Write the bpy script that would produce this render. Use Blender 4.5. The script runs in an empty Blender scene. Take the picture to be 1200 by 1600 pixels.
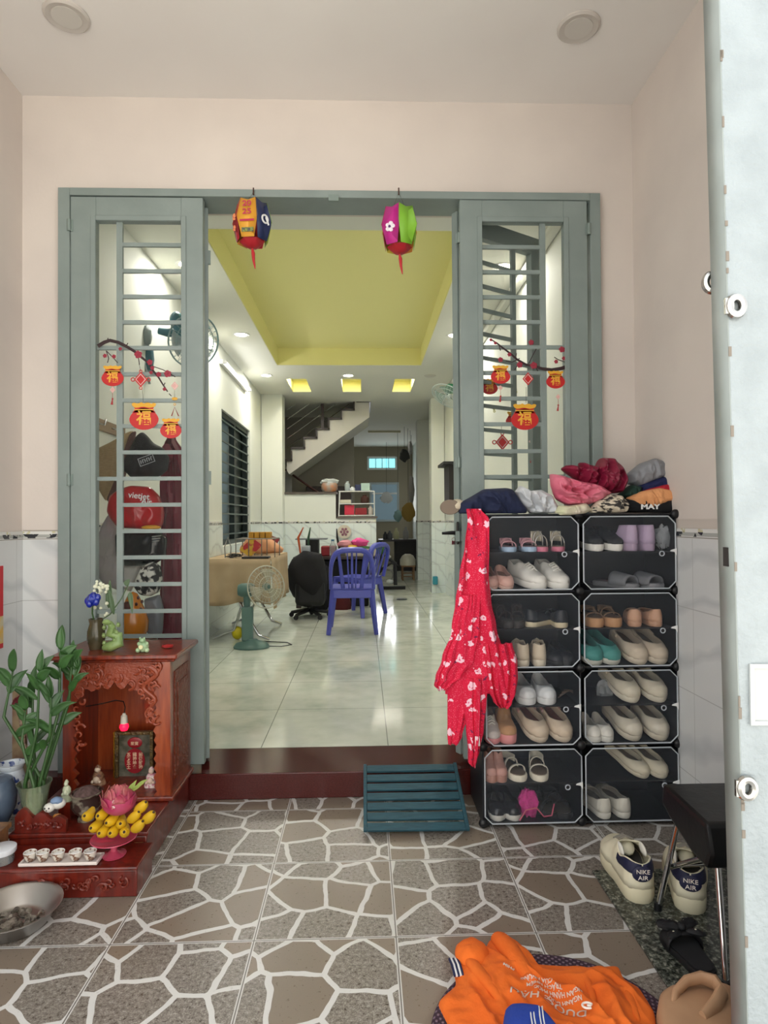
import bpy, bmesh, math, random
from mathutils import Vector, Matrix, Euler, noise
PI = math.pi
random.seed(7)
SC = bpy.context.scene
COL = SC.collection

# ------------------------------------------------------------------ camera, sky, exposure
FPX, CAMZ, YAW, PITCH = 983.0, 1.18, 0.0325, 0.0132
cam_data = bpy.data.cameras.new('camera')
cam = bpy.data.objects.new('camera', cam_data); COL.objects.link(cam)
cam_data.sensor_fit = 'VERTICAL'; cam_data.sensor_height = 36.0
cam_data.lens = FPX * 36.0 / 1600.0
cam_data.clip_start = 0.05
cam.location = (0, 0, CAMZ)
cam.rotation_euler = (Euler((PI/2 + PITCH, 0, -YAW)).to_matrix() @ Matrix.Rotation(-.0064, 3, 'Z')).to_euler()
SC.camera = cam
SC.view_settings.view_transform = 'Standard'
SC.view_settings.look = 'None'
SC.view_settings.gamma = 1.0
SC.view_settings.use_curve_mapping = False
SC.view_settings.exposure = 0.72
world = bpy.data.worlds.new('daylight'); SC.world = world
world.use_nodes = True
wn = world.node_tree.nodes; wn.clear()
wo = wn.new('ShaderNodeOutputWorld'); wb = wn.new('ShaderNodeBackground')
wb.inputs[0].default_value = (0.93, 0.965, 1.0, 1); wb.inputs[1].default_value = 1.35
world.node_tree.links.new(wb.outputs[0], wo.inputs[0])
sun_data = bpy.data.lights.new('sun', 'SUN'); sun_data.energy = 8.0; sun_data.angle = .03; sun_data.color = (1, .97, .93)
sun = bpy.data.objects.new('sun', sun_data); COL.objects.link(sun)
sun.rotation_euler = (-math.radians(32), 0, 0); sun.location = (0, 12, 20)      # high sun behind the house, lighting the alley only
DOWNLIGHT_W, TUBE_W, BACK_W = 5.6, 1.6, 2.5

# ------------------------------------------------------------------ pixel helpers
CR = Euler(cam.rotation_euler).to_matrix()
CO = Vector(cam.location)
def ray(px, py):
    return CR @ Vector(((px-600)/FPX, (800-py)/FPX, -1.0))
def at(px, py, Y):
    d = ray(px, py); return CO + d * (Y / d.y)
def atz(px, py, Z=0.0):
    d = ray(px, py); return CO + d * ((Z - CAMZ) / d.z)
def atx(px, py, X):
    d = ray(px, py); return CO + d * (X / d.x)

# ------------------------------------------------------------------ materials
def hexc(h):
    h = h.lstrip('#'); c = [int(h[i:i+2], 16)/255 for i in (0, 2, 4)]
    return tuple((x/12.92 if x <= 0.04045 else ((x+0.055)/1.055)**2.4) for x in c) + (1.0,)
MC = {}
def mat(col, rough=0.5, metal=0.0, col2=None, scale=20, bump=0.0, emit=0.0, alpha=1.0, trans=0.0, coat=0.0, sheen=0.0, detail=3, stretch=None, lo=.35, hi=.65, name=None, bscale=None):
    key = (col, rough, metal, col2, scale, bump, emit, alpha, trans, coat, sheen, detail, stretch, lo, hi)
    if key in MC: return MC[key]
    m = bpy.data.materials.new(name or 'surface_' + col.lstrip('#')); m.use_nodes = True
    nt = m.node_tree; b = nt.nodes['Principled BSDF']
    b.inputs['Base Color'].default_value = hexc(col)
    b.inputs['Roughness'].default_value = rough; b.inputs['Metallic'].default_value = metal
    if alpha < 1: b.inputs['Alpha'].default_value = alpha
    if trans: b.inputs['Transmission Weight'].default_value = trans
    if coat: b.inputs['Coat Weight'].default_value = coat; b.inputs['Coat Roughness'].default_value = 0.15
    if sheen: b.inputs['Sheen Weight'].default_value = sheen
    if emit:
        b.inputs['Emission Color'].default_value = hexc(col); b.inputs['Emission Strength'].default_value = emit
    if col2 or bump:
        tc = nt.nodes.new('ShaderNodeTexCoord'); mp = nt.nodes.new('ShaderNodeMapping')
        nt.links.new(tc.outputs['Object'], mp.inputs[0])
        if stretch: mp.inputs['Scale'].default_value = stretch
        n = nt.nodes.new('ShaderNodeTexNoise'); n.inputs['Scale'].default_value = scale; n.inputs['Detail'].default_value = detail
        nt.links.new(mp.outputs[0], n.inputs['Vector'])
        if col2:
            r = nt.nodes.new('ShaderNodeValToRGB')
            r.color_ramp.elements[0].position = lo; r.color_ramp.elements[0].color = hexc(col)
            r.color_ramp.elements[1].position = hi; r.color_ramp.elements[1].color = hexc(col2)
            nt.links.new(n.outputs[0], r.inputs[0]); nt.links.new(r.outputs[0], b.inputs['Base Color'])
        if bump:
            src = n
            if bscale:
                src = nt.nodes.new('ShaderNodeTexNoise'); src.inputs['Scale'].default_value = bscale
                nt.links.new(tc.outputs['Object'], src.inputs['Vector'])
            bp = nt.nodes.new('ShaderNodeBump'); bp.inputs['Strength'].default_value = bump; bp.inputs['Distance'].default_value = 0.01
            nt.links.new(src.outputs[0], bp.inputs['Height']); nt.links.new(bp.outputs[0], b.inputs['Normal'])
    MC[key] = m
    return m

class NT:
    """small node helper"""
    def __init__(s, name):
        s.m = bpy.data.materials.new(name); s.m.use_nodes = True; s.t = s.m.node_tree
        s.b = s.t.nodes['Principled BSDF']; s.out = s.t.nodes['Material Output']
    def n(s, typ, **kw):
        x = s.t.nodes.new('ShaderNode' + typ)
        for k, v in kw.items():
            if k.startswith('i_'):
                x.inputs[k[2:].replace('_', ' ')].default_value = v
            else: setattr(x, k, v)
        return x
    def l(s, a, b): s.t.links.new(a, b)
    def math(s, op, a, b=None, c=None):
        x = s.n('Math', operation=op)
        for i, v in enumerate((a, b, c)):
            if v is None: continue
            if isinstance(v, (int, float)): x.inputs[i].default_value = v
            else: s.l(v, x.inputs[i])
        return x.outputs[0]
    def mix(s, f, a, b):
        x = s.n('Mix', data_type='RGBA')
        if isinstance(f, (int, float)): x.inputs[0].default_value = f
        else: s.l(f, x.inputs[0])
        for i, v in ((6, a), (7, b)):
            if isinstance(v, str): x.inputs[i].default_value = hexc(v)
            else: s.l(v, x.inputs[i])
        return x.outputs[2]
    def noise(s, vec, scale, detail=3):
        x = s.n('TexNoise'); x.inputs['Scale'].default_value = scale; x.inputs['Detail'].default_value = detail
        s.l(vec, x.inputs['Vector']); return x.outputs[0]
    def ramp(s, f, stops):
        r = s.n('ValToRGB'); e = r.color_ramp.elements
        while len(e) < len(stops): e.new(0.5)
        for k, (p, c) in enumerate(stops): e[k].position = p; e[k].color = hexc(c)
        s.l(f, r.inputs[0]); return r.outputs[0]

def thin_mat(name, col, fac, rough, gloss=0.12, gcol='#ffffff'):
    """clear sheet: mostly see-through, with a faint tint and a gloss coat"""
    k = NT(name); k.t.nodes.remove(k.b)
    tr = k.n('BsdfTransparent'); df = k.n('BsdfDiffuse'); gl = k.n('BsdfGlossy')
    df.inputs[0].default_value = hexc(col); gl.inputs[0].default_value = hexc(gcol); gl.inputs['Roughness'].default_value = rough
    m1 = k.n('MixShader'); m1.inputs[0].default_value = fac; k.l(tr.outputs[0], m1.inputs[1]); k.l(df.outputs[0], m1.inputs[2])
    m2 = k.n('MixShader'); fr = k.n('Fresnel'); fr.inputs[0].default_value = 1.35
    sc = k.math('MULTIPLY', fr.outputs[0], gloss * 8)
    k.l(sc, m2.inputs[0])
    k.l(m1.outputs[0], m2.inputs[1]); k.l(gl.outputs[0], m2.inputs[2]); k.l(m2.outputs[0], k.out.inputs[0])
    return k.m

# ------------------------------------------------------------------ objects
def tag(o, label=None, cat=None, group=None, kind=None):
    if label: o['label'] = label
    if cat: o['category'] = cat
    if group: o['group'] = group
    if kind: o['kind'] = kind
    return o
def T(name, label, cat, loc=(0, 0, 0), rz=0, group=None, kind=None):
    o = bpy.data.objects.new(name, None); COL.objects.link(o); o.empty_display_size = .05
    o.location = loc; o.rotation_euler = (0, 0, rz)
    return tag(o, label, cat, group, kind)
def wloc(p):
    v = Vector((0, 0, 0))
    while p is not None: v += p.location; p = p.parent
    return v

class MB:
    def __init__(s): s.bm = bmesh.new(); s.mi = 0
    def m(s, i): s.mi = i; return s
    def face(s, vs):
        try: f = s.bm.faces.new(vs); f.material_index = s.mi; f.smooth = True; return f
        except ValueError: return None
    def v(s, p): return s.bm.verts.new(p)
    def box(s, x0, x1, y0, y1, z0, z1, M=None):
        ps = [(x0,y0,z0),(x1,y0,z0),(x1,y1,z0),(x0,y1,z0),(x0,y0,z1),(x1,y0,z1),(x1,y1,z1),(x0,y1,z1)]
        vs = [s.v(M @ Vector(p) if M else p) for p in ps]
        for q in ((3,2,1,0),(4,5,6,7),(0,1,5,4),(1,2,6,5),(2,3,7,6),(3,0,4,7)): s.face([vs[i] for i in q])
        return s
    def cyl(s, p, q, r, r2=None, seg=14, cap=True):
        return s.tube([p, q], [r, r if r2 is None else r2], seg, cap)
    def tube(s, pts, r, seg=8, cap=True, flat=1.0, closed=False):
        pts = [Vector(p) for p in pts]; n = len(pts)
        rs = r if isinstance(r, (list, tuple)) else [r]*n
        rings = []; up = None
        for i, p in enumerate(pts):
            if closed: t = pts[(i+1) % n] - pts[i-1]
            else: t = (pts[min(i+1, n-1)] - pts[max(i-1, 0)])
            t = t.normalized() if t.length > 1e-9 else Vector((0,0,1))
            if up is None:
                up = Vector((0,0,1)) if abs(t.z) < .9 else Vector((1,0,0))
            a = t.cross(up)
            if a.length < 1e-6: a = t.cross(Vector((1,0.3,0)))
            a.normalize(); b = a.cross(t).normalized(); up = b
            rings.append([s.v(p + a*(math.cos(2*PI*k/seg)*rs[i]) + b*(math.sin(2*PI*k/seg)*rs[i]*flat)) for k in range(seg)])
        for i in range(n if closed else n-1):
            A, B = rings[i], rings[(i+1) % n]
            for k in range(seg): s.face([A[k], A[(k+1)%seg], B[(k+1)%seg], B[k]])
        if cap and not closed: s.face(rings[0][::-1]); s.face(rings[-1])
        return s
    def lathe(s, prof, c=(0,0,0), seg=24, M=None, sx=1, sy=1, wave=0, nw=0):
        c = Vector(c); rings = []
        for r, z in prof:
            ring = []
            for k in range(seg):
                a = 2*PI*k/seg; rr = max(r, 1e-4) * (1 + wave*math.sin(nw*a))
                p = Vector((math.cos(a)*rr*sx, math.sin(a)*rr*sy, z))
                ring.append(s.v((M @ p if M else p) + c))
            rings.append(ring)
        for A, B in zip(rings, rings[1:]):
            for k in range(seg): s.face([A[k], A[(k+1)%seg], B[(k+1)%seg], B[k]])
        s.face(rings[0][::-1]); s.face(rings[-1])
        return s
    def ell(s, c, r, seg=14, M=None, rough=0.0, fr=6, seed=0):
        if isinstance(r, (int, float)): r = (r, r, r)
        rings = []; nr = max(6, seg//2+1); c = Vector(c)
        for i in range(nr+1):
            th = PI*i/nr; ring = []
            for k in range(seg):
                ph = 2*PI*k/seg
                d = Vector((math.sin(max(th, .02) if i < nr else .02)*math.cos(ph), math.sin(max(th, .02) if i < nr else .02)*math.sin(ph), math.cos(th)))
                q = Vector((d.x*r[0], d.y*r[1], d.z*r[2]))
                if rough: q *= 1 + rough*noise.noise(d*fr/2 + Vector((seed, seed*1.7, 0)))
                ring.append(s.v((M @ q if M else q) + c))
            rings.append(ring)
        for A, B in zip(rings, rings[1:]):
            for k in range(seg): s.face([A[k], B[k], B[(k+1)%seg], A[(k+1)%seg]])
        s.face(rings[0]); s.face(rings[-1][::-1])
        return s
    def prism(s, pts, d0, d1, M):
        """polygon pts in M's xy plane, extruded along M's z from d0 to d1"""
        A = [s.v(M @ Vector((x, y, d0))) for x, y in pts]; B = [s.v(M @ Vector((x, y, d1))) for x, y in pts]
        n = len(pts)
        f1 = s.face(A[::-1]); f2 = s.face(B)
        for f in (f1, f2):
            if f: f.smooth = False
        for k in range(n): s.face([A[k], A[(k+1)%n], B[(k+1)%n], B[k]])
        return s
    def torus(s, c, R, r, M=None, seg=24, s2=8, a0=0, a1=2*PI, sx=1.0, sy=1.0):
        c = Vector(c); full = abs(a1-a0-2*PI) < 1e-6
        n = seg if full else seg+1
        pts = []
        for k in range(n):
            a = a0 + (a1-a0)*k/seg; p = Vector((math.cos(a)*R*sx, math.sin(a)*R*sy, 0))
            pts.append((M @ p if M else p) + c)
        return s.tube(pts, r, s2, True, 1.0, full)
    def grid(s, f, nu, nv, closev=False):
        vs = [[s.v(f(i/nu, j/nv)) for j in range(nv + (0 if closev else 1))] for i in range(nu+1)]
        nj = nv
        for i in range(nu):
            for j in range(nj):
                j2 = (j+1) % nv if closev else j+1
                s.face([vs[i][j], vs[i+1][j], vs[i+1][j2], vs[i][j2]])
        return vs
    def puff(s, outline, M, tf, tb=0.0, fold=0.0, fr=14, dirn=(1, 0.3), seed=0, rings=20, nseg=104, sm=1, pw=.5, ctr=None):
        """cloth heap: star-shaped outline filled by a rounded, wrinkled body"""
        P = [Vector((x, y, 0)) for x, y in outline]; n = len(P)
        L = [0]
        for i in range(n): L.append(L[-1] + (P[(i+1)%n]-P[i]).length)
        def samp(t):
            d = t*L[-1]
            for i in range(n):
                if L[i+1] >= d: return P[i].lerp(P[(i+1)%n], (d-L[i])/max(1e-9, L[i+1]-L[i]))
            return P[0]
        Q = [samp(k/nseg) for k in range(nseg)]
        for _ in range(sm): Q = [(Q[k-1] + Q[k]*2 + Q[(k+1)%nseg])/4 for k in range(nseg)]
        c = Vector((ctr[0], ctr[1], 0)) if ctr else sum(Q, Vector())/nseg
        dx, dy = dirn; dl = math.hypot(dx, dy); dx /= dl; dy /= dl
        def h(p, r):
            w = p.x*dx + p.y*dy; u = -p.x*dy + p.y*dx
            q = Vector((w*fr*.55, u*fr*.22, seed*3.1)); wv = noise.noise(q*.8 + Vector((9, 2, 0)))*.9
            ridge = 1 - 2.2*abs(noise.noise(q + Vector((wv, wv*.6, 0)))); r2 = 1 - 2.2*abs(noise.noise(Vector((w*fr*1.3 + wv*2, u*fr*.75 - wv, seed+7.7))))
            return (1-r**4)**pw, (ridge*.9 + r2*.42 - .5)*fold*1.25*(1-r**5)
        for sgn, th in ((1, tf), (-1, tb)):
            rr = []
            for i in range(rings+1):
                r = (i/rings)**.75
                row = []
                for k in range(nseg):
                    p = c.lerp(Q[k], max(r, .001)); a, b = h(p, min(r, 1))
                    row.append(s.v(M @ Vector((p.x, p.y, sgn*th*a + (b if sgn > 0 or tb > 0 else 0)))))
                rr.append(row)
            for A, B in zip(rr, rr[1:]):
                for k in range(nseg):
                    q = [A[k], B[k], B[(k+1)%nseg], A[(k+1)%nseg]]
                    s.face(q if sgn > 0 else q[::-1])
            s.face(rr[0] if sgn > 0 else rr[0][::-1])
        bmesh.ops.remove_doubles(s.bm, verts=s.bm.verts, dist=1e-5)
        return s
    def strip(s, rows, Yc, th, fold=.006, fr=60, seed=0, n=30, seg=32):
        """hanging cloth: rows (xl, xr, z) in world, closed body round plane Y = Yc (a number or a function of z)"""
        zs = [r[2] for r in rows]
        def at_(t):
            f = t*(len(rows)-1); i = min(int(f), len(rows)-2); f -= i; a, b = rows[i], rows[i+1]
            w = f*f*(3-2*f)
            return a[0]+(b[0]-a[0])*w, a[1]+(b[1]-a[1])*w, a[2]+(b[2]-a[2])*f
        def F(u, v):
            xl, xr, z = at_(u); a = 2*PI*v
            x = (xl+xr)/2 + (xr-xl)/2*math.cos(a)
            e = 1.0 if .03 < u < .97 else .5
            nn = 1.3*(.5 - 2*abs(noise.noise(Vector(((x-xl)/(xr-xl+1e-6)*3.6 + .6*z, z*1.8, seed))))) + .6*noise.noise(Vector((x*fr*.7, z*9, seed+3)))
            y = Yc(z) if callable(Yc) else Yc
            return Vector((x, y + math.sin(a)*th*e + nn*fold*2*(1-abs(math.cos(a))**6), z))
        vs = s.grid(F, n, seg, True)
        s.face(vs[0]); s.face(vs[-1][::-1]); return s
    def squash(s, Y, f):
        for v in s.bm.verts: v.co.y = Y + (v.co.y-Y)*f
        return s
    def xf(s, M): bmesh.ops.transform(s.bm, matrix=M, verts=s.bm.verts); return s
    def build(s, name, m, parent=None, smooth=True, bevel=0, solid=0, sub=0, flat=False, kind=None, local=False, org=None, ang=40):
        bm = s.bm
        bmesh.ops.recalc_face_normals(bm, faces=bm.faces)
        if parent is not None:
            if not local:
                w = wloc(parent); bmesh.ops.translate(bm, vec=-w, verts=bm.verts)
            o_loc = Vector((0, 0, 0))
        elif local: o_loc = Vector((0, 0, 0))
        else:
            if org is None:
                xs = [v.co.x for v in bm.verts]; ys = [v.co.y for v in bm.verts]; zs = [v.co.z for v in bm.verts]
                org = ((min(xs)+max(xs))/2, (min(ys)+max(ys))/2, min(zs))
            o_loc = Vector(org); bmesh.ops.translate(bm, vec=-o_loc, verts=bm.verts)
        me = bpy.data.meshes.new(name)
        if not smooth or flat:
            for f in bm.faces: f.smooth = False
        else:
            for e in bm.edges:
                if len(e.link_faces) == 2 and e.calc_face_angle(0) > math.radians(ang): e.smooth = False
        bm.to_mesh(me); bm.free()
        for x in (m if isinstance(m, (list, tuple)) else [m]): me.materials.append(x)
        o = bpy.data.objects.new(name, me); COL.objects.link(o); o.location = o_loc
        if parent is not None: o.parent = parent
        if kind: o['kind'] = kind
        if solid:
            md = o.modifiers.new('thickness', 'SOLIDIFY'); md.thickness = solid; md.offset = 0
        if bevel:
            md = o.modifiers.new('edge', 'BEVEL'); md.width = bevel; md.segments = 2; md.limit_method = 'ANGLE'; md.angle_limit = math.radians(50)
        if sub:
            md = o.modifiers.new('smooth', 'SUBSURF'); md.levels = sub; md.render_levels = sub
        return o

def frame(o, ax, ay):
    ax = Vector(ax).normalized(); ay = Vector(ay); an = ax.cross(ay).normalized(); ay = an.cross(ax).normalized()
    M = Matrix.Identity(4)
    for i, c in enumerate((ax, ay, an, Vector(o))):
        for j in range(3): M[j][i] = c[j]
    return M
def FR(o): return frame(o, (1, 0, 0), (0, 0, 1))           # upright, facing -Y
def FL(o): return frame(o, (1, 0, 0), (0, 1, 0))           # lying, facing up

def text(body, size, m, name, parent, M, ext=.0006, align='CENTER', sx=1.0, bold=0.0, local=False):
    cu = bpy.data.curves.new(name, 'FONT'); cu.body = body; cu.size = size; cu.extrude = ext; cu.align_x = align; cu.align_y = 'CENTER'
    cu.offset = bold
    to = bpy.data.objects.new('t', cu); COL.objects.link(to)
    dg = bpy.context.evaluated_depsgraph_get(); dg.update()
    me = bpy.data.meshes.new_from_object(to.evaluated_get(dg))
    bpy.data.objects.remove(to)
    me.transform(Matrix.Diagonal((sx, 1, 1, 1))); me.transform(M)
    w = wloc(parent) if parent is not None and not local else Vector((0, 0, 0))
    me.transform(Matrix.Translation(-w))
    me.materials.clear(); me.materials.append(m)
    o = bpy.data.objects.new(name, me); COL.objects.link(o)
    if parent is not None: o.parent = parent
    return o

def copy_tree(o, parent=None):
    kids = [c for c in COL.objects if c.parent == o]
    c = o.copy(); COL.objects.link(c)
    if parent is not None: c.parent = parent
    for k in kids: copy_tree(k, c)
    return c
def S(mb, name, m, **kw):
    o = mb.build(name, m, **kw); o['kind'] = 'structure'; return o
def arc(c, r, a0, a1, n, fn): return [fn(c, r, a0+(a1-a0)*k/n) for k in range(n+1)]
# ------------------------------------------------------------------ surface materials of the place
def porch_tile():
    k = NT('crazy_paving_tile'); tc = k.n('TexCoord'); sp = k.n('SeparateXYZ'); k.l(tc.outputs['Object'], sp.inputs[0])
    s = 0.4
    ux = k.math('DIVIDE', k.math('SUBTRACT', sp.outputs[0], 0.085), s); uy = k.math('DIVIDE', k.math('SUBTRACT', sp.outputs[1], 1.796), s)
    ix = k.math('FLOOR', ux); iy = k.math('FLOOR', uy)
    fx = k.math('SUBTRACT', ux, ix); fy = k.math('SUBTRACT', uy, iy)
    cv = k.n('CombineXYZ')
    k.l(k.math('ADD', fx, k.math('MULTIPLY', k.math('PINGPONG', k.math('ADD', ix, k.math('MULTIPLY', iy, 3.0)), 5.0), 7.3)), cv.inputs[0])
    k.l(k.math('ADD', fy, k.math('MULTIPLY', k.math('PINGPONG', k.math('ADD', iy, k.math('MULTIPLY', ix, 2.0)), 4.0), 5.7)), cv.inputs[1])
    # slight wobble so the joints are hand-drawn
    nz = k.n('TexNoise'); nz.inputs['Scale'].default_value = 3.2; k.l(cv.outputs[0], nz.inputs['Vector'])
    vm = k.n('VectorMath', operation='MULTIPLY_ADD'); k.l(nz.outputs['Color'], vm.inputs[0]); vm.inputs[1].default_value = (.09, .09, 0); k.l(cv.outputs[0], vm.inputs[2])
    v1 = k.n('TexVoronoi', voronoi_dimensions='2D', feature='DISTANCE_TO_EDGE'); v2 = k.n('TexVoronoi', voronoi_dimensions='2D', feature='F1')
    for v in (v1, v2): v.inputs['Scale'].default_value = 2.65; v.inputs['Randomness'].default_value = .86; k.l(vm.outputs[0], v.inputs['Vector'])
    ex = k.math('MINIMUM', fx, k.math('SUBTRACT', 1.0, fx)); ey = k.math('MINIMUM', fy, k.math('SUBTRACT', 1.0, fy))
    e = k.math('MINIMUM', ex, ey)
    joint = k.math('LESS_THAN', v1.outputs['Distance'], 0.05)
    border = k.math('LESS_THAN', e, 0.012); gap = k.math('LESS_THAN', e, 0.0045)
    white = k.math('MAXIMUM', joint, border)
    g = k.n('NewGeometry') if False else None
    fine = k.noise(tc.outputs['Object'], 260, 3); fine2 = k.noise(tc.outputs['Object'], 90, 2)
    speck = k.ramp(k.math('ADD', k.math('MULTIPLY', fine, .55), k.math('MULTIPLY', fine2, .45)), [(.36, '#4f453f'), (.47, '#756c64'), (.56, '#8f887f'), (.66, '#b0aaa0')])
    plain = k.mix(k.math('MULTIPLY', fine, .5), '#857667', '#73675c')
    sc = k.n('SeparateColor'); k.l(v2.outputs['Color'], sc.inputs[0])
    stone = k.mix(k.math('GREATER_THAN', sc.outputs[0], .48), plain, speck)
    # per-cell tint
    stone = k.mix(k.math('MULTIPLY', sc.outputs[1], .25), stone, '#6c6257')
    c = k.mix(white, stone, '#cfcdc9'); c = k.mix(gap, c, '#6f6a64')
    k.l(c, k.b.inputs['Base Color']); k.b.inputs['Roughness'].default_value = .3
    k.l(k.math('ADD', k.math('MULTIPLY', fine2, .22), .2), k.b.inputs['Roughness'])
    bp = k.n('Bump'); bp.inputs['Strength'].default_value = .25; bp.inputs['Distance'].default_value = .003
    k.l(k.math('MULTIPLY', white, -1.0), bp.inputs['Height']); k.l(bp.outputs[0], k.b.inputs['Normal'])
    return k.m
def marble_tile():
    k = NT('polished_floor_tile'); tc = k.n('TexCoord'); sp = k.n('SeparateXYZ'); k.l(tc.outputs['Object'], sp.inputs[0])
    s = .6; d = []
    for i, o in ((0, .11), (1, 3.0)):
        u = k.math('DIVIDE', k.math('SUBTRACT', sp.outputs[i], o), s); f = k.math('FRACT', k.math('ADD', u, 20.0))
        d.append(k.math('MINIMUM', f, k.math('SUBTRACT', 1.0, f)))
    gap = k.math('LESS_THAN', k.math('MINIMUM', d[0], d[1]), .004)
    n1 = k.noise(tc.outputs['Object'], 3.2, 6); n2 = k.noise(tc.outputs['Object'], 11, 4)
    c = k.ramp(k.math('ADD', k.math('MULTIPLY', n1, .7), k.math('MULTIPLY', n2, .3)), [(.35, '#bac1b2'), (.5, '#d2d6c8'), (.65, '#e0e2d6')])
    c = k.mix(gap, c, '#8b8f84'); k.l(c, k.b.inputs['Base Color']); k.b.inputs['Roughness'].default_value = .1
    k.b.inputs['Specular IOR Level'].default_value = .7
    return k.m
def dado_mat(base='#d9dad8', c2='#c6c8c8'):
    k = NT('glazed_wall_tile'); tc = k.n('TexCoord'); sp = k.n('SeparateXYZ'); k.l(tc.outputs['Object'], sp.inputs[0])
    hz = k.math('ADD', sp.outputs[0], sp.outputs[1])
    f1 = k.math('FRACT', k.math('ADD', k.math('DIVIDE', hz, .25), 20.0)); f2 = k.math('FRACT', k.math('ADD', k.math('DIVIDE', sp.outputs[2], .31), 20.28))
    e = k.math('MINIMUM', k.math('MINIMUM', f1, k.math('SUBTRACT', 1.0, f1)), k.math('MINIMUM', f2, k.math('SUBTRACT', 1.0, f2)))
    gap = k.math('LESS_THAN', e, .006)
    w = k.n('TexWave'); w.inputs['Scale'].default_value = 1.6; w.inputs['Distortion'].default_value = 9; w.inputs['Detail'].default_value = 3
    mp = k.n('Mapping'); mp.inputs['Rotation'].default_value = (.6, .9, .4); k.l(tc.outputs['Object'], mp.inputs[0]); k.l(mp.outputs[0], w.inputs['Vector'])
    vein = k.ramp(w.outputs[0], [(.0, '#bfc2c2'), (.02, c2), (.2, base), (1, base)])
    n = k.noise(tc.outputs['Object'], 4, 4); c = k.mix(k.math('MULTIPLY', n, .6), vein, c2)
    c = k.mix(gap, c, '#b4b5b3'); k.l(c, k.b.inputs['Base Color']); k.b.inputs['Roughness'].default_value = .22
    return k.m
def border_mat():
    k = NT('ornament_border_tile'); tc = k.n('TexCoord'); sp = k.n('SeparateXYZ'); k.l(tc.outputs['Object'], sp.inputs[0])
    hz = k.math('ADD', sp.outputs[0], sp.outputs[1]); z = sp.outputs[2]
    n = k.noise(tc.outputs['Object'], 26, 2)
    low = k.math('LESS_THAN', k.math('ABSOLUTE', k.math('SUBTRACT', z, .016)), .009)
    dark = k.math('MULTIPLY', low, k.math('GREATER_THAN', n, .53))
    line = k.math('LESS_THAN', k.math('ABSOLUTE', k.math('SUBTRACT', z, .004)), .0018)
    mid = k.math('LESS_THAN', k.math('ABSOLUTE', k.math('SUBTRACT', z, .016)), .007)
    fl = k.math('LESS_THAN', k.math('ABSOLUTE', k.math('SUBTRACT', k.math('FRACT', k.math('ADD', k.math('DIVIDE', hz, .125), 20.0)), .5)), .13)
    fl = k.math('MULTIPLY', fl, k.math('GREATER_THAN', z, .022)); fl = k.math('MULTIPLY', fl, k.math('GREATER_THAN', k.noise(tc.outputs['Object'], 70, 1), .5))
    c = k.mix(mid, '#dcdbd6', '#a9aaa4'); c = k.mix(fl, c, '#c9c3a0'); c = k.mix(line, c, '#8b8880'); c = k.mix(dark, c, '#2b2c31')
    k.l(c, k.b.inputs['Base Color']); k.b.inputs['Roughness'].default_value = .25
    return k.m
def granite_mat():
    k = NT('granite_slab'); tc = k.n('TexCoord')
    n = k.noise(tc.outputs['Object'], 75, 5); n2 = k.noise(tc.outputs['Object'], 170, 2)
    c = k.ramp(k.math('ADD', k.math('MULTIPLY', n, .6), k.math('MULTIPLY', n2, .4)), [(.40, '#23261f'), (.5, '#474a42'), (.58, '#6e7066'), (.68, '#a5a294')])
    k.l(c, k.b.inputs['Base Color']); k.b.inputs['Roughness'].default_value = .25
    return k.m
def wood_mat(name, a, b, c, rough=.28, sc=6):
    k = NT(name); tc = k.n('TexCoord'); mp = k.n('Mapping'); mp.inputs['Scale'].default_value = (9, 9, 1.1); k.l(tc.outputs['Object'], mp.inputs[0])
    n = k.noise(mp.outputs[0], sc, 5); k.l(k.ramp(n, [(.3, a), (.5, b), (.7, c)]), k.b.inputs['Base Color']); k.b.inputs['Roughness'].default_value = rough
    k.b.inputs['Coat Weight'].default_value = .3
    return k.m
def print_mat():
    k = NT('pink_printed_cotton'); tc = k.n('TexCoord'); o = tc.outputs['Object']
    nz = k.n('TexNoise'); nz.inputs['Scale'].default_value = 48; k.l(o, nz.inputs['Vector'])
    vm = k.n('VectorMath', operation='MULTIPLY_ADD'); k.l(nz.outputs['Color'], vm.inputs[0]); vm.inputs[1].default_value = (.042, .042, .042); k.l(o, vm.inputs[2])
    v = k.n('TexVoronoi', feature='F1'); v.inputs['Scale'].default_value = 23; v.inputs['Randomness'].default_value = 1; k.l(vm.outputs[0], v.inputs['Vector'])
    blob = k.math('LESS_THAN', v.outputs['Distance'], .31)
    sc = k.n('SeparateColor'); k.l(v.outputs['Color'], sc.inputs[0]); pick = k.math('MULTIPLY', blob, k.math('GREATER_THAN', sc.outputs[0], .3))
    dots = k.n('TexVoronoi', feature='F1'); dots.inputs['Scale'].default_value = 190; k.l(o, dots.inputs['Vector'])
    c = k.mix(k.math('LESS_THAN', dots.outputs['Distance'], .22), '#d6133f', '#ee7f93')
    v3 = k.n('TexVoronoi', feature='F1'); v3.inputs['Scale'].default_value = 46; k.l(vm.outputs[0], v3.inputs['Vector'])
    s3 = k.n('SeparateColor'); k.l(v3.outputs['Color'], s3.inputs[0])
    dk = k.math('MULTIPLY', k.math('LESS_THAN', v3.outputs['Distance'], .28), k.math('GREATER_THAN', s3.outputs[1], .8))
    c = k.mix(dk, c, '#7a1c46'); c = k.mix(pick, c, '#f4c8d6')
    inner = k.math('MULTIPLY', pick, k.math('LESS_THAN', v.outputs['Distance'], .1)); c = k.mix(inner, c, '#e0587e')
    k.l(c, k.b.inputs['Base Color']); k.b.inputs['Roughness'].default_value = .85
    return k.m
PAINT = mat('#dad0c7', .85, col2='#d2c8c0', scale=2.2, bump=.05, bscale=60)
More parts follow.
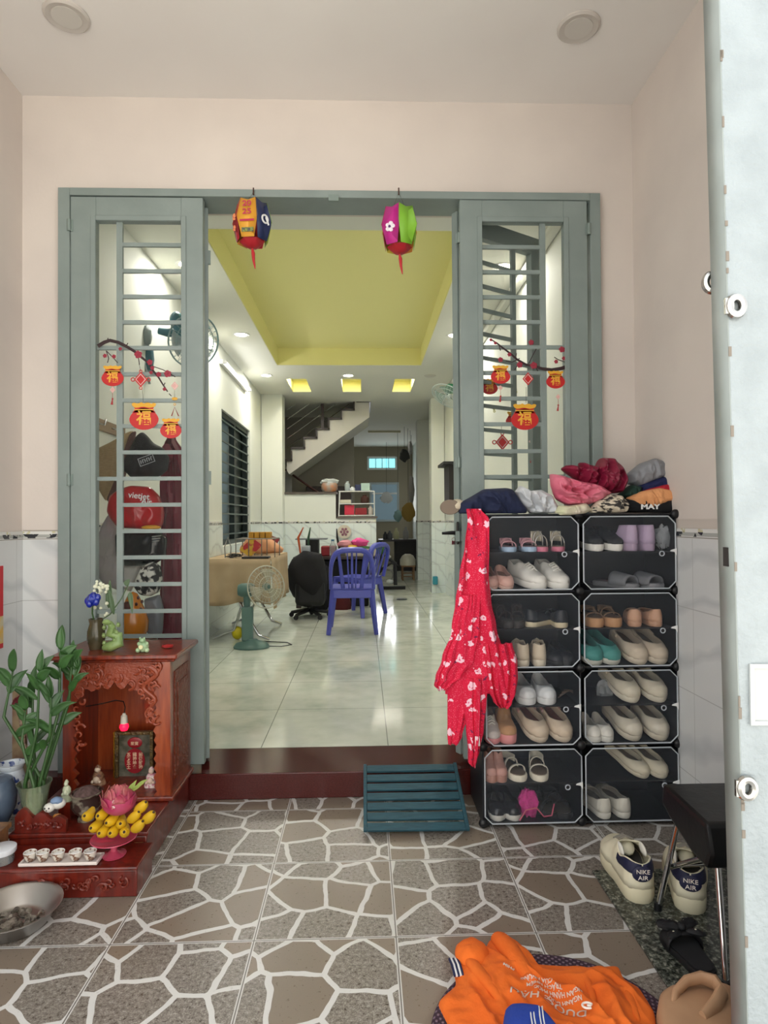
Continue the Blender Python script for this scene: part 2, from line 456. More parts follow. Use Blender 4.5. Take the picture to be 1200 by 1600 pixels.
CEIL = mat('#ebe7e2', .9, col2='#e6e1dc', scale=1.5)
INW = mat('#dfe1d8', .75, col2='#d8dbd2', scale=1.2)
INC = mat('#e2e2d8', .8)
YEL = mat('#efe9a0', .8)
METAL = mat('#87938f', .42, col2='#7e8a86', scale=5, bump=.05, bscale=50)
METAL_E = mat('#7d8b85', .5)
FLOOR = porch_tile(); MARB = marble_tile(); DADO = dado_mat(); DADO_IN = dado_mat('#dfe7e3', '#d2dcd9'); BORD = border_mat()
STEP = mat('#4f1a17', .13, col2='#42130f', scale=160, lo=.4, hi=.6)
BLACK = mat('#0e0f12', .45); BLACKG = mat('#0b0b0d', .2); CHROME = mat('#c9c9c9', .12, 1.0); STEEL = mat('#b9b7b2', .22, 1.0)
WHITE = mat('#e8e8e6', .4); GLASS = thin_mat('window_glass', '#dfe8e6', .005, .03, .012)
DARKG = mat('#1d2b2a', .4); GOLD = mat('#d9a520', .4); RED = mat('#c01d1c', .45)

# ------------------------------------------------------------------ the setting
XL, XR, YW = -1.482, 1.221, 2.78          # porch side walls, wall with the door
YF = 0.95                                 # gateway
ZS = .11                                  # height of the inner floor
IXL, IXR, IYB = -1.44, 1.20, 15.3         # inner room
ZC = CAMZ + 1.87                          # porch ceiling
ZI = CAMZ + 1.79                          # inner ceiling
S(MB().box(-6, 6, -5, YF-.1, -.12, -.02), 'ground', mat('#cfccc6', .9, col2='#bdbab4', scale=8))
S(MB().box(-6, 6, -5.2, -5, -.12, 3.2), 'wall_across_alley', mat('#dcd8d0', .9))  # unseen wall across the alley, added to bounce light into the porch
S(MB().box(XL-.15, XR+.15, YF-.1, YW+.2, -.1, 0), 'floor', FLOOR, org=(0, 0, 0))
S(MB().box(XL-.15, XR+.15, YF-.1, YW+.2, ZC, ZC+.15), 'ceiling', CEIL)
ZD, ZB = 1.105, .037                      # top of the dado tiles below the border, border height
def wall_xy(side, x0, x1, y0, y1, n):
    S(MB().box(x0, x1, y0, y1, 0, ZC), 'wall_'+side, PAINT, org=(0, 0, 0))
wall_xy('left', XL-.15, XL, YF-.1, YW, 1); wall_xy('right', XR, XR+.15, YF-.1, YW, 2)
# wall with the doorway
FX0, FX1 = at(97, 800, YW).x, at(938, 800, YW).x
FZ = at(520, 297, YW-.04).z
b = MB(); b.box(XL-.15, FX0, YW, YW+.2, 0, ZC); b.box(FX1, XR+.15, YW, YW+.2, 0, ZC); b.box(FX0, FX1, YW, YW+.2, FZ, ZC)
S(b, 'wall_back', PAINT, org=(0, 0, 0))
tn = 0
def trim(b, m, **kw):
    global tn; tn += 1; return S(b, 'trim_%d' % tn, m, org=(0, 0, 0), **kw)
def border(x0, x1, y0, y1, z):
    b = MB().box(x0, x1, y0, y1, 0, ZB); b.xf(Matrix.Translation((0, 0, z)))
    global tn; tn += 1; return S(b, 'trim_%d' % tn, BORD, org=(0, 0, z))
trim(MB().box(XL, XL+.008, YF-.1, YW, 0, ZD), DADO); border(XL, XL+.01, YF-.1, YW, ZD)
trim(MB().box(XR-.008, XR, YF-.1, YW, 0, ZD), DADO); border(XR-.01, XR, YF-.1, YW, ZD)
trim(MB().box(XL+.008, FX0, YW-.008, YW, ZS, ZD), DADO); border(XL+.01, FX0, YW-.01, YW, ZD)
trim(MB().box(FX1, XR-.008, YW-.008, YW, ZS, ZD), DADO); border(FX1, XR-.01, YW-.01, YW, ZD)
trim(MB().box(XL+.008, FX0, YW-.005, YW, ZD+ZB, ZD+ZB+.005), mat('#a39b90', .6)); trim(MB().box(XR-.004, XR, YF, YW-.01, ZD+ZB, ZD+ZB+.035), mat('#c9bfb5', .6))
# step and inner floor
S(MB().box(XL, XR, 2.70, 3.0, 0, ZS), 'floor_step', STEP, bevel=.004)
b = MB().box(XL-.15, XR+.15, 3.0, IYB+.1, 0, ZS); S(b, 'floor_inside', MARB, org=(0, 0, 0))
# inner room
WT = .12
wy0, wy1 = 6.45, 8.05; wz0, wz1 = .93, 2.33
b = MB(); b.box(IXL-WT, IXL, 2.98, wy0, ZS, ZI+.3); b.box(IXL-WT, IXL, wy1, IYB, ZS, ZI+.3); b.box(IXL-WT, IXL, wy0, wy1, ZS, wz0); b.box(IXL-WT, IXL, wy0, wy1, wz1, ZI+.3)
S(b, 'wall_left_inside', INW, org=(0, 0, 0))
S(MB().box(IXR, IXR+WT, 2.98, IYB, ZS, ZI+.3), 'wall_right_inside', INW, org=(0, 0, 0))
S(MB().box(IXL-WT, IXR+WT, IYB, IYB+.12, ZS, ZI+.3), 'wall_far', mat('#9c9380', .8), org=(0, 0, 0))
trim(MB().box(IXL, IXL+.008, 2.98, wy0, ZS, 1.14), DADO_IN); trim(MB().box(IXL, IXL+.008, wy0, wy1, ZS, wz0-.01), DADO_IN); trim(MB().box(IXL, IXL+.008, wy1, IYB, ZS, 1.14), DADO_IN)
border(IXL, IXL+.010, 2.98, wy0-.03, 1.14); border(IXL, IXL+.010, wy1+.03, 9.0, 1.14)
trim(MB().box(IXR-.008, IXR, 2.98, IYB, ZS, 1.14), DADO_IN); border(IXR-.010, IXR, 2.98, 14, 1.14)
# ceiling inside with the yellow recess and three small ones
c0 = at(342, 352, 3.95); cx0 = at(433, 572, 7.25).x; cx1 = at(658, 572, 7.25).x
cy0, cy1 = 3.86, 7.25
small = [(at(x, 603, 8.3).x - .13, at(x, 603, 8.3).x + .13, 7.95, 8.75) for x in (467, 549, 630)]
b = MB()
b.box(IXL-WT, IXR+WT, 2.98, cy0, ZI, ZI+.2); b.box(IXL-WT, cx0, cy0, cy1, ZI, ZI+.2); b.box(cx1, IXR+WT, cy0, cy1, ZI, ZI+.2)
b.box(IXL-WT, IXR+WT, cy1, 7.95, ZI, ZI+.2)
xs = [IXL-WT] + [v for q in small for v in q[:2]] + [IXR+WT]
for i in range(0, len(xs), 2): b.box(xs[i], xs[i+1], 7.95, 8.75, ZI, ZI+.2)
b.box(IXL-WT, IXR+WT, 8.75, IYB, ZI, ZI+.2)
S(b, 'ceiling_inside', INC, org=(0, 0, 0), smooth=False)
b = MB(); b.box(cx0-.02, cx1+.02, cy0-.02, cy1+.02, ZI+.2, ZI+.24)
b.box(cx0, cx0+.006, cy0, cy1, ZI+.004, ZI+.2); b.box(cx1-.006, cx1, cy0, cy1, ZI+.004, ZI+.2); b.box(cx0+.006, cx1-.006, cy1-.006, cy1, ZI+.004, ZI+.2); b.box(cx0+.006, cx1-.006, cy0, cy0+.006, ZI+.004, ZI+.2)
S(b, 'ceiling_recess', YEL, org=(0, 0, 0))
for q in small:
    b = MB(); b.box(q[0], q[1], q[2], q[3], ZI+.15, ZI+.17); b.box(q[0], q[0]+.005, q[2], q[3], ZI+.003, ZI+.15); b.box(q[1]-.005, q[1], q[2], q[3], ZI+.003, ZI+.15); b.box(q[0]+.005, q[1]-.005, q[3]-.005, q[3], ZI+.003, ZI+.15)
    S(b, 'ceiling_recess', YEL)
trim(MB().box(IXR-.07, IXR, 2.98, 9, ZI-.05, ZI), INC, bevel=.015)
# columns
zc = ZI
def column(n, x0, x1, y0, y1):
    S(MB().box(x0, x1, y0, y1, ZS, zc), 'wall_column_%s' % n, INW, org=(0, 0, 0))
    trim(MB().box(x0-.006, x1+.006, y0-.006, y1, ZS, 1.14), DADO_IN); border(x0-.008, x1+.008, y0-.008, y1, 1.14)
column('left', IXL+.008, at(441, 700, 8.9).x, 8.9, 9.2)
column('right', at(674, 700, 9.2).x, IXR-.008, 9.2, 9.5)
column('far_right', at(652, 700, 11.2).x, IXR-.008, 11.2, 11.5)
# half wall under the stairs
hx0, hx1, hx2 = at(441, 700, 9.15).x, at(524, 700, 9.15).x, at(587, 700, 9.15).x
hz1, hz2 = at(500, 772, 9.15).z, at(550, 810, 9.15).z
b = MB(); b.box(hx0, hx1, 9.15, 9.27, ZS, hz1); b.box(hx1, hx2, 9.15, 9.27, ZS, hz2)
S(b, 'wall_half', INW, org=(0, 0, 0))
b = MB(); b.box(hx0, hx1+.02, 9.13, 9.3, hz1, hz1+.03); S(b, 'trim_granite_cap', mat('#5b5148', .3))
b = MB(); b.box(hx1+.02, hx2+.02, 9.13, 9.3, hz2, hz2+.03); S(b, 'trim_granite_cap', mat('#5b5148', .3))
trim(MB().box(hx0, hx2, 9.142, 9.15, ZS, 1.14), DADO_IN); border(hx0, hx2, 9.140, 9.15, 1.14)
# wall behind the stairs, beam over the far hall
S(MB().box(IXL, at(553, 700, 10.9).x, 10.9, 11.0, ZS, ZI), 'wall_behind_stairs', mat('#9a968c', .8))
# stair flight
b = MB(); st = [(448, 735), (448, 720), (455, 720), (455, 701), (475, 701), (475, 685), (494, 685), (494, 671), (513, 671), (513, 655), (532.5, 655), (532.5, 641), (552.5, 641), (552.5, 628), (577, 628), (577, 652), (560, 664), (452, 741)]
M = FR((0, 9.5, 0)); P = [(at(x, y, 9.5).x, at(x, y, 9.5).z) for x, y in st]
b.prism(P, -.9, 0, M); S(b, 'floor_stair_flight', mat('#c9c6bd', .7), smooth=False)
b = MB()
for x, y in ((455, 720), (475, 701), (494, 685), (513, 671), (532.5, 655), (552.5, 641), (577, 628)):
    p = at(x, y, 9.48); w = .195
    b.box(p.x-w, p.x+.02, 9.46, 10.4, p.z-.005, p.z+.022)
    b.box(p.x-.004, p.x+.018, 9.46, 10.4, p.z, p.z+.15)
S(b, 'trim_stair_nosing', mat('#2b1d19', .3))
r = T('stair_railing', 'steel stair railing with one dark wooden post, on the stairs beyond the half wall', 'railing', at(504, 672, 9.6))
p = at(504, 672, 9.6); MB().box(p.x-.022, p.x+.022, 9.58, 9.62, p.z, ZI-.01).build('post', mat('#2a1512', .35), r)
for k in range(5):
    a = at(449, 712-k*14, 9.6); c = at(560, 624-k*14, 9.6); 
    a = at(449, 700-k*15, 9.6); t = (ZI-.012-a.z); sl = (720-628)/(577-448); L = min((577-449)/983*9.6, t/sl)
    MB().cyl(a, (a.x+L, a.y, a.z+L*sl), .006, seg=6).build('rail', STEEL, r)
r2 = T('stair_handrail', 'dark wooden handrail slanting down behind the half wall', 'railing', at(470, 790, 9.8))
MB().tube([at(446, 734, 9.8), at(500, 772, 9.8), at(520, 787, 9.8)], .03, 8, flat=.6).build('rail', mat('#3a1b16', .35), r2)
MB().box(*(lambda p: (p.x-.14, p.x+.0, 9.9, 9.93, p.z-.2, p.z+.14))(at(456, 760, 9.9))).build('newel_panel', mat('#8f8f8c', .6), r2)

# window in the left wall
w = T('window_1', None, None, (IXL-.06, wy0, wz0), kind='structure')
b = MB()
for (y0, y1, z0, z1) in ((wy0, wy0+.05, wz0, wz1), (wy1-.05, wy1, wz0, wz1), (wy0+.05, wy1-.05, wz0, wz0+.05), (wy0+.05, wy1-.05, wz1-.05, wz1), ((wy0+wy1)/2-.03, (wy0+wy1)/2+.03, wz0+.05, wz1-.05)):
    b.box(IXL-.09, IXL-.03, y0, y1, z0, z1)
b.build('window_frame', DARKG, w)
MB().box(IXL-.115, IXL-.10, (wy0+wy1)/2, wy1, wz0, wz1).build('shutter', mat('#12201c', .35), w)
MB().box(IXL-.115, IXL-.10, wy0, (wy0+wy1)/2-.001, wz0, wz1).build('pane', mat('#8fa3b0', .15), w)
for k in range(12):
    z = wz0 + .06 + (wz1-wz0-.1)*(k+.5)/12
    MB().box(IXL-.03, IXL-.018, wy0+.01, wy1-.01, z-.008, z+.008).build('grille_bar', mat('#42524f', .4), w)
# far vent window, kitchen window
def pw(n, x0, y0, x1, y1, Y, fm, gm, bars):
    a = at(x0, y1, Y); c = at(x1, y0, Y); w = T('window_%d' % n, None, None, ((a.x+c.x)/2, Y, a.z), kind='structure')
    b = MB(); t = .05
    b.box(a.x-t, a.x, Y-.04, Y, a.z-t, c.z+t); b.box(c.x, c.x+t, Y-.04, Y, a.z-t, c.z+t); b.box(a.x, c.x, Y-.04, Y, a.z-t, a.z); b.box(a.x, c.x, Y-.04, Y, c.z, c.z+t)
    b.build('window_frame', fm, w); MB().box(a.x, c.x, Y-.015, Y-.005, a.z, c.z).build('pane', gm, w)
    for k in range(bars):
        x = a.x + (c.x-a.x)*(k+1)/(bars+1); MB().box(x-.012, x+.012, Y-.03, Y-.02, a.z, c.z).build('grille_bar', fm, w)
pw(2, 577, 717, 617, 731, IYB, mat('#e8efef', .5), mat('#7ddbe6', .3, emit=1.1), 3)
pw(3, 581, 757, 620, 812, IYB, mat('#b9c6cb', .5), mat('#6b818c', .4, emit=.25), 0)
trim(MB().box(at(574, 715, IYB-.1).x, at(618, 715, IYB-.1).x, IYB-.1, IYB, at(574, 715, IYB-.1).z-.01, at(574, 715, IYB-.1).z+.03), WHITE)
a, c = at(620, 771, IYB-.05), at(581, 771, IYB-.05); trim(MB().box(c.x, a.x, IYB-.06, IYB-.04, a.z-.02, a.z+.02), WHITE)

# ------------------------------------------------------------------ folding metal door: frame and four leaves
YD = 2.745; LD = .035
bt = at(115, 1198, YD).z
fx0, fx1 = FX0, FX1
t = T('door_frame', None, None, (0, YD, bt), kind='structure')
zt = at(520, 311, YD).z
jl, jr = at(110, 800, YD).x, at(926, 800, YD).x
b = MB(); b.box(fx0, jl-.002, YD-.005, YW+.12, ZS, FZ); b.box(jr+.002, fx1, YD-.005, YW+.12, ZS, FZ); b.box(jl-.002, jr+.002, YD-.005, YW+.12, zt+.004, FZ)
b.build('frame', METAL, t, bevel=.002)
p = at(521, 308, YD-.02); MB().box(p.x-.022, p.x+.022, YD-.02, YD-.006, p.z-.015, p.z+.012).build('latch', METAL_E, t)
def leaf(n, x0, x1, g0, g1, gz0, gz1, vb, zs, full, ztop, zbot, flip=False, hinge_out=None):
    """leaf in local X-Z, thickness along +Y, then placed; zs = heights of the bars; full = which run over the whole opening"""
    r = T('door_%d' % n, None, None, (x0, YD, zbot), kind='structure')
    b = MB()
    b.box(x0, g0, YD, YD+LD, zbot, ztop); b.box(g1, x1, YD, YD+LD, zbot, ztop); b.box(g0, g1, YD, YD+LD, gz1, ztop); b.box(g0, g1, YD, YD+LD, gz0-.07, gz0); b.box(g0, g1, YD+.008, YD+LD-.008, zbot, gz0-.07)
    b.build('panel_frame', METAL, r, bevel=.002)
    b = MB(); q = .022
    b.box(g0-q, g0, YD-.006, YD, gz0-q, gz1+q); b.box(g1, g1+q, YD-.006, YD, gz0-q, gz1+q); b.box(g0, g1, YD-.006, YD, gz1, gz1+q); b.box(g0, g1, YD-.006, YD, gz0-q, gz0)
    b.build('moulding', METAL, r, bevel=.002)
    MB().box(g0, g1, YD+.004, YD+.008, gz0, gz1).build('pane', GLASS, r)
    MB().box(vb-.013, vb+.013, YD+.012, YD+.026, gz0, gz1).build('grille_bar', METAL, r)
    for z, f in zip(zs, full):
        s0, s1 = (g0, g1) if f else ((vb, g1) if not flip else (g0, vb))
        MB().box(s0, s1, YD+.013, YD+.025, z-.0085, z+.0085).build('grille_bar', METAL, r)
    return r
Z = lambda y, x=200: at(x, y, YD+.02).z
X = lambda x, y=800: at(x, y, YD).x
ys = [383, 424, 464, 504, 544, 585, 626, 666, 707, 748, 789, 830, 871, 913, 955, 994]
leafA = leaf(1, X(110), X(318), X(150), X(284), at(200, 1002, YD).z, at(200, 345, YD).z, at(188, 700, YD+.02).x, [Z(y) for y in ys], [i in (4, 9, 14) for i in range(16)], zt, bt)
ysr = [387, 426, 465, 504, 543, 583, 623, 663, 705, 745] + [785+40*i for i in range(7)]
ztr = at(820, 313, YD).z
leafD = leaf(2, X(722), X(922), X(757), X(885), at(820, 1035, YD).z, at(820, 347, YD).z, at(850, 700, YD+.02).x, [Z(y, 820) for y in ysr], [i in (4, 9, 14) for i in range(17)], ztr, bt, flip=True)
def hinge(parent, x, z, Y=None, h=.05):
    Y = Y or YD-.008; MB().cyl((x, Y, z-h/2), (x, Y, z+h/2), .008, seg=10).box(x-.014, x+.014, Y+.004, Y+.007, z-h/2, z+h/2).build('hinge', METAL_E, parent)
for py in (357, 750): hinge(leafA, X(109), Z(py))
hinge(leafD, X(924), Z(362, 900))
# folded leaves, turned inwards: a shared builder in local space (x along the leaf from the hinge edge)
def folded(n, hx, hy, ang, flip, ztop, w=.575, handle=False):
    r = T('door_%d' % n, None, None, (hx, hy, bt), rz=ang, kind='structure')
    H = ztop - bt; gz0, gz1 = at(200, 1002, YD).z - bt, at(200, 345, YD).z - bt
    g0, g1 = .11, w-.1
    def bb(m, nm, *boxes, bev=0):
        b = MB()
        for q in boxes: b.box(*q)
        b.build(nm, m, r, local=True, bevel=bev)
    bb(METAL, 'panel_frame', (0, g0, 0, LD, 0, H), (g1, w, 0, LD, 0, H), (g0, g1, 0, LD, gz1, H), (g0, g1, 0, LD, gz0-.07, gz0), (g0, g1, .008, LD-.008, 0, gz0-.07), bev=.002)
    bb(GLASS, 'pane', (g0, g1, .027, .031, gz0, gz1))
    vb = g1-.11 if not flip else g0+.11
    bb(METAL, 'grille_bar', (vb-.013, vb+.013, .01, .024, gz0, gz1))
    for i in range(16):
        z = gz1 - (gz1-gz0)*(i+.95)/16.3
        s0, s1 = (g0, g1) if i in (4, 9, 14) else ((g0, vb) if not flip else (vb, g1))
        bb(METAL, 'grille_bar', (s0, s1, .011, .023, z-.0085, z+.0085))
    return r
pB = at(325, 700, 2.80)
leafB = folded(3, pB.x, 2.815, PI/2 + .245, True, at(330, 322, 2.80).z)
pC = at(716, 700, 2.80)
leafC = folded(4, pC.x, 2.80, math.atan2(.30, .49), False, zt-.02)
for py in (392, 745):
    z = at(320, py, YD).z; MB().box(-.006, .008, -.01, .002, z-bt-.03, z-bt+.03).build('hinge', METAL_E, leafB, local=True)
for py in (370, 722, 838):
    p = at(719, py, YD-.004); hinge(leafD, p.x-.004, p.z, 2.752, .045)
# black lever handle with its plate and keys on the right pair
h = T('door_handle', 'black lever handle with a hanging key on the folded right door leaf', 'handle', at(716, 833, 2.775))
p = at(716, 833, 2.775)
MB().box(p.x-.004, p.x+.004, 2.785, 2.80, p.z-.05, p.z+.05).box(p.x-.006, p.x+.001, 2.76, 2.80, p.z-.045, p.z+.045).build('plate', BLACK, h)
MB().tube([(p.x, 2.77, p.z), (p.x-.03, 2.762, p.z+.002), (p.x-.074, 2.76, p.z)], [.009, .009, .006], 8).build('lever', BLACK, h)
MB().torus((p.x-.022, 2.768, p.z-.028), .008, .0012, M=Matrix.Rotation(PI/2, 3, 'X').to_4x4(), seg=12, s2=5).box(p.x-.03, p.x-.014, 2.767, 2.769, p.z-.05, p.z-.034).build('key', CHROME, h)
# ------------------------------------------------------------------ porch ceiling lights
for k, (px, py, lab) in enumerate(((104, 24, 'switched-off round recessed light at the left of the porch ceiling'), (904, 41, 'switched-off round recessed light at the right of the porch ceiling'))):
    d = ray(px, py); p = CO + d*((ZC-CAMZ)/d.z)
    r = T('ceiling_light', lab, 'ceiling light', (p.x, p.y, ZC-.008), group='round lights in the porch ceiling')
    MB().lathe([(.052, 0), (.072, -.004), (.08, .002), (.08, .0075)], (p.x, p.y, ZC-.008), 32).build('rim', mat('#c3bcb4', .5), r)
    MB().lathe([(.0, .0), (.052, 0), (.052, .003), (0, .003)], (p.x, p.y, ZC-.0105), 32).build('diffuser', mat('#cbc6be', .55), r)

# ------------------------------------------------------------------ gate leaf in the foreground
gc = Vector((.612, 1.02, 0))
r = T('metal_gate', 'white painted steel gate leaf with grey edge, standing in the foreground at the right', 'gate', gc, rz=-.06)
GM = mat('#9aa2a4', .5, col2='#90989a', scale=14, bump=.35, bscale=90); GE = mat('#99a09c', .5, col2='#8b928d', scale=8, bump=.1)
tl = math.tan(.014)
def gx(z): return -tl*(z-CAMZ)
b = MB(); vs = [b.v((gx(z), y, z)) for z in (.01, 3.0) for y in (0, .052)]
b = MB(); b.prism([(gx(.015), .015), (.62, .015), (.62, 2.98), (gx(2.98), 2.98)], -.052, 0, FR((0, 0, 0)))
gl = b.build('leaf_panel', GM, r, local=True, smooth=False)
b = MB(); b.prism([(gx(.015)-.0015, .015), (gx(.015), .015), (gx(2.98), 2.98), (gx(2.98)-.0015, 2.98)], -.0525, -.0005, FR((0, 0, 0)))
b.build('leaf_edge', GE, r, local=True)
def gp(px, py, Y=1.02): p = at(px, py, Y); return p.x-gc.x, p.z
def lug(px, py, side):
    x, z = gp(px, py, 1.0 if side else 1.075)
    b = MB(); y = -.006 if side else .06
    M = frame((x, y, z), (1, 0, 0), (0, 0, 1))
    outer = [(-.012, -.018), (.006, -.02), (.016, -.008), (.016, .008), (.006, .02), (-.012, .018)]
    b.torus((x+.002, y, z), .0115, .007, M=Matrix.Rotation(PI/2, 4, 'X'), seg=20, s2=8, sy=1.25)
    b.box(x-.016, x-.002, y-.003, y+.003, z-.013, z+.013) if side else b.box(x+.012, x+.03, y-.003, y+.003, z-.011, z+.011)
    b.build('padlock_lug', STEEL, r, local=True)
lug(1156, 474, True); lug(1173, 1237, True); lug(1110, 440, False)
x, z = gp(1192, 1085, 1.015)
b = MB(); 
for q in ((x-.021, x+.03, z-.05, z-.043), (x-.021, x+.03, z+.043, z+.05), (x-.021, x-.014, z-.043, z+.043), (x+.023, x+.03, z-.043, z+.043)): b.box(q[0], q[1], -.005, -.0005, q[2], q[3])
b.box(x-.014, x+.023, -.002, -.0005, z-.043, z+.043); b.build('recessed_handle', mat('#b4b8b6', .4), r, local=True)
x, z = gp(1138, 870, 1.045); MB().box(gx(z)-.003, gx(z)-.001, .018, .034, z-.016, z+.016).build('bolt_slot', mat('#26211f', .7), r, local=True)
random.seed(3)
b = MB()
for k in range(26):
    zz = .1 + 2.6*random.random(); w = .001+.0025*random.random()
    b.box(gx(zz)-.002, gx(zz)+w, -.0012, .0, zz-.004-.012*random.random(), zz+.004)
b.build('worn_paint', mat('#7d7469', .8), r, local=True, kind='stuff')

# ------------------------------------------------------------------ shoe cabinet
RX = (.452, .833, 1.213); RY0, RY1 = 2.40, 2.685; RZ = [.012 + .2965*k for k in range(5)]
r = T('shoe_rack', 'black modular shoe cabinet with eight clear doors, heaped with clothes, against the porch wall', 'shoe cabinet', (.83, 2.54, 0))
PB = mat('#14161c', .4); PBs = mat('#101218', .35)
for x in RX: MB().box(x-.003, x+.003, RY0+.012, RY1, RZ[0], RZ[4]).build('side_panel', PB, r)
MB().box(RX[0], RX[2], RY1-.004, RY1, RZ[0], RZ[4]).build('back_panel', PBs, r)
for c in range(2):
    for k in range(5): MB().box(RX[c]+.004, RX[c+1]-.004, RY0+.012, RY1-.005, RZ[k]-.003, RZ[k]+.003).build('shelf', PB, r)
    for k in range(4): MB().box(RX[c]+.004, RX[c+1]-.004, RY0+.02, RY1-.005, RZ[k]+.146, RZ[k]+.151).build('shelf', PB, r)
for x in RX:
    for z in RZ:
        MB().ell((x, RY0+.012, max(z, .018)), (.019, .014, .018), 12).build('connector', BLACK, r)
CLEAR = thin_mat('clear_plastic_door', '#a9b2bd', .03, .16, .025); EDGE = mat('#b4bac0', .3)
random.seed(11)
for c in range(2):
    for k in range(4):
        x0, x1 = RX[c]+.012, RX[c+1]-.008; z0, z1 = RZ[k]+.009, RZ[k+1]-.009
        if k == 0 and c == 0: x0 -= .008; x1 += .004
        q = .028; pts = [(x0+q, z0), (x1-q, z0), (x1, z0+q), (x1, z1-q), (x1-q, z1), (x0+q, z1), (x0, z1-q), (x0, z0+q)]
        y = RY0 - .002
        dr = MB().prism(pts, 0, .0015, FR((0, y, 0))).build('door', CLEAR, r, smooth=False)
        MB().tube([(px, y-.002, pz) for px, pz in pts], .0028, 6, closed=True).build('door_edge', EDGE, dr)
        kx, kz = x1-.055, (z0+z1)/2-.005
        MB().torus((kx, y-.004, kz), .009, .0022, M=Matrix.Rotation(PI/2, 4, 'X'), seg=18, s2=6).m(1).cyl((kx, y-.0035, kz), (kx, y-.0005, kz), .008, seg=16).build('knob', [mat('#b9bdc4', .3), BLACK], dr)
        MB().prism([(x1-.006, kz+.006), (x1+.002, kz-.008), (x1+.002, kz+.02), (x1-.02, kz+.014), (x1-.024, kz+.009)], 0, .003, FR((0, y-.004, 0))).build('magnet_clip', WHITE, dr)

# ------------------------------------------------------------------ shoes
def itp(tab, u):
    for (a, x), (b_, y) in zip(tab, tab[1:]):
        if u <= b_:
            t = (u-a)/(b_-a); t = t*t*(3-2*t); return x+(y-x)*t
    return tab[-1][1]
OUTL = [(0, .0), (.012, .3), (.05, .55), (.12, .69), (.28, .74), (.45, .80), (.62, .97), (.74, 1.0), (.86, .9), (.95, .62), (.985, .33), (1, 0)]
HT = {'sneaker': [(0, .88), (.1, .93), (.3, .74), (.42, .95), (.6, .78), (.78, .52), (.93, .42), (1, .2)],
      'clog': [(0, .8), (.12, .76), (.35, .6), (.6, .62), (.78, .72), (.9, .66), (.97, .48), (1, .3)],
      'flat': [(0, .95), (.2, .66), (.45, .5), (.7, .6), (.85, .62), (.95, .45), (1, .2)],
      'boot': [(0, 1.0), (.2, 1.0), (.42, .98), (.52, .6), (.7, .44), (.9, .36), (1, .15)]}
OPN = {'sneaker': (-.03, .50, 1.0), 'clog': (-.03, .79, 1.15), 'flat': (-.03, .76, 1.15), 'boot': (-.03, .46, .95)}
def surf(kind, L, W, H, zs, uu, side, f, off=0.0):
    """point on a shoe's upper: uu heel to toe, side +-1, f from the sole (0) to the rim or ridge (1)"""
    u0, u1, dm = OPN[kind]; de = 0.0
    if u0 < uu < u1: de = dm*math.sin(PI*(uu-u0)/(u1-u0))**.45
    tm = PI/2 - de; t = f*tm; w = W/2*itp(OUTL, uu) + off
    g = 1 + (1/max(.2, math.sin(tm))**.75 - 1)
    z = zs - .003 + (H-zs)*itp(HT[kind], uu)*math.sin(t)**.75*g if t > 0 else zs - .003
    return Vector((side*w*math.cos(t)*(1+.05*math.sin(t)), (uu-.5)*L - (off if uu < .1 else 0), z))
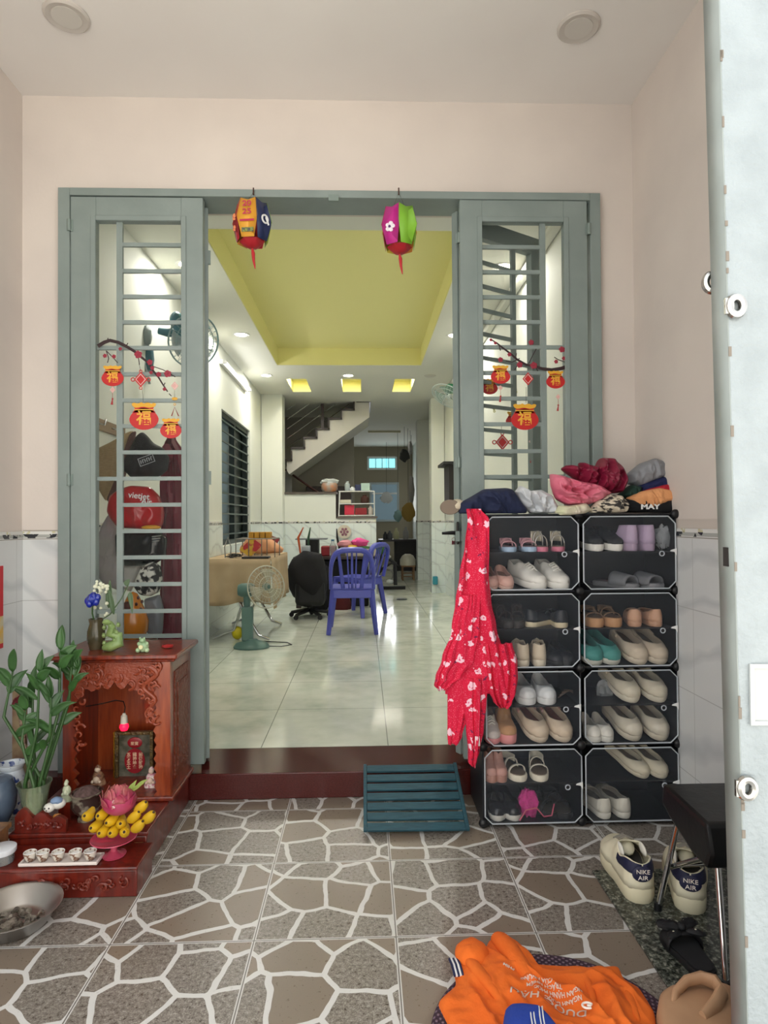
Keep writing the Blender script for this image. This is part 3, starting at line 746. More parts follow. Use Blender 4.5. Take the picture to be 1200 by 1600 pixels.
def shoe(kind, L, W, H, up, so, inn, sh=.3, lace=None, label=None, strap=None, group=None, accent=None, plat=0.0, name=None, cat='shoe'):
    """heel at y=-L/2, toe at +L/2, standing on z=0"""
    nm = name or {'sneaker': 'sneaker', 'clog': 'clog', 'flat': 'slip_on_shoe', 'boot': 'ankle_boot', 'sandal': 'sandal', 'slide': 'slide_sandal', 'mj': 'strap_shoe'}[kind]
    r = T(nm, label, cat, group=group)
    zs = H*sh
    def a(u): return W/2*itp(OUTL, u)
    us = [0, .012, .03, .06, .1, .16, .24, .34, .44, .54, .64, .74, .82, .89, .94, .97, .988, 1]
    pts = [(a(u)*1.04, (u-.5)*L*1.02) for u in us] + [(-a(u)*1.04, (u-.5)*L*1.02) for u in reversed(us[1:-1])]
    b = MB(); M = Matrix.Identity(4)
    n = len(pts)
    lay = []
    for z, s in ((0, .93), (zs*.25, 1.0), (zs*.8, 1.02), (zs, .97)):
        lay.append([b.v((x*s, y*(s*.3+.7), z + plat*0)) for x, y in pts])
    for A, B in zip(lay, lay[1:]):
        for k in range(n): b.face([A[k], A[(k+1)%n], B[(k+1)%n], B[k]])
    b.face(lay[0][::-1]); b.face(lay[-1])
    b.build('sole', so, r, local=True, ang=50)
    b = MB(); b.prism([(x*.86, y*.93) for x, y in pts], zs, zs+.003, M); b.build('insole', inn, r, local=True)
    if kind in HT:
        u0, u1, dm = OPN[kind]; ht = HT[kind]; hu = H-zs
        def P(u, v):
            uu = .5-.5*math.cos(PI*u); uu = .6*uu+.4*u
            return surf(kind, L, W, H, zs, uu, 1 if v <= .5 else -1, v*2 if v <= .5 else (1-v)*2), 0
        nu, hv = 34, 8
        b = MB(); rows = []
        for i in range(nu+1):
            row = []
            for j in range(hv+1): row.append(b.v(P(i/nu, j/hv*.5)[0]))
            row2 = [b.v(P(i/nu, .5+1e-6+j/hv*(.5-1e-6))[0]) for j in range(hv+1)]
            rows.append((row, row2))
        for i in range(nu):
            for h in (0, 1):
                A, B = rows[i][h], rows[i+1][h]
                for j in range(hv): b.face([A[j], B[j], B[j+1], A[j+1]])
        bmesh.ops.remove_doubles(b.bm, verts=b.bm.verts, dist=.0004)
        b.build('upper', up, r, local=True, solid=.0035, ang=70)
        if kind == 'sneaker':
            b = MB(); b.ell((0, L*.04, H*.72), (W*.20, L*.13, H*.10), 12, M=Matrix.Rotation(.35, 4, 'X')); b.build('tongue', up, r, local=True)
            if lace:
                b = MB()
                for k in range(4):
                    y = L*(.04+.06*k); z = zs + hu*itp(ht, .54+.06*k) + .004
                    b.tube([(-W*.2, y, z-.006), (0, y+.004, z+.003), (W*.2, y, z-.006)], .003, 5)
                b.build('laces', lace, r, local=True)
        if kind == 'clog' and strap:
            b = MB(); b.tube([(W*.42*math.cos(t), -L*.12-L*.36*math.sin(t), H*.62+H*.12*math.sin(t)) for t in [PI*k/10 for k in range(11)]], .006, 8, flat=1.4)
            b.build('heel_strap', strap, r, local=True)
    if kind == 'slide':
        b = MB()
        def F(u, v):
            t = PI*v; y = (-.02+.40*u)*L; w = W/2*itp(OUTL, .48+.40*u)*1.05
            return Vector((w*math.cos(t), y, zs*.6+(H-zs*.6)*math.sin(t)**.6*(1-.25*u)))
        b.grid(F, 6, 14); b.build('strap', up, r, local=True, solid=.006)
    if kind in ('sandal', 'mj'):
        for y, h in ((.24, .75), (-.02, .95)):
            w = W/2*itp(OUTL, .5+y)
            b = MB(); b.grid(lambda u, v: Vector((w*math.cos(PI*v), (y+.06*u-.03)*L, zs*.7+(H*h-zs*.7)*math.sin(PI*v)**.6)), 2, 12); b.build('strap', up, r, local=True, solid=.003)
        b = MB(); b.grid(lambda u, v: Vector((W*.38*math.cos(PI*v), -L*.12-L*.34*math.sin(PI*v), zs+(H-zs)*(.3+.6*u))), 3, 12); b.build('heel_counter', accent or up, r, local=True, solid=.003)
    return r
def pair(mk, spots, labs, group):
    """one shoe built, its mate copied; spots = ((x, y, z, rotation, tilt), ...)"""
    first = mk()
    for i, ((x, y, z, rz, tx), lab) in enumerate(zip(spots, labs)):
        o = first if i == 0 else copy_tree(first)
        o.location = (x, y, z); o.rotation_euler = (tx, 0, rz); o['label'] = lab; o['group'] = group
SH = lambda c, ro=.6: mat(c, ro)
WH, CR_, BEI, GRY, PNK = mat('#e9e5dc', .6), mat('#ddd3bd', .65), mat('#c9b79c', .65), mat('#8b8b8d', .7), mat('#e3a9a6', .6)
IN_D, IN_L, IN_B = mat('#3d3833', .8), mat('#857b6f', .8), mat('#6b5a4b', .8)
def lv(row, up): return RZ[row] + (.152 if up else .0035)
def put(row, up, pxs, kind, L, W, H, cols, desc, where, toe=True, rz=(0, 0), Y=None, tilt=None, **kw):
    """row 0 = lowest; pxs = photo columns of the shoes of the pair on that shelf"""
    z = lv(row, up); y = RY0 + .024 + L/2 if Y is None else Y; tilt = (.30 if kind == 'clog' else .10 if kind == 'sneaker' else .0) if tilt is None else tilt
    if toe: z += L/2*math.sin(tilt)*1.0
    else: tilt = 0
    col = 0 if pxs[0] < 908 else 1; spots = []
    for px, a in zip(pxs, rz):
        x = at(px, 1000, y-L*.3).x - math.sin(a)*L*.3; e = L/2*abs(math.sin(a)) + W/2*1.06*math.cos(a) + .005
        x = min(max(x, RX[col]+e), RX[col+1]-e); spots.append((x, y, z, (PI if toe else 0)+a, -tilt))
    n = len(pxs)
    where = '%s shelf behind %s %s door' % ('upper' if up else 'lower', ('bottom', 'third', 'second', 'top')[row], ('left', 'right')[col])
    labs = [('%s, %s one, %s' % (desc, 'left' if i == 0 else 'right', where)) if n > 1 else '%s, %s' % (desc, where) for i in range(n)]
    pair(lambda: shoe(kind, L, W, H, *cols, **kw), spots, labs, 'pair: %s, %s' % (desc, where))
tl_ = 'top left cubicle'; 
put(3, True, (797, 829), 'mj', .14, .058, .055, (mat('#dfa7ae', .4), mat('#9db4cc', .5), mat('#5d4048', .7)), 'small pink strap shoe with blue sole', 'upper shelf of the top left cubicle', sh=.35)
put(3, True, (848, 874), 'sandal', .13, .050, .085, (mat('#c9c2b8', .25, .5), mat('#c96f86', .5), IN_B), 'small silver sandal with pink sole', 'upper shelf of the top left cubicle', sh=.22, accent=CR_, rz=(.1, -.1))
put(3, False, (767, 791), 'clog', .15, .062, .06, (mat('#d3a698', .6), mat('#d9b3a5', .6), mat('#8f6f63', .8)), 'small dusty pink clog', 'lower shelf of the top left cubicle', rz=(0, .05))
put(3, False, (838, 874), 'sneaker', .23, .082, .095, (WH, WH, IN_L), 'white sneaker', 'lower shelf of the top left cubicle', lace=WH, rz=(.35, .2))
put(3, True, (930, 960), 'sneaker', .21, .07, .085, (mat('#17181c', .6), WH, IN_D), 'black shoe with white toe sole', 'upper shelf of the top right cubicle', sh=.35, rz=(.05, .1))
put(3, True, (985, 1012), 'boot', .17, .066, .105, (mat('#b9a3bd', .6), mat('#a892a9', .6), IN_D), 'lilac tall shoe', 'upper shelf of the top right cubicle', rz=(.3, .2), toe=False)
put(3, False, (984, 1022), 'slide', .21, .085, .06, (mat('#76767a', .7), mat('#88878a', .7), mat('#6e6c70', .8)), 'grey slide sandal', 'lower shelf of the top right cubicle', rz=(.5, .4))
put(2, True, (836, 878), 'flat', .20, .075, .075, (mat('#1b1d24', .45), mat('#cbbd9e', .6), IN_D), 'black flat shoe with cream sole', 'upper shelf of the left cubicle, second tier from top', toe=False, rz=(-.8, -.1))
put(2, True, (793, 809), 'sandal', .18, .055, .08, (mat('#3a3230', .6), mat('#2a2422', .6), IN_D), 'dark strappy sandal', 'upper shelf of the left cubicle, second tier from top', rz=(.2, -.2))
put(2, False, (815, 842), 'sneaker', .19, .07, .095, (mat('#cfc0a8', .7), mat('#d8ccb6', .6), IN_B), 'cream sneaker seen from its heel', 'lower shelf of the left cubicle, second tier from top', toe=False, lace=CR_, rz=(.05, -.15))
put(2, False, (868, 890), 'flat', .20, .072, .07, (mat('#181920', .5), mat('#121216', .5), IN_D), 'plain black shoe', 'lower shelf of the left cubicle, second tier from top')
put(2, True, (930, 958), 'sandal', .18, .068, .07, (mat('#8a6a4f', .6), mat('#b98a5f', .6), mat('#6e523c', .8)), 'tan wedge sandal', 'upper shelf of the right cubicle, second tier from top', sh=.5)
put(2, True, (992, 1022), 'flat', .20, .072, .075, (mat('#cfa183', .6), mat('#c39678', .6), mat('#86614b', .8)), 'peach flat shoe', 'upper shelf of the right cubicle, second tier from top', rz=(-.35, -.1), toe=False)
put(2, False, (920, 952), 'clog', .20, .085, .08, (mat('#3f8d86', .6), mat('#c9c7ba', .6), mat('#2d6a66', .8)), 'teal clog with pale sole', 'lower shelf of the right cubicle, second tier from top', rz=(.1, .25))
put(2, False, (993, 1030), 'clog', .235, .088, .085, (mat('#d0bfa8', .65), mat('#d6c7b1', .65), mat('#6b5a4a', .8)), 'large beige clog', 'lower shelf of the right cubicle, second tier from top', strap=mat('#d0bfa8', .65), rz=(.1, .1))
put(1, True, (822, 853), 'flat', .19, .075, .09, (mat('#dedfdf', .3), mat('#d6d6d4', .3), IN_L), 'white shoe in clear wrapping', 'upper shelf of the left cubicle, third tier from top')
put(1, False, (768,), 'sneaker', .18, .065, .085, (mat('#c9beb7', .6), mat('#d98a8c', .6), IN_L), 'grey and pink child sneaker', 'lower shelf of the left cubicle, third tier from top', lace=WH)
put(1, False, (792,), 'boot', .17, .07, .125, (mat('#b98b62', .7), mat('#dd8f8d', .6), IN_B), 'tan ribbed ankle boot with pink sole', 'lower shelf of the left cubicle, third tier from top')
put(1, False, (838, 882), 'clog', .225, .088, .085, (mat('#d3bfa6', .65), mat('#d8c6ae', .65), mat('#7d4a44', .8)), 'beige clog with pink lining', 'lower shelf of the left cubicle, third tier from top', strap=mat('#b98d86', .65), rz=(.25, .2))
put(1, True, (980, 1022), 'clog', .235, .09, .085, (mat('#d8cdb6', .65), mat('#dcd2bd', .65), mat('#6b604f', .8)), 'cream clog with deep opening', 'upper shelf of the right cubicle, third tier from top', strap=mat('#d8cdb6', .65), rz=(.2, .15))
put(1, False, (926, 945), 'flat', .15, .058, .08, (mat('#e4dfd4', .6), mat('#dedad0', .6), IN_L), 'small white patterned slip-on shoe', 'lower shelf of the right cubicle, third tier from top')
put(1, False, (983, 1028), 'clog', .22, .088, .09, (mat('#d9cfbb', .3), mat('#d6cbb6', .3), IN_L), 'cream clog wrapped in shiny plastic', 'lower shelf of the right cubicle, third tier from top', rz=(.2, .1))
put(0, True, (766, 781), 'boot', .13, .05, .10, (mat('#bf8f83', .6), mat('#a87a6c', .6), IN_D), 'small dusty pink boot', 'upper shelf of the lowest left cubicle')
put(0, True, (808, 841), 'mj', .17, .07, .07, (mat('#e1dac9', .6), mat('#dfd6c2', .6), IN_B), 'white strap sandal', 'upper shelf of the lowest left cubicle', sh=.35, rz=(.3, -.1))
put(0, False, (775, 798), 'flat', .21, .07, .08, (mat('#141519', .25), mat('#c9c6bd', .5), IN_D), 'black patent shoe with pale sole edge', 'floor of the lowest left cubicle', rz=(-.2, .1))
put(0, False, (858, 890), 'sandal', .20, .08, .07, (mat('#16161a', .6), mat('#1b1b1f', .6), IN_D), 'black strappy sandal', 'floor of the lowest left cubicle', rz=(.6, .3))
put(0, True, (996, 1032), 'clog', .21, .08, .065, (mat('#d8cdb4', .65), mat('#d8cdb4', .65), IN_L), 'low cream clog with round toe holes', 'upper shelf of the lowest right cubicle', rz=(.45, .3))
put(0, False, (937, 967), 'flat', .22, .078, .085, (mat('#ded8c9', .65), mat('#e3ddcf', .65), mat('#8d867a', .8)), 'off-white canvas slip-on', 'floor of the lowest right cubicle', toe=False, rz=(.1, .12))
# wrapped bits and strings inside the cabinet
BAG = thin_mat('crumpled_clear_plastic', '#c9ccd0', .42, .2, .12)
def blob(name, lab, cat, px, py0, py1, w, m, Y, seed, rough=.5, flat=.6, grp=None):
    a, c = at(px, py1, Y), at(px, py0, Y)
    b = MB(); b.ell((a.x, Y, (a.z+c.z)/2), (w/2, w/2*flat, (c.z-a.z)/2), 18, rough=rough, fr=7, seed=seed)
    o = b.build(name, m); tag(o, lab, cat, grp); return o
blob('plastic_bag', 'crumpled clear plastic bag beside the lilac shoes in the cabinet', 'bag', 1038, 822, 857, .075, BAG, 2.47, 4)
blob('plastic_bag', 'small clear plastic bag behind the cream clogs in the cabinet', 'bag', 944, 1064, 1100, .06, BAG, 2.55, 5)
blob('knit_cloth', 'bright pink knitted cloth stuffed beside black shoes in the cabinet', 'cloth', 826, 1232, 1275, .075, mat('#d13d8f', .9, bump=.6, bscale=200, col2='#b52d77', scale=60), 2.46, 6)
r = T('bundle_of_straps', 'bundle of dark straps lying beside wrapped shoes in the cabinet', 'straps', at(884, 1088, 2.47))
for k in range(4):
    p = at(872+3*k, 1090-4*k, 2.47); q = at(900, 1078+3*k, 2.50); MB().tube([p, (p+q)/2+Vector((0, 0, .01)), q], .003, 6).build('strap', mat('#5a4b40', .6), r)
o = MB().tube([at(812, 1282, 2.43), at(822, 1266, 2.43), at(838, 1262, 2.43), at(850, 1276, 2.43), at(862, 1274, 2.43), at(866, 1256, 2.43)], .0028, 6).build('cord', mat('#c2506a', .5)); tag(o, 'thin red cord coiled in front of the black sandals in the cabinet', 'cord')

# ------------------------------------------------------------------ the heap of clothes on the cabinet
RT = RZ[4] + .004
def heap(name, lab, cat, pts, Y, depth, m, fold, seed, dirn=(1, .4), fr=16, tf=.05, tb=.05, zoff=0, **kw):
    fold *= 1.3; fr *= 2.1
    P = [at(x, y, Y) for x, y in pts]; c = sum(P, Vector())/len(P)
    b = MB().puff([(p.x-c.x, p.z-c.z) for p in P], FR((c.x, Y, c.z+zoff)), tf, tb, fold, fr, dirn, seed, **kw)
    for v in b.bm.verts:
        if v.co.z < RT+.002 and Y - .2 > 0 and v.co.y > RY0: v.co.z = RT + .002
    o = b.build(name, m, sub=1); tag(o, lab, cat, 'clothes heaped on the shoe cabinet'); return o
heap('folded_shirt', 'black folded shirt with white lettering at the bottom of the pile', 'shirt', [(985, 778), (1010, 770), (1062, 772), (1068, 800), (1030, 806), (975, 804), (930, 802), (932, 786)], 2.50, .1, mat('#0f1014', .85), .004, 1)
sh = [o for o in COL.objects if o.name.startswith('folded_shirt')][0]
p = at(1017, 792, 2.405); text('MAY', .026, WHITE, 'lettering', sh, FR((p.x, 2.41, p.z)), sx=1.4, bold=.001)
heap('towel', 'peach orange folded towel on top of the black shirt', 'towel', [(978, 778), (1000, 768), (1030, 762), (1058, 768), (1060, 780), (1035, 788), (1003, 799), (985, 790)], 2.48, .1, mat('#e3a06b', .9, bump=.3, bscale=150), .008, 2, tf=.035)
heap('folded_blouse', 'bright red folded blouse between the orange and navy ones', 'blouse', [(985, 772), (1010, 764), (1045, 754), (1061, 756), (1058, 769), (1030, 772), (1000, 778)], 2.52, .1, mat('#b81a30', .8), .006, 3)
heap('folded_blouse', 'dark green folded garment peeking out under the navy one', 'blouse', [(963, 776), (985, 758), (1000, 760), (996, 778), (975, 780)], 2.53, .1, mat('#12342b', .8), .006, 13)
heap('folded_trousers', 'navy blue folded trousers under the grey garment', 'trousers', [(978, 775), (995, 758), (1030, 745), (1050, 742), (1052, 758), (1025, 764), (1000, 776)], 2.54, .1, mat('#141d4b', .85), .008, 4)
heap('folded_jacket', 'shiny grey folded garment at the top of the pile', 'jacket', [(980, 756), (978, 742), (1000, 724), (1022, 716), (1040, 722), (1044, 742), (1020, 752), (995, 762)], 2.55, .1, mat('#83858a', .5), .009, 5)
heap('folded_umbrella', 'maroon folded umbrella or raincoat lying fanned out on the pink one', 'umbrella', [(875, 732), (885, 726), (905, 735), (903, 722), (930, 730), (938, 715), (958, 716), (972, 730), (980, 752), (972, 770), (950, 772), (920, 765), (895, 748)], 2.50, .1, mat('#7e1233', .5), .03, 6, fr=26, dirn=(1, -.2), sm=1, tf=.06)
heap('raincoat', 'pink crumpled raincoat beneath the maroon umbrella', 'raincoat', [(858, 740), (872, 742), (905, 752), (935, 758), (955, 770), (940, 782), (915, 790), (885, 790), (868, 780), (860, 760)], 2.46, .1, mat('#cf5f78', .45, col2='#d97b8d', scale=9), .028, 7, fr=24, dirn=(.4, 1), tf=.055, sm=1)
heap('patterned_scarf', 'black and cream zebra-striped scarf bundled at the cabinet front edge', 'scarf', [(920, 795), (930, 785), (950, 772), (970, 774), (982, 788), (978, 800), (945, 803), (922, 802)], 2.43, .1, mat('#33302e', .8, col2='#cfc4ae', scale=30, stretch=(1, 1, 3), lo=.47, hi=.53, detail=2), .014, 8, fr=24, tf=.045)
heap('face_towel', 'pale green and cream small towel in front of the pink raincoat', 'towel', [(866, 800), (872, 790), (890, 790), (915, 786), (925, 797), (912, 803), (885, 806), (870, 806)], 2.415, .1, mat('#c9cba6', .85, col2='#cfc3b0', scale=12), .012, 9, tf=.03, tb=.03)
heap('plastic_bag', 'white plastic bag between the navy cloth and the pink raincoat', 'bag', [(804, 768), (812, 758), (820, 768), (845, 765), (862, 775), (872, 795), (868, 804), (830, 804), (814, 790)], 2.47, .1, mat('#cfd2d6', .35, alpha=.85), .018, 10, fr=24, tf=.055)
heap('draped_cloth', 'navy cloth draped over the left top corner of the cabinet', 'cloth', [(715, 787), (735, 776), (755, 764), (790, 762), (800, 764), (812, 782), (824, 798), (820, 806), (780, 806), (740, 802), (716, 804)], 2.46, .1, mat('#17203f', .85), .018, 12, fr=16, tf=.065, dirn=(1, .6))
sl = T('slipper', 'single beige and brown slipper lying sole out on the cabinet corner', 'slipper', at(705, 792, 2.47))
b = MB(); p = at(703, 792, 2.45); b.lathe([(0, 0), (.036, 0), (.04, .006), (.036, .012), (0, .012)], (p.x, p.y, p.z), 24, M=Matrix.Rotation(PI/2+.2, 4, 'X') @ Matrix.Scale(.75, 4, (0, 1, 0))); b.build('sole', mat('#7d6f60', .7), sl)
b = MB(); p = at(714, 790, 2.48); b.ell(p, (.032, .05, .026), 14); b.build('upper', mat('#c9bda4', .7), sl)

# ------------------------------------------------------------------ printed pyjamas hanging at the cabinet's left edge
PR = print_mat()
def wrow(x0, x1, y, Y=2.36): a = at(x0, y, Y); c = at(x1, y, Y); return (a.x, c.x, a.z)
r = T('pyjama_suit', 'pink pyjamas with white animal print, hanging down from the cabinet top corner', 'pyjamas', at(745, 800, 2.37))
b = MB(); b.strip([wrow(729, 752, 795), wrow(731, 765, 812), wrow(727, 765, 850), wrow(718, 764, 900), wrow(712, 768, 940), wrow(706, 776, 980), wrow(700, 786, 1020), wrow(696, 796, 1060), wrow(696, 800, 1085)], 2.365, .018, .012, seed=2, n=44, seg=64)
b.strip([wrow(756, 800, 1005), wrow(759, 808, 1035), wrow(761, 809, 1060), wrow(764, 806, 1080), wrow(770, 800, 1095), wrow(779, 791, 1105)], 2.357, .020, .012, seed=9, n=24, seg=48)
b.build('shirt', PR, r)
b = MB(); b.strip([wrow(718, 750, 930, 2.35), wrow(705, 748, 985, 2.35), wrow(690, 740, 1030, 2.35), wrow(680, 722, 1058, 2.35), wrow(678, 706, 1070, 2.35), wrow(684, 694, 1078, 2.35)], 2.345, .014, .008, seed=4, n=30, seg=40); b.build('sleeve', PR, r)
b = MB(); b.strip([wrow(702, 760, 1050), wrow(699, 757, 1085), wrow(699, 730, 1120), wrow(699, 722, 1150), wrow(700, 716, 1163)], 2.358, .014, .008, seed=5, n=24, seg=40); b.build('trouser_leg', PR, r)
b = MB(); b.strip([wrow(722, 764, 1060, 2.35), wrow(724, 760, 1100, 2.35), wrow(728, 756, 1140, 2.35), wrow(731, 750, 1170, 2.35), wrow(731, 745, 1190, 2.35), wrow(736, 742, 1196, 2.35)], 2.35, .015, .008, seed=6, n=24, seg=40); b.build('trouser_leg', PR, r)
p = at(746, 1158, 2.33); MB().box(p.x-.009, p.x+.009, 2.328, 2.330, p.z-.018, p.z+.018).build('care_label', WHITE, r)

# ------------------------------------------------------------------ blue slatted duckboard leaning on the step
TL, TR_, BR, BL = at(568, 1210, 2.675), at(713, 1206, 2.675), atz(734, 1299, .012), atz(568, 1301, .012)
TL.z = TR_.z = ZS+.03
r = T('duckboard', 'teal slatted wooden duckboard leaning against the maroon step', 'duckboard', ((BL.x+BR.x)/2, BL.y, 0))
TM = mat('#27525f', .55, col2='#1f4450', scale=20, stretch=(1, 6, 6), bump=.15)
def q2(u, v): return BL.lerp(BR, u).lerp(TL.lerp(TR_, u), v)
nz_ = (BR-BL).cross(TL-BL).normalized()
def bar(u0, v0, u1, v1, t, name, off=0):
    b = MB(); P = [q2(u0, v0), q2(u1, v0), q2(u1, v1), q2(u0, v1)]
    A = [b.v(p+nz_*off) for p in P]; B = [b.v(p+nz_*(t+off)) for p in P]
    b.face(A[::-1]); b.face(B)
    for k in range(4): b.face([A[k], A[(k+1)%4], B[(k+1)%4], B[k]])
    b.build(name, TM, r, bevel=.002)
bar(0, 0, .035, 1, .014, 'side_rail'); bar(.965, 0, 1, 1, .014, 'side_rail')
for k in range(7):
    v = [.0, .145, .29, .435, .58, .725, .88][k]; bar(.036, v, .964, v+.10, .012, 'slat', .001)

# ------------------------------------------------------------------ round mat, orange shirt, blue shorts
c0 = (.44, 1.40); R0 = .30
k = NT('braided_purple_mat'); tc = k.n('TexCoord'); sp = k.n('SeparateXYZ'); k.l(tc.outputs['Object'], sp.inputs[0])
rad = k.math('SQRT', k.math('ADD', k.math('POWER', sp.outputs[0], 2.0), k.math('POWER', sp.outputs[1], 2.0))); ang = k.math('ARCTAN2', sp.outputs[1], sp.outputs[0])
chk = k.math('MULTIPLY', k.math('SINE', k.math('MULTIPLY', rad, 420.0)), k.math('SINE', k.math('MULTIPLY', ang, 95.0)))
k.l(k.mix(k.math('GREATER_THAN', chk, .38), '#3a2634', '#7b6672'), k.b.inputs['Base Color']); k.b.inputs['Roughness'].default_value = .95
bp = k.n('Bump'); bp.inputs['Strength'].default_value = .6; bp.inputs['Distance'].default_value = .004; k.l(chk, bp.inputs['Height']); k.l(bp.outputs[0], k.b.inputs['Normal'])
b = MB(); b.lathe([(0, .002), (R0-.004, .002), (R0, .006), (R0-.006, .011)] + [(R0-.012-.0275*j, .011 - (.002 if j % 2 else 0)) for j in range(10)] + [(0, .011)], (c0[0], c0[1], 0), 72)
o = b.build('round_mat', k.m, org=(c0[0], c0[1], 0)); tag(o, 'dark purple braided round mat under the orange shirt', 'mat')
OR = mat('#dd5f10', .9, col2='#e06a1c', scale=7, bump=.25, bscale=70)
spx = [(682, 1563), (697, 1550), (712, 1535), (706, 1504), (714, 1480), (736, 1471), (757, 1480), (763, 1466), (787, 1459), (808, 1472), (820, 1492), (822, 1504), (862, 1506), (913, 1511), (967, 1507), (975, 1528), (1000, 1542), (1024, 1580), (1028, 1620), (950, 1680), (800, 1690), (720, 1640)]
P = [atz(x, y, .022) for x, y in spx]; cc = Vector((.50, 1.50, 0))
r = T('orange_t_shirt', 'crumpled orange T-shirt with white lettering lying on the purple mat', 't-shirt', (cc.x, cc.y, .012))
b = MB().puff([(p.x-cc.x, p.y-cc.y) for p in P], FL((cc.x, cc.y, .012)),    .030, 0, .019, 27, (1, .55), 3, rings=40, nseg=170, pw=.4, ctr=(0, -.06))
b.ell(atz(737, 1490, .035), (.045, .05, .028), 18, rough=.25, seed=2); 
a_ = atz(778, 1480, .03); b.tube([atz(772, 1462, .03), atz(790, 1476, .035), atz(806, 1500, .04), atz(830, 1530, .04), atz(870, 1570, .03)], [.024, .03, .028, .016, .004], 14, flat=.8)
b.tube([atz(725, 1490, .035), atz(745, 1515, .042), atz(775, 1550, .045), atz(800, 1590, .03)], [.016, .018, .016, .005], 12, flat=.7)
b.tube([atz(905, 1512, .03), atz(925, 1540, .038), atz(930, 1585, .036)], [.008, .013, .006], 10, flat=.7)
b.tube([atz(970, 1530, .03), atz(985, 1560, .035), atz(1000, 1600, .03)], [.01, .013, .006], 10, flat=.7)
sho = b.build('shirt_body', OR, r, sub=1)
b = MB(); P0, P1 = atz(708, 1500, .03), atz(717, 1527, .028)
for k_, m_ in ((0, 0), (1, 1), (2, 0), (3, 1), (4, 0)):
    w = Vector((.0052*k_-.010, 0, .003)); b.m(m_); b.tube([P0+w, (P0+P1)/2+w+Vector((0, 0, .006)), P1+w], .0032, 6)
b.build('striped_cuff', [mat('#1b2348', .8), WHITE], r)
TW = mat('#f0e6dc', .7)
def shirt_text(body, px, py, size, ang, z=.056, sx=1):
    p = atz(px, py, z); x = Vector((-math.cos(ang), -math.sin(ang), 0)); y = Vector((math.sin(ang), -math.cos(ang), 0))
    o = text(body, size, TW, 'lettering', r, frame((0, 0, 0), x, y) , ext=.0003, sx=sx, bold=.0004)
    w = wloc(r)
    me = o.data; me.transform(Matrix.Translation(Vector((p.x, p.y, z))))
    bm = bmesh.new(); bm.from_mesh(me); bmesh.ops.subdivide_edges(bm, edges=[e for e in bm.edges if e.calc_length() > .006], cuts=3); bmesh.ops.triangulate(bm, faces=bm.faces); bm.to_mesh(me); bm.free()
    md = o.modifiers.new('lie_on', 'SHRINKWRAP'); md.target = sho; md.wrap_method = 'PROJECT'; md.use_project_z = True; md.use_negative_direction = True; md.use_positive_direction = True; md.offset = .0012
    return o
shirt_text('D\u01af\u1ee2C H\u1eacU', 856, 1556, .030, -.38, sx=1.1)
shirt_text('NG\u00c0NH D\u01af\u1ee2C', 880, 1551, .0125, -.12)
shirt_text('NG\u00c0N H\u1ea0NH PH\u00daC', 872, 1543, .0125, -.12)
shirt_text('TR\u00c1CH NHI\u1ec6M', 850, 1534, .0125, -.2)
shirt_text('C\u1ee6A NH\u1eeeNG', 838, 1526, .0125, -.25)
shirt_text('PHIM', 795, 1508, .0125, -.45)
p = atz(918, 1575, .05); b = MB().torus((p.x, p.y, .056), .012, .0025, seg=20, s2=6, a0=.3, a1=5.2, sy=.7).ell((p.x+.004, p.y, .056), (.006, .004, .002), 10); b.build('logo', TW, r)
bp_ = [(786, 1590), (788, 1575), (797, 1567), (815, 1567), (845, 1572), (862, 1590), (880, 1612), (860, 1650), (800, 1650), (780, 1620)]
P = [atz(x, y, .06) for x, y in bp_]; cc = sum(P, Vector())/len(P)
r = T('blue_shorts', 'royal blue garment with two white stripes lying on the orange shirt', 'shorts', (cc.x, cc.y, .05))
MB().puff([(p.x-cc.x, p.y-cc.y) for p in P], FL((cc.x, cc.y, .045)), .034, .006, .006, 16, (1, .2), 8, rings=14, nseg=70).build('cloth', mat('#1c3d9a', .85, bump=.2, bscale=90), r)
b = MB()
for dx in (828, 833, 842, 847):
    b.tube([atz(dx, 1572, .074), atz(dx+2, 1590, .083), atz(dx+6, 1612, .083)], .0015, 6, flat=.5)
b.build('white_stripe', WHITE, r)

# ------------------------------------------------------------------ granite slab, floor shoes, stool
sx0 = atz(925, 1360, .008).x; sy1 = atz(925, 1360, .008).y
o = MB().box(sx0, XR-.012, YF-.05, sy1, .0005, .009).build('granite_slab', granite_mat(), bevel=.002); tag(o, 'dark speckled granite slab lying on the tiles under the stool', 'slab')
NV = mat('#1b1d3c', .6); SNW = mat('#e6dfc4', .55, col2='#dcd4b8', scale=14)
def nike(lab):
    r = shoe('sneaker', .29, .128, .135, SNW, mat('#ddd4b4', .55), mat('#6b6660', .9), sh=.33, lace=mat('#8a857a', .8), label=lab)
    L, W, H = .29, .128, .135; zs = H*.33; hu = H-zs; b = MB()
    for s in (-1, 1):
        def F(u, v, s=s):
            uu = .002+.33*u; return surf('sneaker', L, W, H, zs, uu, s, (.42+.12*u) + v*(.56-.22*u), .003)
        b.grid(F, 12, 5)
    b.build('heel_patch', NV, r, local=True, solid=.0022)
    MB().ell((0, -L*.5-.001, zs+hu*.52), (W*.24, .006, hu*.27), 16).build('heel_tab', NV, r, local=True)
    text('NIKE', .018, TW, 'lettering', r, frame((0, -L*.5-.0078, zs+hu*.62), (1, 0, 0), (0, 0, 1)), local=True, bold=.0, sx=1.05)
    text('AIR', .018, TW, 'lettering', r, frame((0, -L*.5-.0078, zs+hu*.42), (1, 0, 0), (0, 0, 1)), local=True, bold=.0, sx=1.1)
    for s in (-1, 1):
        MB().ell((s*W*.27, -L*.16, zs+hu*.80), (.006, .035, .016), 12).build('padded_collar', mat('#e9e6da', .8), r, local=True)
    return r
n1 = nike('white sneaker with navy heel patch, standing left of the stool leg')
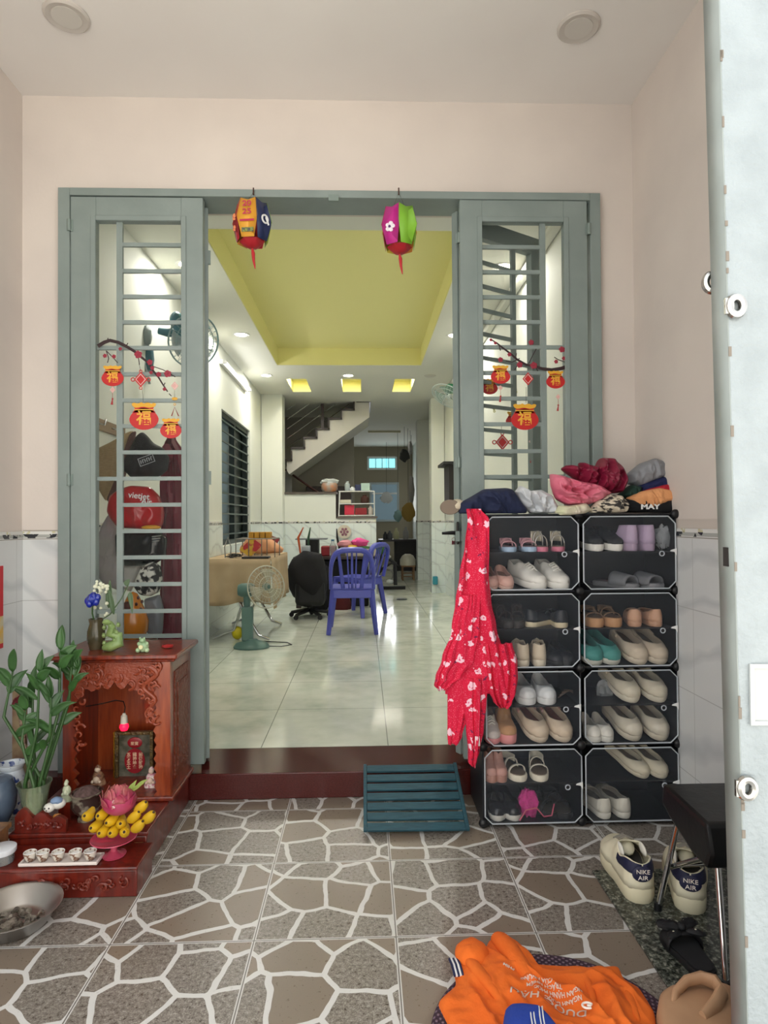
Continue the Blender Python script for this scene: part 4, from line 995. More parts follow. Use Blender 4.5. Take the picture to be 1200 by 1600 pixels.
p = atz(1011, 1412, .01); n1.rotation_euler = (0, 0, -.10); n1.location = (p.x-.015+.015, p.y+.142, .0095)
n2 = copy_tree(n1); p = atz(1073, 1428, .01); n2['label'] = 'white sneaker with navy heel patch, standing beneath the black stool'
n2.rotation_euler = (0, 0, -.40); n2.location = (p.x+.142*math.sin(.40)+.012, p.y+.142*math.cos(.40), .0095)
for q in (n1, n2): q['group'] = 'white and navy sneakers by the stool'
# black sandal with a bow
p0, p1 = atz(1046, 1455, .02), atz(1108, 1527, .02); d = p0-p1; L = d.length; rz = math.atan2(-d.x, d.y)
r = shoe('slide', L, .092, .05, mat('#101013', .6), mat('#0f0f11', .6), mat('#17171a', .8), sh=.4, label='black slide sandal with a studded bow lying on the granite slab', name='bow_sandal', cat='sandal')
for o in list(r.children):
    if o.name.startswith('strap'): bpy.data.objects.remove(o)
b = MB(); b.grid(lambda u, v: Vector((.048*math.cos(PI*v), .01+.045*u, .012+.040*math.sin(PI*v)**.6)), 4, 14); b.build('strap', mat('#101013', .6), r, local=True, solid=.004)
b = MB()
for s in (-1, 1):
    b.ell((s*.028, .045, .058), (.03, .017, .012), 14, M=Matrix.Rotation(s*.35, 4, 'Z'), rough=.4, seed=s+2); b.ell((s*.03, .014, .054), (.026, .013, .008), 12, M=Matrix.Rotation(-s*.5, 4, 'Z'), rough=.3)
b.ell((0, .03, .062), (.011, .012, .01), 12); bow = b.build('bow', mat('#0e0e11', .7), r, local=True)
b = MB()
for x, y in ((-.045, .05), (-.03, .04), (-.018, .052), (0, .03), (.02, .05), (.032, .04), (.046, .052), (-.036, .014), (.034, .014)): b.ell((x*.9, y, .068-.012*abs(x)/.05), .0036, 8)
b.build('bead', mat('#d8cfb8', .3), bow, local=True)
c = (p0+p1)/2; r.location = (c.x, c.y, .0095); r.rotation_euler = (0, 0, rz)
# beige clog at the bottom edge
BG = mat('#b58e6c', .7, col2='#a98262', scale=10)
r = T('foam_clog', 'thick beige foam clog with raised strap at the foot of the gate', 'clog', atz(1085, 1590, .0095))
b = MB(); P = [atz(x, y, .0) for x, y in ((1024, 1600), (1028, 1580), (1045, 1568), (1080, 1566), (1125, 1562), (1150, 1570), (1165, 1620), (1150, 1700), (1060, 1700), (1030, 1650))]
c = sum(P, Vector())/len(P); b.puff([(p.x-c.x, p.y-c.y) for p in P], FL((c.x, c.y, .010)), .062, 0, .0, 10, rings=12, nseg=60, pw=.35); b.build('body', BG, r)
b = MB(); b.tube([atz(1052, 1575, .05), atz(1056, 1550, .075), atz(1072, 1533, .09), atz(1095, 1527, .095), atz(1118, 1535, .095), atz(1128, 1552, .09), atz(1118, 1570, .08), atz(1098, 1590, .07)], [.008, .009, .01, .011, .012, .013, .012, .009], 12, flat=1.9); b.build('strap', BG, r)
# stool
r = T('folding_stool', 'low stool with black padded seat and chrome legs beside the cabinet', 'stool', (1.04, 1.75, 0))
BS = mat('#0a0a0c', .35, bump=.1, bscale=30)
b = MB()
x0, x1 = .885, 1.19
pr = [(1.60, .315), (1.62, .385), (1.86, .392), (1.87, .33), (1.82, .305), (1.70, .27), (1.62, .265)]
b = MB(); b.prism([(y, z) for y, z in pr], 0, .30, frame((x0, 0, 0), (0, 1, 0), (0, 0, 1))); b.build('seat', BS, r, bevel=.012)
f1, f2 = atz(1028, 1420, .012), atz(1135, 1545, .012)
for nm, pts in (('leg', [at(1061, 1278, 1.83), f1 + Vector((0, 0, .0))]), ('leg', [at(1112, 1316, 1.66), at(1120, 1335, 1.655), f2])):
    lg = MB().tube(pts, .0085, 12).build(nm, CHROME, r); q = pts[-1]; MB().cyl(q-Vector((0, 0, .003)), q+Vector((-.0, 0, .02)), .0115, seg=12).build('rubber_foot', BLACK, lg)
for y in (1.64, 1.88):
    lg = MB().tube([(1.17, 1.83 if y > 1.7 else 1.66, .31), (1.185, y, .012)], .0085, 12).build('leg', CHROME, r); MB().cyl((1.185, y, .009), (1.185, y, .032), .0115, seg=12).build('rubber_foot', BLACK, lg)
MB().tube([at(1046, 1355, 1.87), at(1113, 1337, 1.645)], .0075, 10).build('crossbar', CHROME, r)
MB().tube([at(1046, 1355, 1.87), (1.18, 1.865, .16)], .0075, 10).build('crossbar', CHROME, r)
# ------------------------------------------------------------------ altar cabinet of the earth god
WD = wood_mat('red_carved_wood', '#4f160b', '#6f240f', '#883216'); WDD = wood_mat('dark_red_wood', '#4a130b', '#62190e', '#732314'); WDL = wood_mat('bright_red_wood', '#742a12', '#8f3d1a', '#a14c25')
ax0, ax1 = at(98, 1100, 2.41).x, at(266, 1100, 2.41).x; ay0, ay1 = 2.41, 2.688; az0, az1 = .13, at(180, 1034, 2.41).z
r = T('altar_cabinet', 'carved red wooden altar cabinet standing by the left door leaf', 'altar', ((ax0+ax1)/2, 2.45, 0))
tw = .05
b = MB(); b.box(ax1-.022, ax1, ay0+.021, ay1, az0, az1); b.build('side_panel', WD, r, bevel=.003)
b = MB(); b.box(ax1, ax1+.004, ay0+.05, ay1-.04, az0+.06, az1-.05); b.box(ax1+.004, ax1+.007, ay0+.08, ay1-.07, az0+.1, az1-.1); b.build('side_relief', mat('#6b2a12', .4, bump=1.0, bscale=60), r)
b = MB(); b.box(ax0, ax0+.022, ay0+.021, ay1, az0, az1); b.build('side_panel', WD, r, bevel=.003)
b = MB(); b.box(ax0+.022, ax1-.022, ay1-.015, ay1, az0, az1); b.build('back_panel', WDL, r)
# top with moulded edge
tx0, tx1 = at(76, 1027, 2.385).x, at(272, 1027, 2.385).x
b = MB(); b.box(tx0, tx1+.012, 2.375, ay1, az1+.012, az1+.03); b.box(tx0+.012, tx1, 2.39, ay1, az1, az1+.012); b.build('top', WD, r, bevel=.006)
ATOP = az1+.03
# right pillar with jagged inner edge, left pillar
def jag(xo, xi, z0, z1, n, amp, sgn, seed):
    random.seed(seed); pts = [(xo, z0)]
    for k in range(n+1):
        t = k/n; pts.append((xi + sgn*amp*(abs(math.sin(t*PI*n/2.0))*.7+.3*random.random()), z0+(z1-z0)*t))
    pts.append((xo, z1)); return pts
b = MB(); b.prism(jag(ax1, ax1-.05, az0, az1, 30, .014, -1, 2), 0, .02, FR((0, ay0+.02, 0))); b.build('pillar', WDL, r, smooth=False)
b = MB(); b.prism(jag(ax0, ax0+.035, az0, az1, 26, .02, 1, 5), 0, .02, FR((0, ay0+.02, 0))); b.build('pillar', WD, r, smooth=False)
def curl(b, x, z, R, a0, s, y, t=.005):
    pts = []
    for k in range(15):
        u = k/14; a = a0+s*u*4.6; rr = R*(1-u*.82); pts.append((x+rr*math.cos(a), y-.004*u, z+rr*math.sin(a)))
    b.tube(pts, [t*(1-.5*k/14)+.001 for k in range(15)], 6)
# carved lintel
b = MB(); pts = [(ax0+.03, az1)]; n = 26; random.seed(4)
for k in range(n+1):
    t = k/n; x = ax0+.03+(ax1-.05-ax0-.03)*t; z = az1-.075-.03*abs(math.sin(t*PI*6))-.06*abs(2*t-1)**3; pts.append((x, z))
pts.append((ax1-.05, az1)); b.prism(pts, 0, .014, FR((0, ay0+.018, 0)))
for k in range(22):
    x = ax0+.06+(ax1-ax0-.13)*random.random(); z = az1-.02-.07*random.random(); curl(b, x, z, .014+.012*random.random(), 6.28*random.random(), random.choice((-1, 1)), ay0+.002)
b.build('carved_lintel', mat('#8a3a20', .4, bump=.4, bscale=80), r)
# dragon carving hanging at the upper right
b = MB(); random.seed(9)
path = [(ax1-.06, az1-.02), (ax1-.10, az1-.06), (ax1-.06, az1-.09), (ax1-.105, az1-.12), (ax1-.07, az1-.15), (ax1-.06, az1-.19), (ax1-.058, az1-.23)]
sp_ = []
for k in range(31):
    t = k/30; sp_.append((ax1-.075+.028*math.sin(t*13)*(1-.5*t), ay0-.004, az1-.02-.21*t))
b.tube(sp_, [.011*(1-.65*k/30) for k in range(31)], 8)
for k in range(26):
    i = random.randrange(len(path)); x, z = path[i]; curl(b, x+.03*(random.random()-.5), z+.03*(random.random()-.5), .010+.01*random.random(), 6.28*random.random(), random.choice((-1, 1)), ay0-.006, .004)
b.build('dragon_carving', mat('#8f4128', .4), r)
b = MB()
for k in range(10): curl(b, ax0+.05+.02*random.random(), az1-.10-.025*k, .012+.01*random.random(), 6.28*random.random(), random.choice((-1, 1)), ay0+.004, .004)
b.build('vine_carving', mat('#8a3a20', .4), r)
# foot moulding and base slab
bx0, bx1 = at(20, 1300, 2.2).x, -.742
b = MB(); b.box(ax0-.02, ax1+.014, ay0-.012, ay1, az0-.0, az0+.018); b.build('foot_moulding', WD, r, bevel=.005)
b = MB(); b.box(bx0, bx1, 2.175, 2.688, .0, .115); b.box(bx0, bx1+.005, 2.17, 2.688, .115, .13); b.build('base_slab', WDD, r, bevel=.004)
px1 = at(214, 1342, 2.02).x
b = MB(); b.box(-1.47, px1, 2.02, 2.165, 0, .085); b.box(-1.47, px1+.004, 2.012, 2.168, .085, .097); st = b.build('front_plinth', WDD, r, bevel=.004)
b = MB(); random.seed(21)
for k in range(30):
    t = random.random(); curl(b, -1.06+.30*t, .045+.03*(random.random()-.5), .008+.012*random.random(), 6.28*random.random(), random.choice((-1, 1)), 2.018, .003)
b.build('plinth_carving', mat('#6b2415', .4), r)
b = MB(); x = at(98, 1300, 2.2).x; random.seed(6)
pts = [(at(22, 1280, 2.175).x, .1305)] ; 
for k in range(15): t = k/14; pts.append((at(22+80*t, 1280, 2.175).x, .165+.035*abs(math.sin(t*9))*(1-t*.6)+.02*(1-t)))
pts.append((at(102, 1280, 2.175).x, .1305)); b.prism(pts, 0, .016, FR((0, 2.195, 0)))
for k in range(9): curl(b, at(30+8*k, 1280, 2.175).x, .155+.01*random.random(), .012, 6*random.random(), 1, 2.178, .004)
b.build('carved_rail', WDD, r)
b = MB().box(at(208, 1335, 2.16).x, at(222, 1310, 2.16).x, 2.165, 2.172, .02, .095); b.build('edge_strip', mat('#b07c4a', .5), r)

AZ = .131; PZ = .0985
# framed tablet
fr = T('framed_tablet', 'small framed red tablet with rows of gold characters inside the altar cabinet', 'picture frame', (0, 2.62, .15))
a, c = at(181, 1222, 2.60), at(241, 1141, 2.60); fr.location = ((a.x+c.x)/2, 2.60, AZ)
cx, cz = (a.x+c.x)/2, (a.z+c.z)/2; w, h = (c.x-a.x), (c.z-a.z)
b = MB()
for q in ((a.x, a.x+.014, a.z, c.z), (c.x-.014, c.x, a.z, c.z), (a.x+.014, c.x-.014, a.z, a.z+.014), (a.x+.014, c.x-.014, c.z-.014, c.z)): b.box(q[0], q[1], 2.585, 2.605, q[2], q[3])
b.build('frame', mat('#4a3a24', .3, .4, bump=.5, bscale=120, col2='#6d5a30', scale=50), fr, bevel=.002)
MB().box(a.x-.004, a.x, 2.585, 2.605, a.z, c.z).build('gilt_edge', mat('#c98f2a', .25, .8), fr)
MB().box(a.x+.014, c.x-.014, 2.60, 2.604, a.z+.014, c.z-.014).build('background', mat('#6e6a5c', .25, col2='#3a3d30', scale=25), fr)
b = MB(); n = 20; b.prism([(cx+.041*math.cos(2*PI*k/n)*(1.0), cz-.018+.05*math.sin(2*PI*k/n)) for k in range(n)], 0, .003, FR((0, 2.599, 0))); b.ell((cx, 2.598, cz+.055), (.03, .003, .022), 14); b.build('red_field', mat('#8e1420', .35), fr)
for k, s in enumerate(('\u4e94\u65b9\u4e94\u571f', '\u9f8d\u795e\u5730\u4e3b', '\u524d\u5f8c\u8ca1\u795e')):
    text('\n'.join(s), .017, mat('#e2c2a0', .5), 'lettering', fr, FR((cx+(k-1)*.024, 2.5955, cz-.018)), bold=.0003)
text('\u805a\u5bf6', .016, mat('#e2c2a0', .5), 'lettering', fr, FR((cx, 2.594, cz+.052)))
for s in (-1, 1): MB().cyl((cx+s*.035, 2.605, a.z), (cx+s*.035, 2.605, AZ+.019), .004, seg=8).build('stand_leg', mat('#4a3a24', .3, .4), fr)
# bulb on its wire
bl = T('red_bulb', 'small glowing red bulb in a white socket hanging inside the altar cabinet', 'bulb', at(193, 1140, 2.53))
p = at(194, 1135, 2.53); b = MB().lathe([(0, -.018), (.012, -.015), (.017, -.004), (.016, .006), (.010, .014)], p, 18); b.build('bulb', mat('#ff1030', .4, emit=2.2), bl)
MB().lathe([(0, .013), (.014, .013), (.013, .03), (.012, .042), (.008, .045), (.006, .052), (0, .054)], p, 16).build('socket', mat('#cfc8b8', .5), bl)
MB().tube([p+Vector((0, 0, .052)), p+Vector((.004, 0, .075)), p+Vector((-.006, .01, .095)), p+Vector((-.04, .02, .098)), p+Vector((-.09, .02, .086)), (ax0+.024, 2.55, p.z+.075)], .0022, 6).build('wire', BLACK, bl)

def lathe_thing(name, lab, cat, px, py, Y, prof, m, z=None, seg=24, grp=None, **kw):
    p = at(px, py, Y); z = p.z if z is None else z
    o = MB().lathe(prof, (p.x, Y, z), seg, **kw).build(name, m, org=(p.x, Y, z)); tag(o, lab, cat, grp); return o
# bamboo vase
Yv = 2.23; pv = at(54, 1275, Yv)
vs = T('bamboo_vase', 'clear glass vase full of lucky bamboo stalks at the left of the altar base', 'plant vase', (pv.x, Yv, AZ))
VG = thin_mat('green_tinted_glass', '#a9b795', .3, .06, .15)
MB().lathe([(.0, .0), (.034, 0), (.038, .004), (.037, .02), (.040, .08), (.050, .135), (.056, .15), (.054, .15), (.047, .134), (.037, .08), (.034, .02), (0, .012)], (pv.x, Yv, AZ), 28).build('glass_vase', VG, vs)
MB().lathe([(0, .013), (.033, .013), (.036, .08), (.043, .12), (0, .12)], (pv.x, Yv, AZ), 24).build('water', mat('#76805a', .1, alpha=.75, col2='#5d6a3c', scale=30), vs)
GRN = mat('#37592a', .4, col2='#2c4a22', scale=12); LG = mat('#27471f', .4, col2='#3c6430', scale=9)
stems = [((20, 1050), (6, 1120)), ((52, 1075), (50, 1140)), ((62, 1050), (58, 1140)), ((95, 1015), (92, 1110)), ((120, 1045), (98, 1120)), ((80, 1090), (78, 1150)), ((40, 1110), (34, 1160)), ((112, 1035), (108, 1095))]
random.seed(5)
def leafb(b, base, tip, w, up=Vector((0, 0, 1)), droop=.0):
    base, tip = Vector(base), Vector(tip); d = tip-base; L = d.length; s = d.cross(Vector((0, 1, .25))).normalized(); 
    def F(u, v):
        ww = w*1.0*math.sin(PI*min(1, u**.7*.97+.03))**.9*(1-u*.35); x = (v-.5)*2
        return base + d*u + s*x*ww + Vector((0, -.35*abs(x)*ww, -droop*L*u*u + .1*L*math.sin(PI*u)))
    b.grid(F, 9, 4)
for k, ((x1, y1), (x0, y0)) in enumerate(stems):
    y = Yv + .03*math.sin(k*2.1); e = at(x1, y1, y); mth = at(x0, y0, y); st = Vector((pv.x+.02*math.cos(k*1.9), Yv+.02*math.sin(k*1.9), AZ+.03))
    mid = Vector((pv.x+.03*math.cos(k*1.9), Yv+.03*math.sin(k*1.9), AZ+.15))
    sb = MB().tube([st, mid, mth, e], [.006, .006, .0055, .003], 8).build('stalk', GRN, vs)
    b = MB()
    for j in range(5):
        a = j*1.25+k; t = .35+.65*j/4; base = mth.lerp(e, t) if j else mid.lerp(mth, .7)
        L = .07+.05*random.random(); dr = Vector((math.cos(a)*.9, math.sin(a)*.4, .5+.5*j/4)).normalized()
        leafb(b, base, base+dr*L, .013+.007*random.random(), droop=.15)
    leafb(b, e, e+Vector((.01*math.sin(k), 0, .08)), .016)
    b.build('foliage', LG, sb, solid=.0008)
# rose in its sleeve beside it
Yr = 2.30; pr_ = at(30, 1240, Yr)
rs = T('artificial_rose', 'dark red rose in a glittery wrapper standing behind the lucky bamboo', 'rose', (pr_.x, Yr, AZ))
p = at(32, 1097, Yr); b = MB()
for k in range(9):
    a = k*2.4; R = .006+.0017*k
    b.ell((p.x+R*math.cos(a), p.y+R*math.sin(a), p.z+.004-.0012*k), (.013, .013, .019), 10)
b.ell(p, (.02, .02, .024), 14, rough=.3, fr=9); b.build('flower', mat('#5e0f1c', .7), rs)
MB().tube([at(34, 1118, Yr), at(38, 1160, Yr), at(46, 1200, Yr), (pr_.x+.03, Yr, AZ+.02)], [.011, .009, .007, .005], 8).build('wrapper', mat('#b59a86', .3, .3, col2='#5b4636', scale=70), rs)
# poster sleeve behind and picture on the wall
o = MB().box(at(19, 1200, 2.5).x, at(42, 1200, 2.5).x, 2.50, 2.504, at(19, 1228, 2.5).z, at(19, 1080, 2.5).z).build('incense_packet', mat('#6b4a38', .6, col2='#8c7a5c', scale=15)); tag(o, 'brown incense packet leaning behind the red rose', 'packet')
po = T('wall_poster', 'red and yellow paper poster on the side wall above the vases', 'poster', (XL+.012, 2.45, .7))
a = atx(5, 1012, XL+.012); c = atx(5, 884, XL+.012); MB().box(XL+.0085, XL+.012, 2.1, a.y, a.z, c.z).build('sheet', mat('#c9222b', .6), po)
MB().box(XL+.0121, XL+.013, 2.1, a.y-.001, a.z+.02, a.z+.13).build('yellow_print', mat('#e0a81f', .6, col2='#c9bf9a', scale=20), po)
# blue-white vases
BW = mat('#c9d0d6', .15, col2='#34457c', scale=26, lo=.56, hi=.60, detail=4)
va = lathe_thing('porcelain_vase', 'white porcelain vase with blue flowers behind the lucky bamboo', 'vase', 18, 1278, 2.34, [(0, 0), (.032, 0), (.035, .008), (.030, .02), (.045, .07), (.048, .11), (.040, .14), (.036, .155), (.046, .172), (.047, .176), (.040, .176), (.030, .155), (0, .15)], BW, z=AZ)
vb_ = lathe_thing('porcelain_jar', 'grey-blue porcelain jar cut by the photograph edge beside the white vase', 'jar', -6, 1270, 2.26, [(0, 0), (.04, 0), (.062, .05), (.066, .10), (.05, .15), (.03, .16), (0, .16)], mat('#5b6878', .2, col2='#424d5e', scale=12), z=AZ)
o = MB().box(-1.47, at(13, 1262, 2.14).x, 2.08, 2.16, PZ+.065, PZ+.08).box(-1.47, at(9, 1262, 2.14).x, 2.10, 2.155, PZ, PZ+.065).build('wooden_stand', wood_mat('tan_wood', '#6b4a30', '#8a6540', '#a37a52')); tag(o, 'small brown wooden stand at the photograph edge on the altar plinth', 'stand')
r = T('lidded_jar', 'glass jar with a white lid at the left end of the altar plinth', 'jar', (at(4, 1330, 2.06).x, 2.06, PZ))
p = at(4, 1330, 2.06); MB().lathe([(0, 0), (.032, 0), (.034, .004), (.034, .03), (0, .03)], (p.x, 2.06, PZ), 24).build('glass_body', thin_mat('jar_glass', '#b9c0c0', .3, .05, .15), r)
MB().lathe([(0, .030), (.038, .030), (.040, .034), (.040, .046), (.037, .048), (0, .048)], (p.x, 2.06, PZ), 28).build('lid', mat('#dcdee2', .35), r)
# frog-like cat figurine, white buddha, statues
r = T('animal_figurine', 'small white porcelain animal figurine with a blue cap beside the bamboo vase', 'figurine', (at(83, 1258, 2.2).x, 2.2, AZ))
FW = mat('#d8d5cc', .3); p = at(77, 1262, 2.195)
MB().ell((p.x+.02, 2.215, p.z+.005), (.026, .022, .018), 14).m(0).ell((p.x, p.y, p.z), (.0185, .015, .0155), 14).build('body', FW, r)
MB().ell((p.x+.018, 2.21, p.z+.017), (.02, .02, .012), 12, rough=.3).build('cap', mat('#7d95b5', .4), r)
b = MB()
for s in (-1, 1): b.ell((p.x+s*.007-.002, p.y-.0135, p.z+.003), (.003, .0025, .003), 8)
b.ell((p.x-.003, p.y-.015, p.z-.004), (.0025, .002, .002), 8); b.build('eye', mat('#2b2627', .3), r)
pp = at(90, 1276, 2.2); MB().ell(pp, (.016, .012, .011), 12, rough=.3).cyl((pp.x, 2.2, AZ), (pp.x, 2.2, pp.z), .008).build('gold_foot', mat('#a0662a', .35), r)
def statue(nm, lab, px, pyb, pyt, Y, robe, skin, w, belly=None):
    a = at(px, pyb, Y); c = at(px, pyt, Y); H = c.z-a.z; z = a.z; r = T(nm, lab, 'figurine', (a.x, Y, z))
    MB().lathe([(0, 0), (w*.95, 0), (w, H*.1), (w*.86, H*.3), (w*.7, H*.45), (w*.72, H*.55), (w*.5, H*.68), (w*.25, H*.73), (0, H*.74)], (a.x, Y, z), 20, sy=.75, wave=.06, nw=5).build('robe', robe, r)
    b = MB(); b.ell((a.x, Y-.004, z+H*.81), (w*.36, w*.34, H*.12), 14)
    for s in (-1, 1): b.ell((a.x+s*w*.45, Y-w*.62, z+H*.36), (w*.2, w*.2, H*.07), 10)
    b.ell((a.x, Y-w*.5, z+H*.42), (w*.42, w*.33, H*.15), 12)
    b.build('head_and_hands', skin, r)
    MB().lathe([(w*.40, H*.86), (w*.30, H*.93), (w*.12, H), (0, H)], (a.x, Y, z), 14, sy=.9).build('cap', robe, r)
    return r
statue('deity_figurine', 'seated old man figurine in brown and cream robes inside the altar', 153, 1232, 1195, 2.52, mat('#b08a68', .5, col2='#5b2d1a', scale=60), mat('#dfc9ae', .5), .031)
statue('deity_figurine', 'seated figurine in pink and white robes beside the framed tablet', 237, 1232, 1198, 2.50, mat('#c4798a', .5, col2='#e6d3cc', scale=70, lo=.45, hi=.55), mat('#e5c9b4', .5), .030)
o = MB().box(at(222, 1250, 2.50).x, at(247, 1250, 2.50).x, 2.47, 2.53, AZ+.0, at(237, 1232, 2.5).z).build('figurine_pedestal', WDL, bevel=.003); tag(o, 'orange-red wooden pedestal under the pink and white figurine', 'pedestal')
o = MB().box(at(138, 1250, 2.52).x, at(168, 1250, 2.52).x, 2.49, 2.55, AZ+.019, at(153, 1232, 2.52).z).build('figurine_pedestal', WDD, bevel=.003); tag(o, 'dark wooden pedestal under the brown and cream figurine', 'pedestal')
statue('buddha_figurine', 'pale green stone figurine behind the animal figurine', 104, 1251, 1218, 2.28, mat('#b9bfa0', .4), mat('#c3c8ab', .4), .020)
o = MB().box(at(95, 1250, 2.28).x, at(113, 1250, 2.28).x, 2.262, 2.298, AZ, at(104, 1251, 2.28).z).build('figurine_pedestal', WDD); tag(o, 'small dark pedestal under the pale green figurine', 'pedestal')
lathe_thing('wine_cup', 'small dark red glass cup behind the incense bowl', 'cup', 118, 1240, 2.36, [(0, 0), (.014, 0), (.010, .01), (.016, .03), (.02, .055), (.017, .055), (.012, .02), (0, .018)], mat('#3a0d10', .1), z=AZ)
# incense bowl
Yb = 2.27; r = T('incense_bowl', 'brown and grey ceramic incense bowl behind the bananas', 'incense bowl', (at(135, 1290, Yb).x, Yb, AZ)); p = at(135, 1290, Yb)
MB().lathe([(0, 0), (.030, 0), (.032, .010), (.026, .016), (.044, .035), (.052, .055), (.046, .078), (.050, .088), (.055, .096), (.047, .096), (.04, .08), (0, .078)], (p.x, Yb, AZ), 30).build('bowl', mat('#3c2d29', .25, col2='#8c8474', scale=22, lo=.48, hi=.58), r)
MB().lathe([(0, .079), (.04, .079), (.042, .094), (.02, .112), (0, .114)], (p.x, Yb, AZ), 24, wave=.05, nw=7).build('ash', mat('#6c5551', .95, col2='#4b3834', scale=60), r)
# footed dish, bananas and dragon fruit
Yd = 2.085; pd = at(178, 1335, Yd); zb = PZ
o = MB().lathe([(0, 0), (.036, 0), (.038, .004), (.022, .008), (.011, .016), (.010, .03), (.02, .040), (.05, .047), (.072, .058), (.070, .060), (.045, .051), (0, .046)], (pd.x, Yd, zb), 32).build('footed_dish', mat('#b8455e', .2, coat=.5), org=(pd.x, Yd, zb)); tag(o, 'pink footed dish carrying the bananas on the altar plinth', 'dish')
BAN = mat('#d8ad16', .5, col2='#c39a14', scale=14, name='banana_peel'); BT = mat('#3a2a14', .8)
bsp = [(132, 1275, 1), (153, 1275, 0), (142, 1294, 0), (166, 1286, -1), (188, 1287, 1), (207, 1277, 1), (218, 1262, 2), (155, 1302, 0), (172, 1302, 0), (194, 1300, 1), (213, 1292, 1), (230, 1278, 1)]
BL_ = ['leftmost at the upper edge of the bunch', 'second from left in the upper row', 'lowest at the left end of the bunch', 'third from left in the upper row', 'fourth from left in the upper row', 'tilted one, fifth in the upper row', 'long tilted one right under the dragon fruit', 'leftmost of the bottom row', 'second from left of the bottom row', 'third from left of the bottom row', 'second from right of the bottom row', 'rightmost of the bunch']
for k, (bx, by, tp) in enumerate(bsp):
    rr = T('banana', 'small yellow banana, %s on the pink dish' % BL_[k], 'banana', at(bx, by, 2.04), group='bananas on the pink dish')
    e = at(bx, by, 2.025 + (.012 if k < 7 else 0)); ang = (bx-178)/60.0; bk = Vector((-.35*math.sin(ang), 1, .25)).normalized()
    dx = Vector((.004*tp, 0, .003*tp)); L = .062
    pts = [e + bk*(L*t) + Vector((0, 0, -.016*math.sin(PI*t*.9))) - dx*t*3 for t in (0, .12, .35, .6, .85, 1)]
    if k in (5, 6, 10, 11): pts = [e + Vector((.022, -.006, .02))*1.0*(.5-t) *2 + Vector((0, .02*t, -.006*math.sin(PI*t))) for t in (0, .15, .35, .6, .85, 1)]
    MB().tube(pts, [.006, .0135, .0165, .016, .012, .006], 9).build('fruit', BAN, rr)
    MB().ell(pts[0], .0045, 8).build('dark_tip', BT, rr)
Yf_ = 2.07; p = at(186, 1250, Yf_)
r = T('dragon_fruit', 'pink dragon fruit resting on top of the banana bunch', 'dragon fruit', (p.x, Yf_, p.z-.05))
MB().ell(p, (.054, .048, .046), 22).build('fruit', mat('#a3204e', .5, col2='#b04866', scale=14), r)
b = MB()
for k in range(15):
    t1 = 2.4*k; t2 = .35+.08*k; n_ = Vector((math.cos(t1)*math.sin(t2), -abs(math.sin(t1))*math.sin(t2)*.9-.1, math.cos(t2)))
    base = p + Vector((n_.x*.053, n_.y*.047, n_.z*.045)); tdir = (Vector((0, -.3, 1)) - n_*n_.z + Vector((n_.x*.3, 0, 0))).normalized(); s = n_.cross(tdir).normalized()
    L = .035
    b.grid(lambda u, v: base - tdir*.010 + tdir*L*.8*u - n_*(.004*u) + n_*(.002+.008*u**3) + s*((v-.5)*.040*(1-u)**.6), 5, 3)
b.build('scale', mat('#a3204e', .6, col2='#a86a5c', scale=22), r, solid=.0012)
b = MB()
for k in range(5): leafb(b, p+Vector((.03+.006*k, .0, .02+.004*k)), p+Vector((.045+.012*k, .0, .055+.01*math.sin(k*2))), .007)
b.build('foliage', mat('#8a9a4c', .5), r, solid=.001)
b = MB().ell((p.x+.002, p.y-.045, p.z+.012), (.006, .004, .008), 10).ell((p.x-.001, p.y-.047, p.z-.004), (.007, .004, .006), 10); b.build('sticker', mat('#e8ded2', .5, col2='#a02a44', scale=80), r)
# tray with five cups
r = T('cup_tray', 'white rectangular ceramic tray carrying five little cups on the altar plinth', 'tray', (at(92, 1330, 2.04).x, 2.05, PZ))
a, c = at(30, 1334, 2.03), at(153, 1328, 2.03)
MB().box(a.x+.006, c.x-.006, 2.028, 2.078, PZ, PZ+.004).box(a.x, c.x, 2.022, 2.028, PZ+.002, PZ+.012).box(a.x, c.x, 2.078, 2.084, PZ+.002, PZ+.012).box(a.x, a.x+.006, 2.028, 2.078, PZ+.002, PZ+.012).box(c.x-.006, c.x, 2.028, 2.078, PZ+.002, PZ+.012).build('tray', mat('#d9cdc6', .3), r, bevel=.002)
CUP = mat('#d6cec2', .25, col2='#7c5a48', scale=75, lo=.5, hi=.6)
for k, px in enumerate((47, 67, 91, 118, 141)):
    x = at(px, 1318, 2.053).x; o = T('tea_cup', '%s small white patterned cup on the tray, counting from the left' % ('first', 'second', 'third', 'fourth', 'fifth')[k], 'cup', (x, 2.053, PZ+.0045), group='little cups on the white tray')
    MB().lathe([(0, 0), (.011, 0), (.013, .003), (.018, .018), (.0195, .028), (0.018, .028), (.015, .008), (0, .006)], (x, 2.053, PZ+.0045), 20).build('cup_body', CUP, o)
    MB().torus((x, 2.053, PZ+.0325), .0188, .0011, seg=20, s2=5).lathe([(0, .019), (.0165, .019), (.0165, .020), (0, .020)], (x, 2.053, PZ+.0045), 20).build('white_rim', mat('#ebe9e4', .2), o)
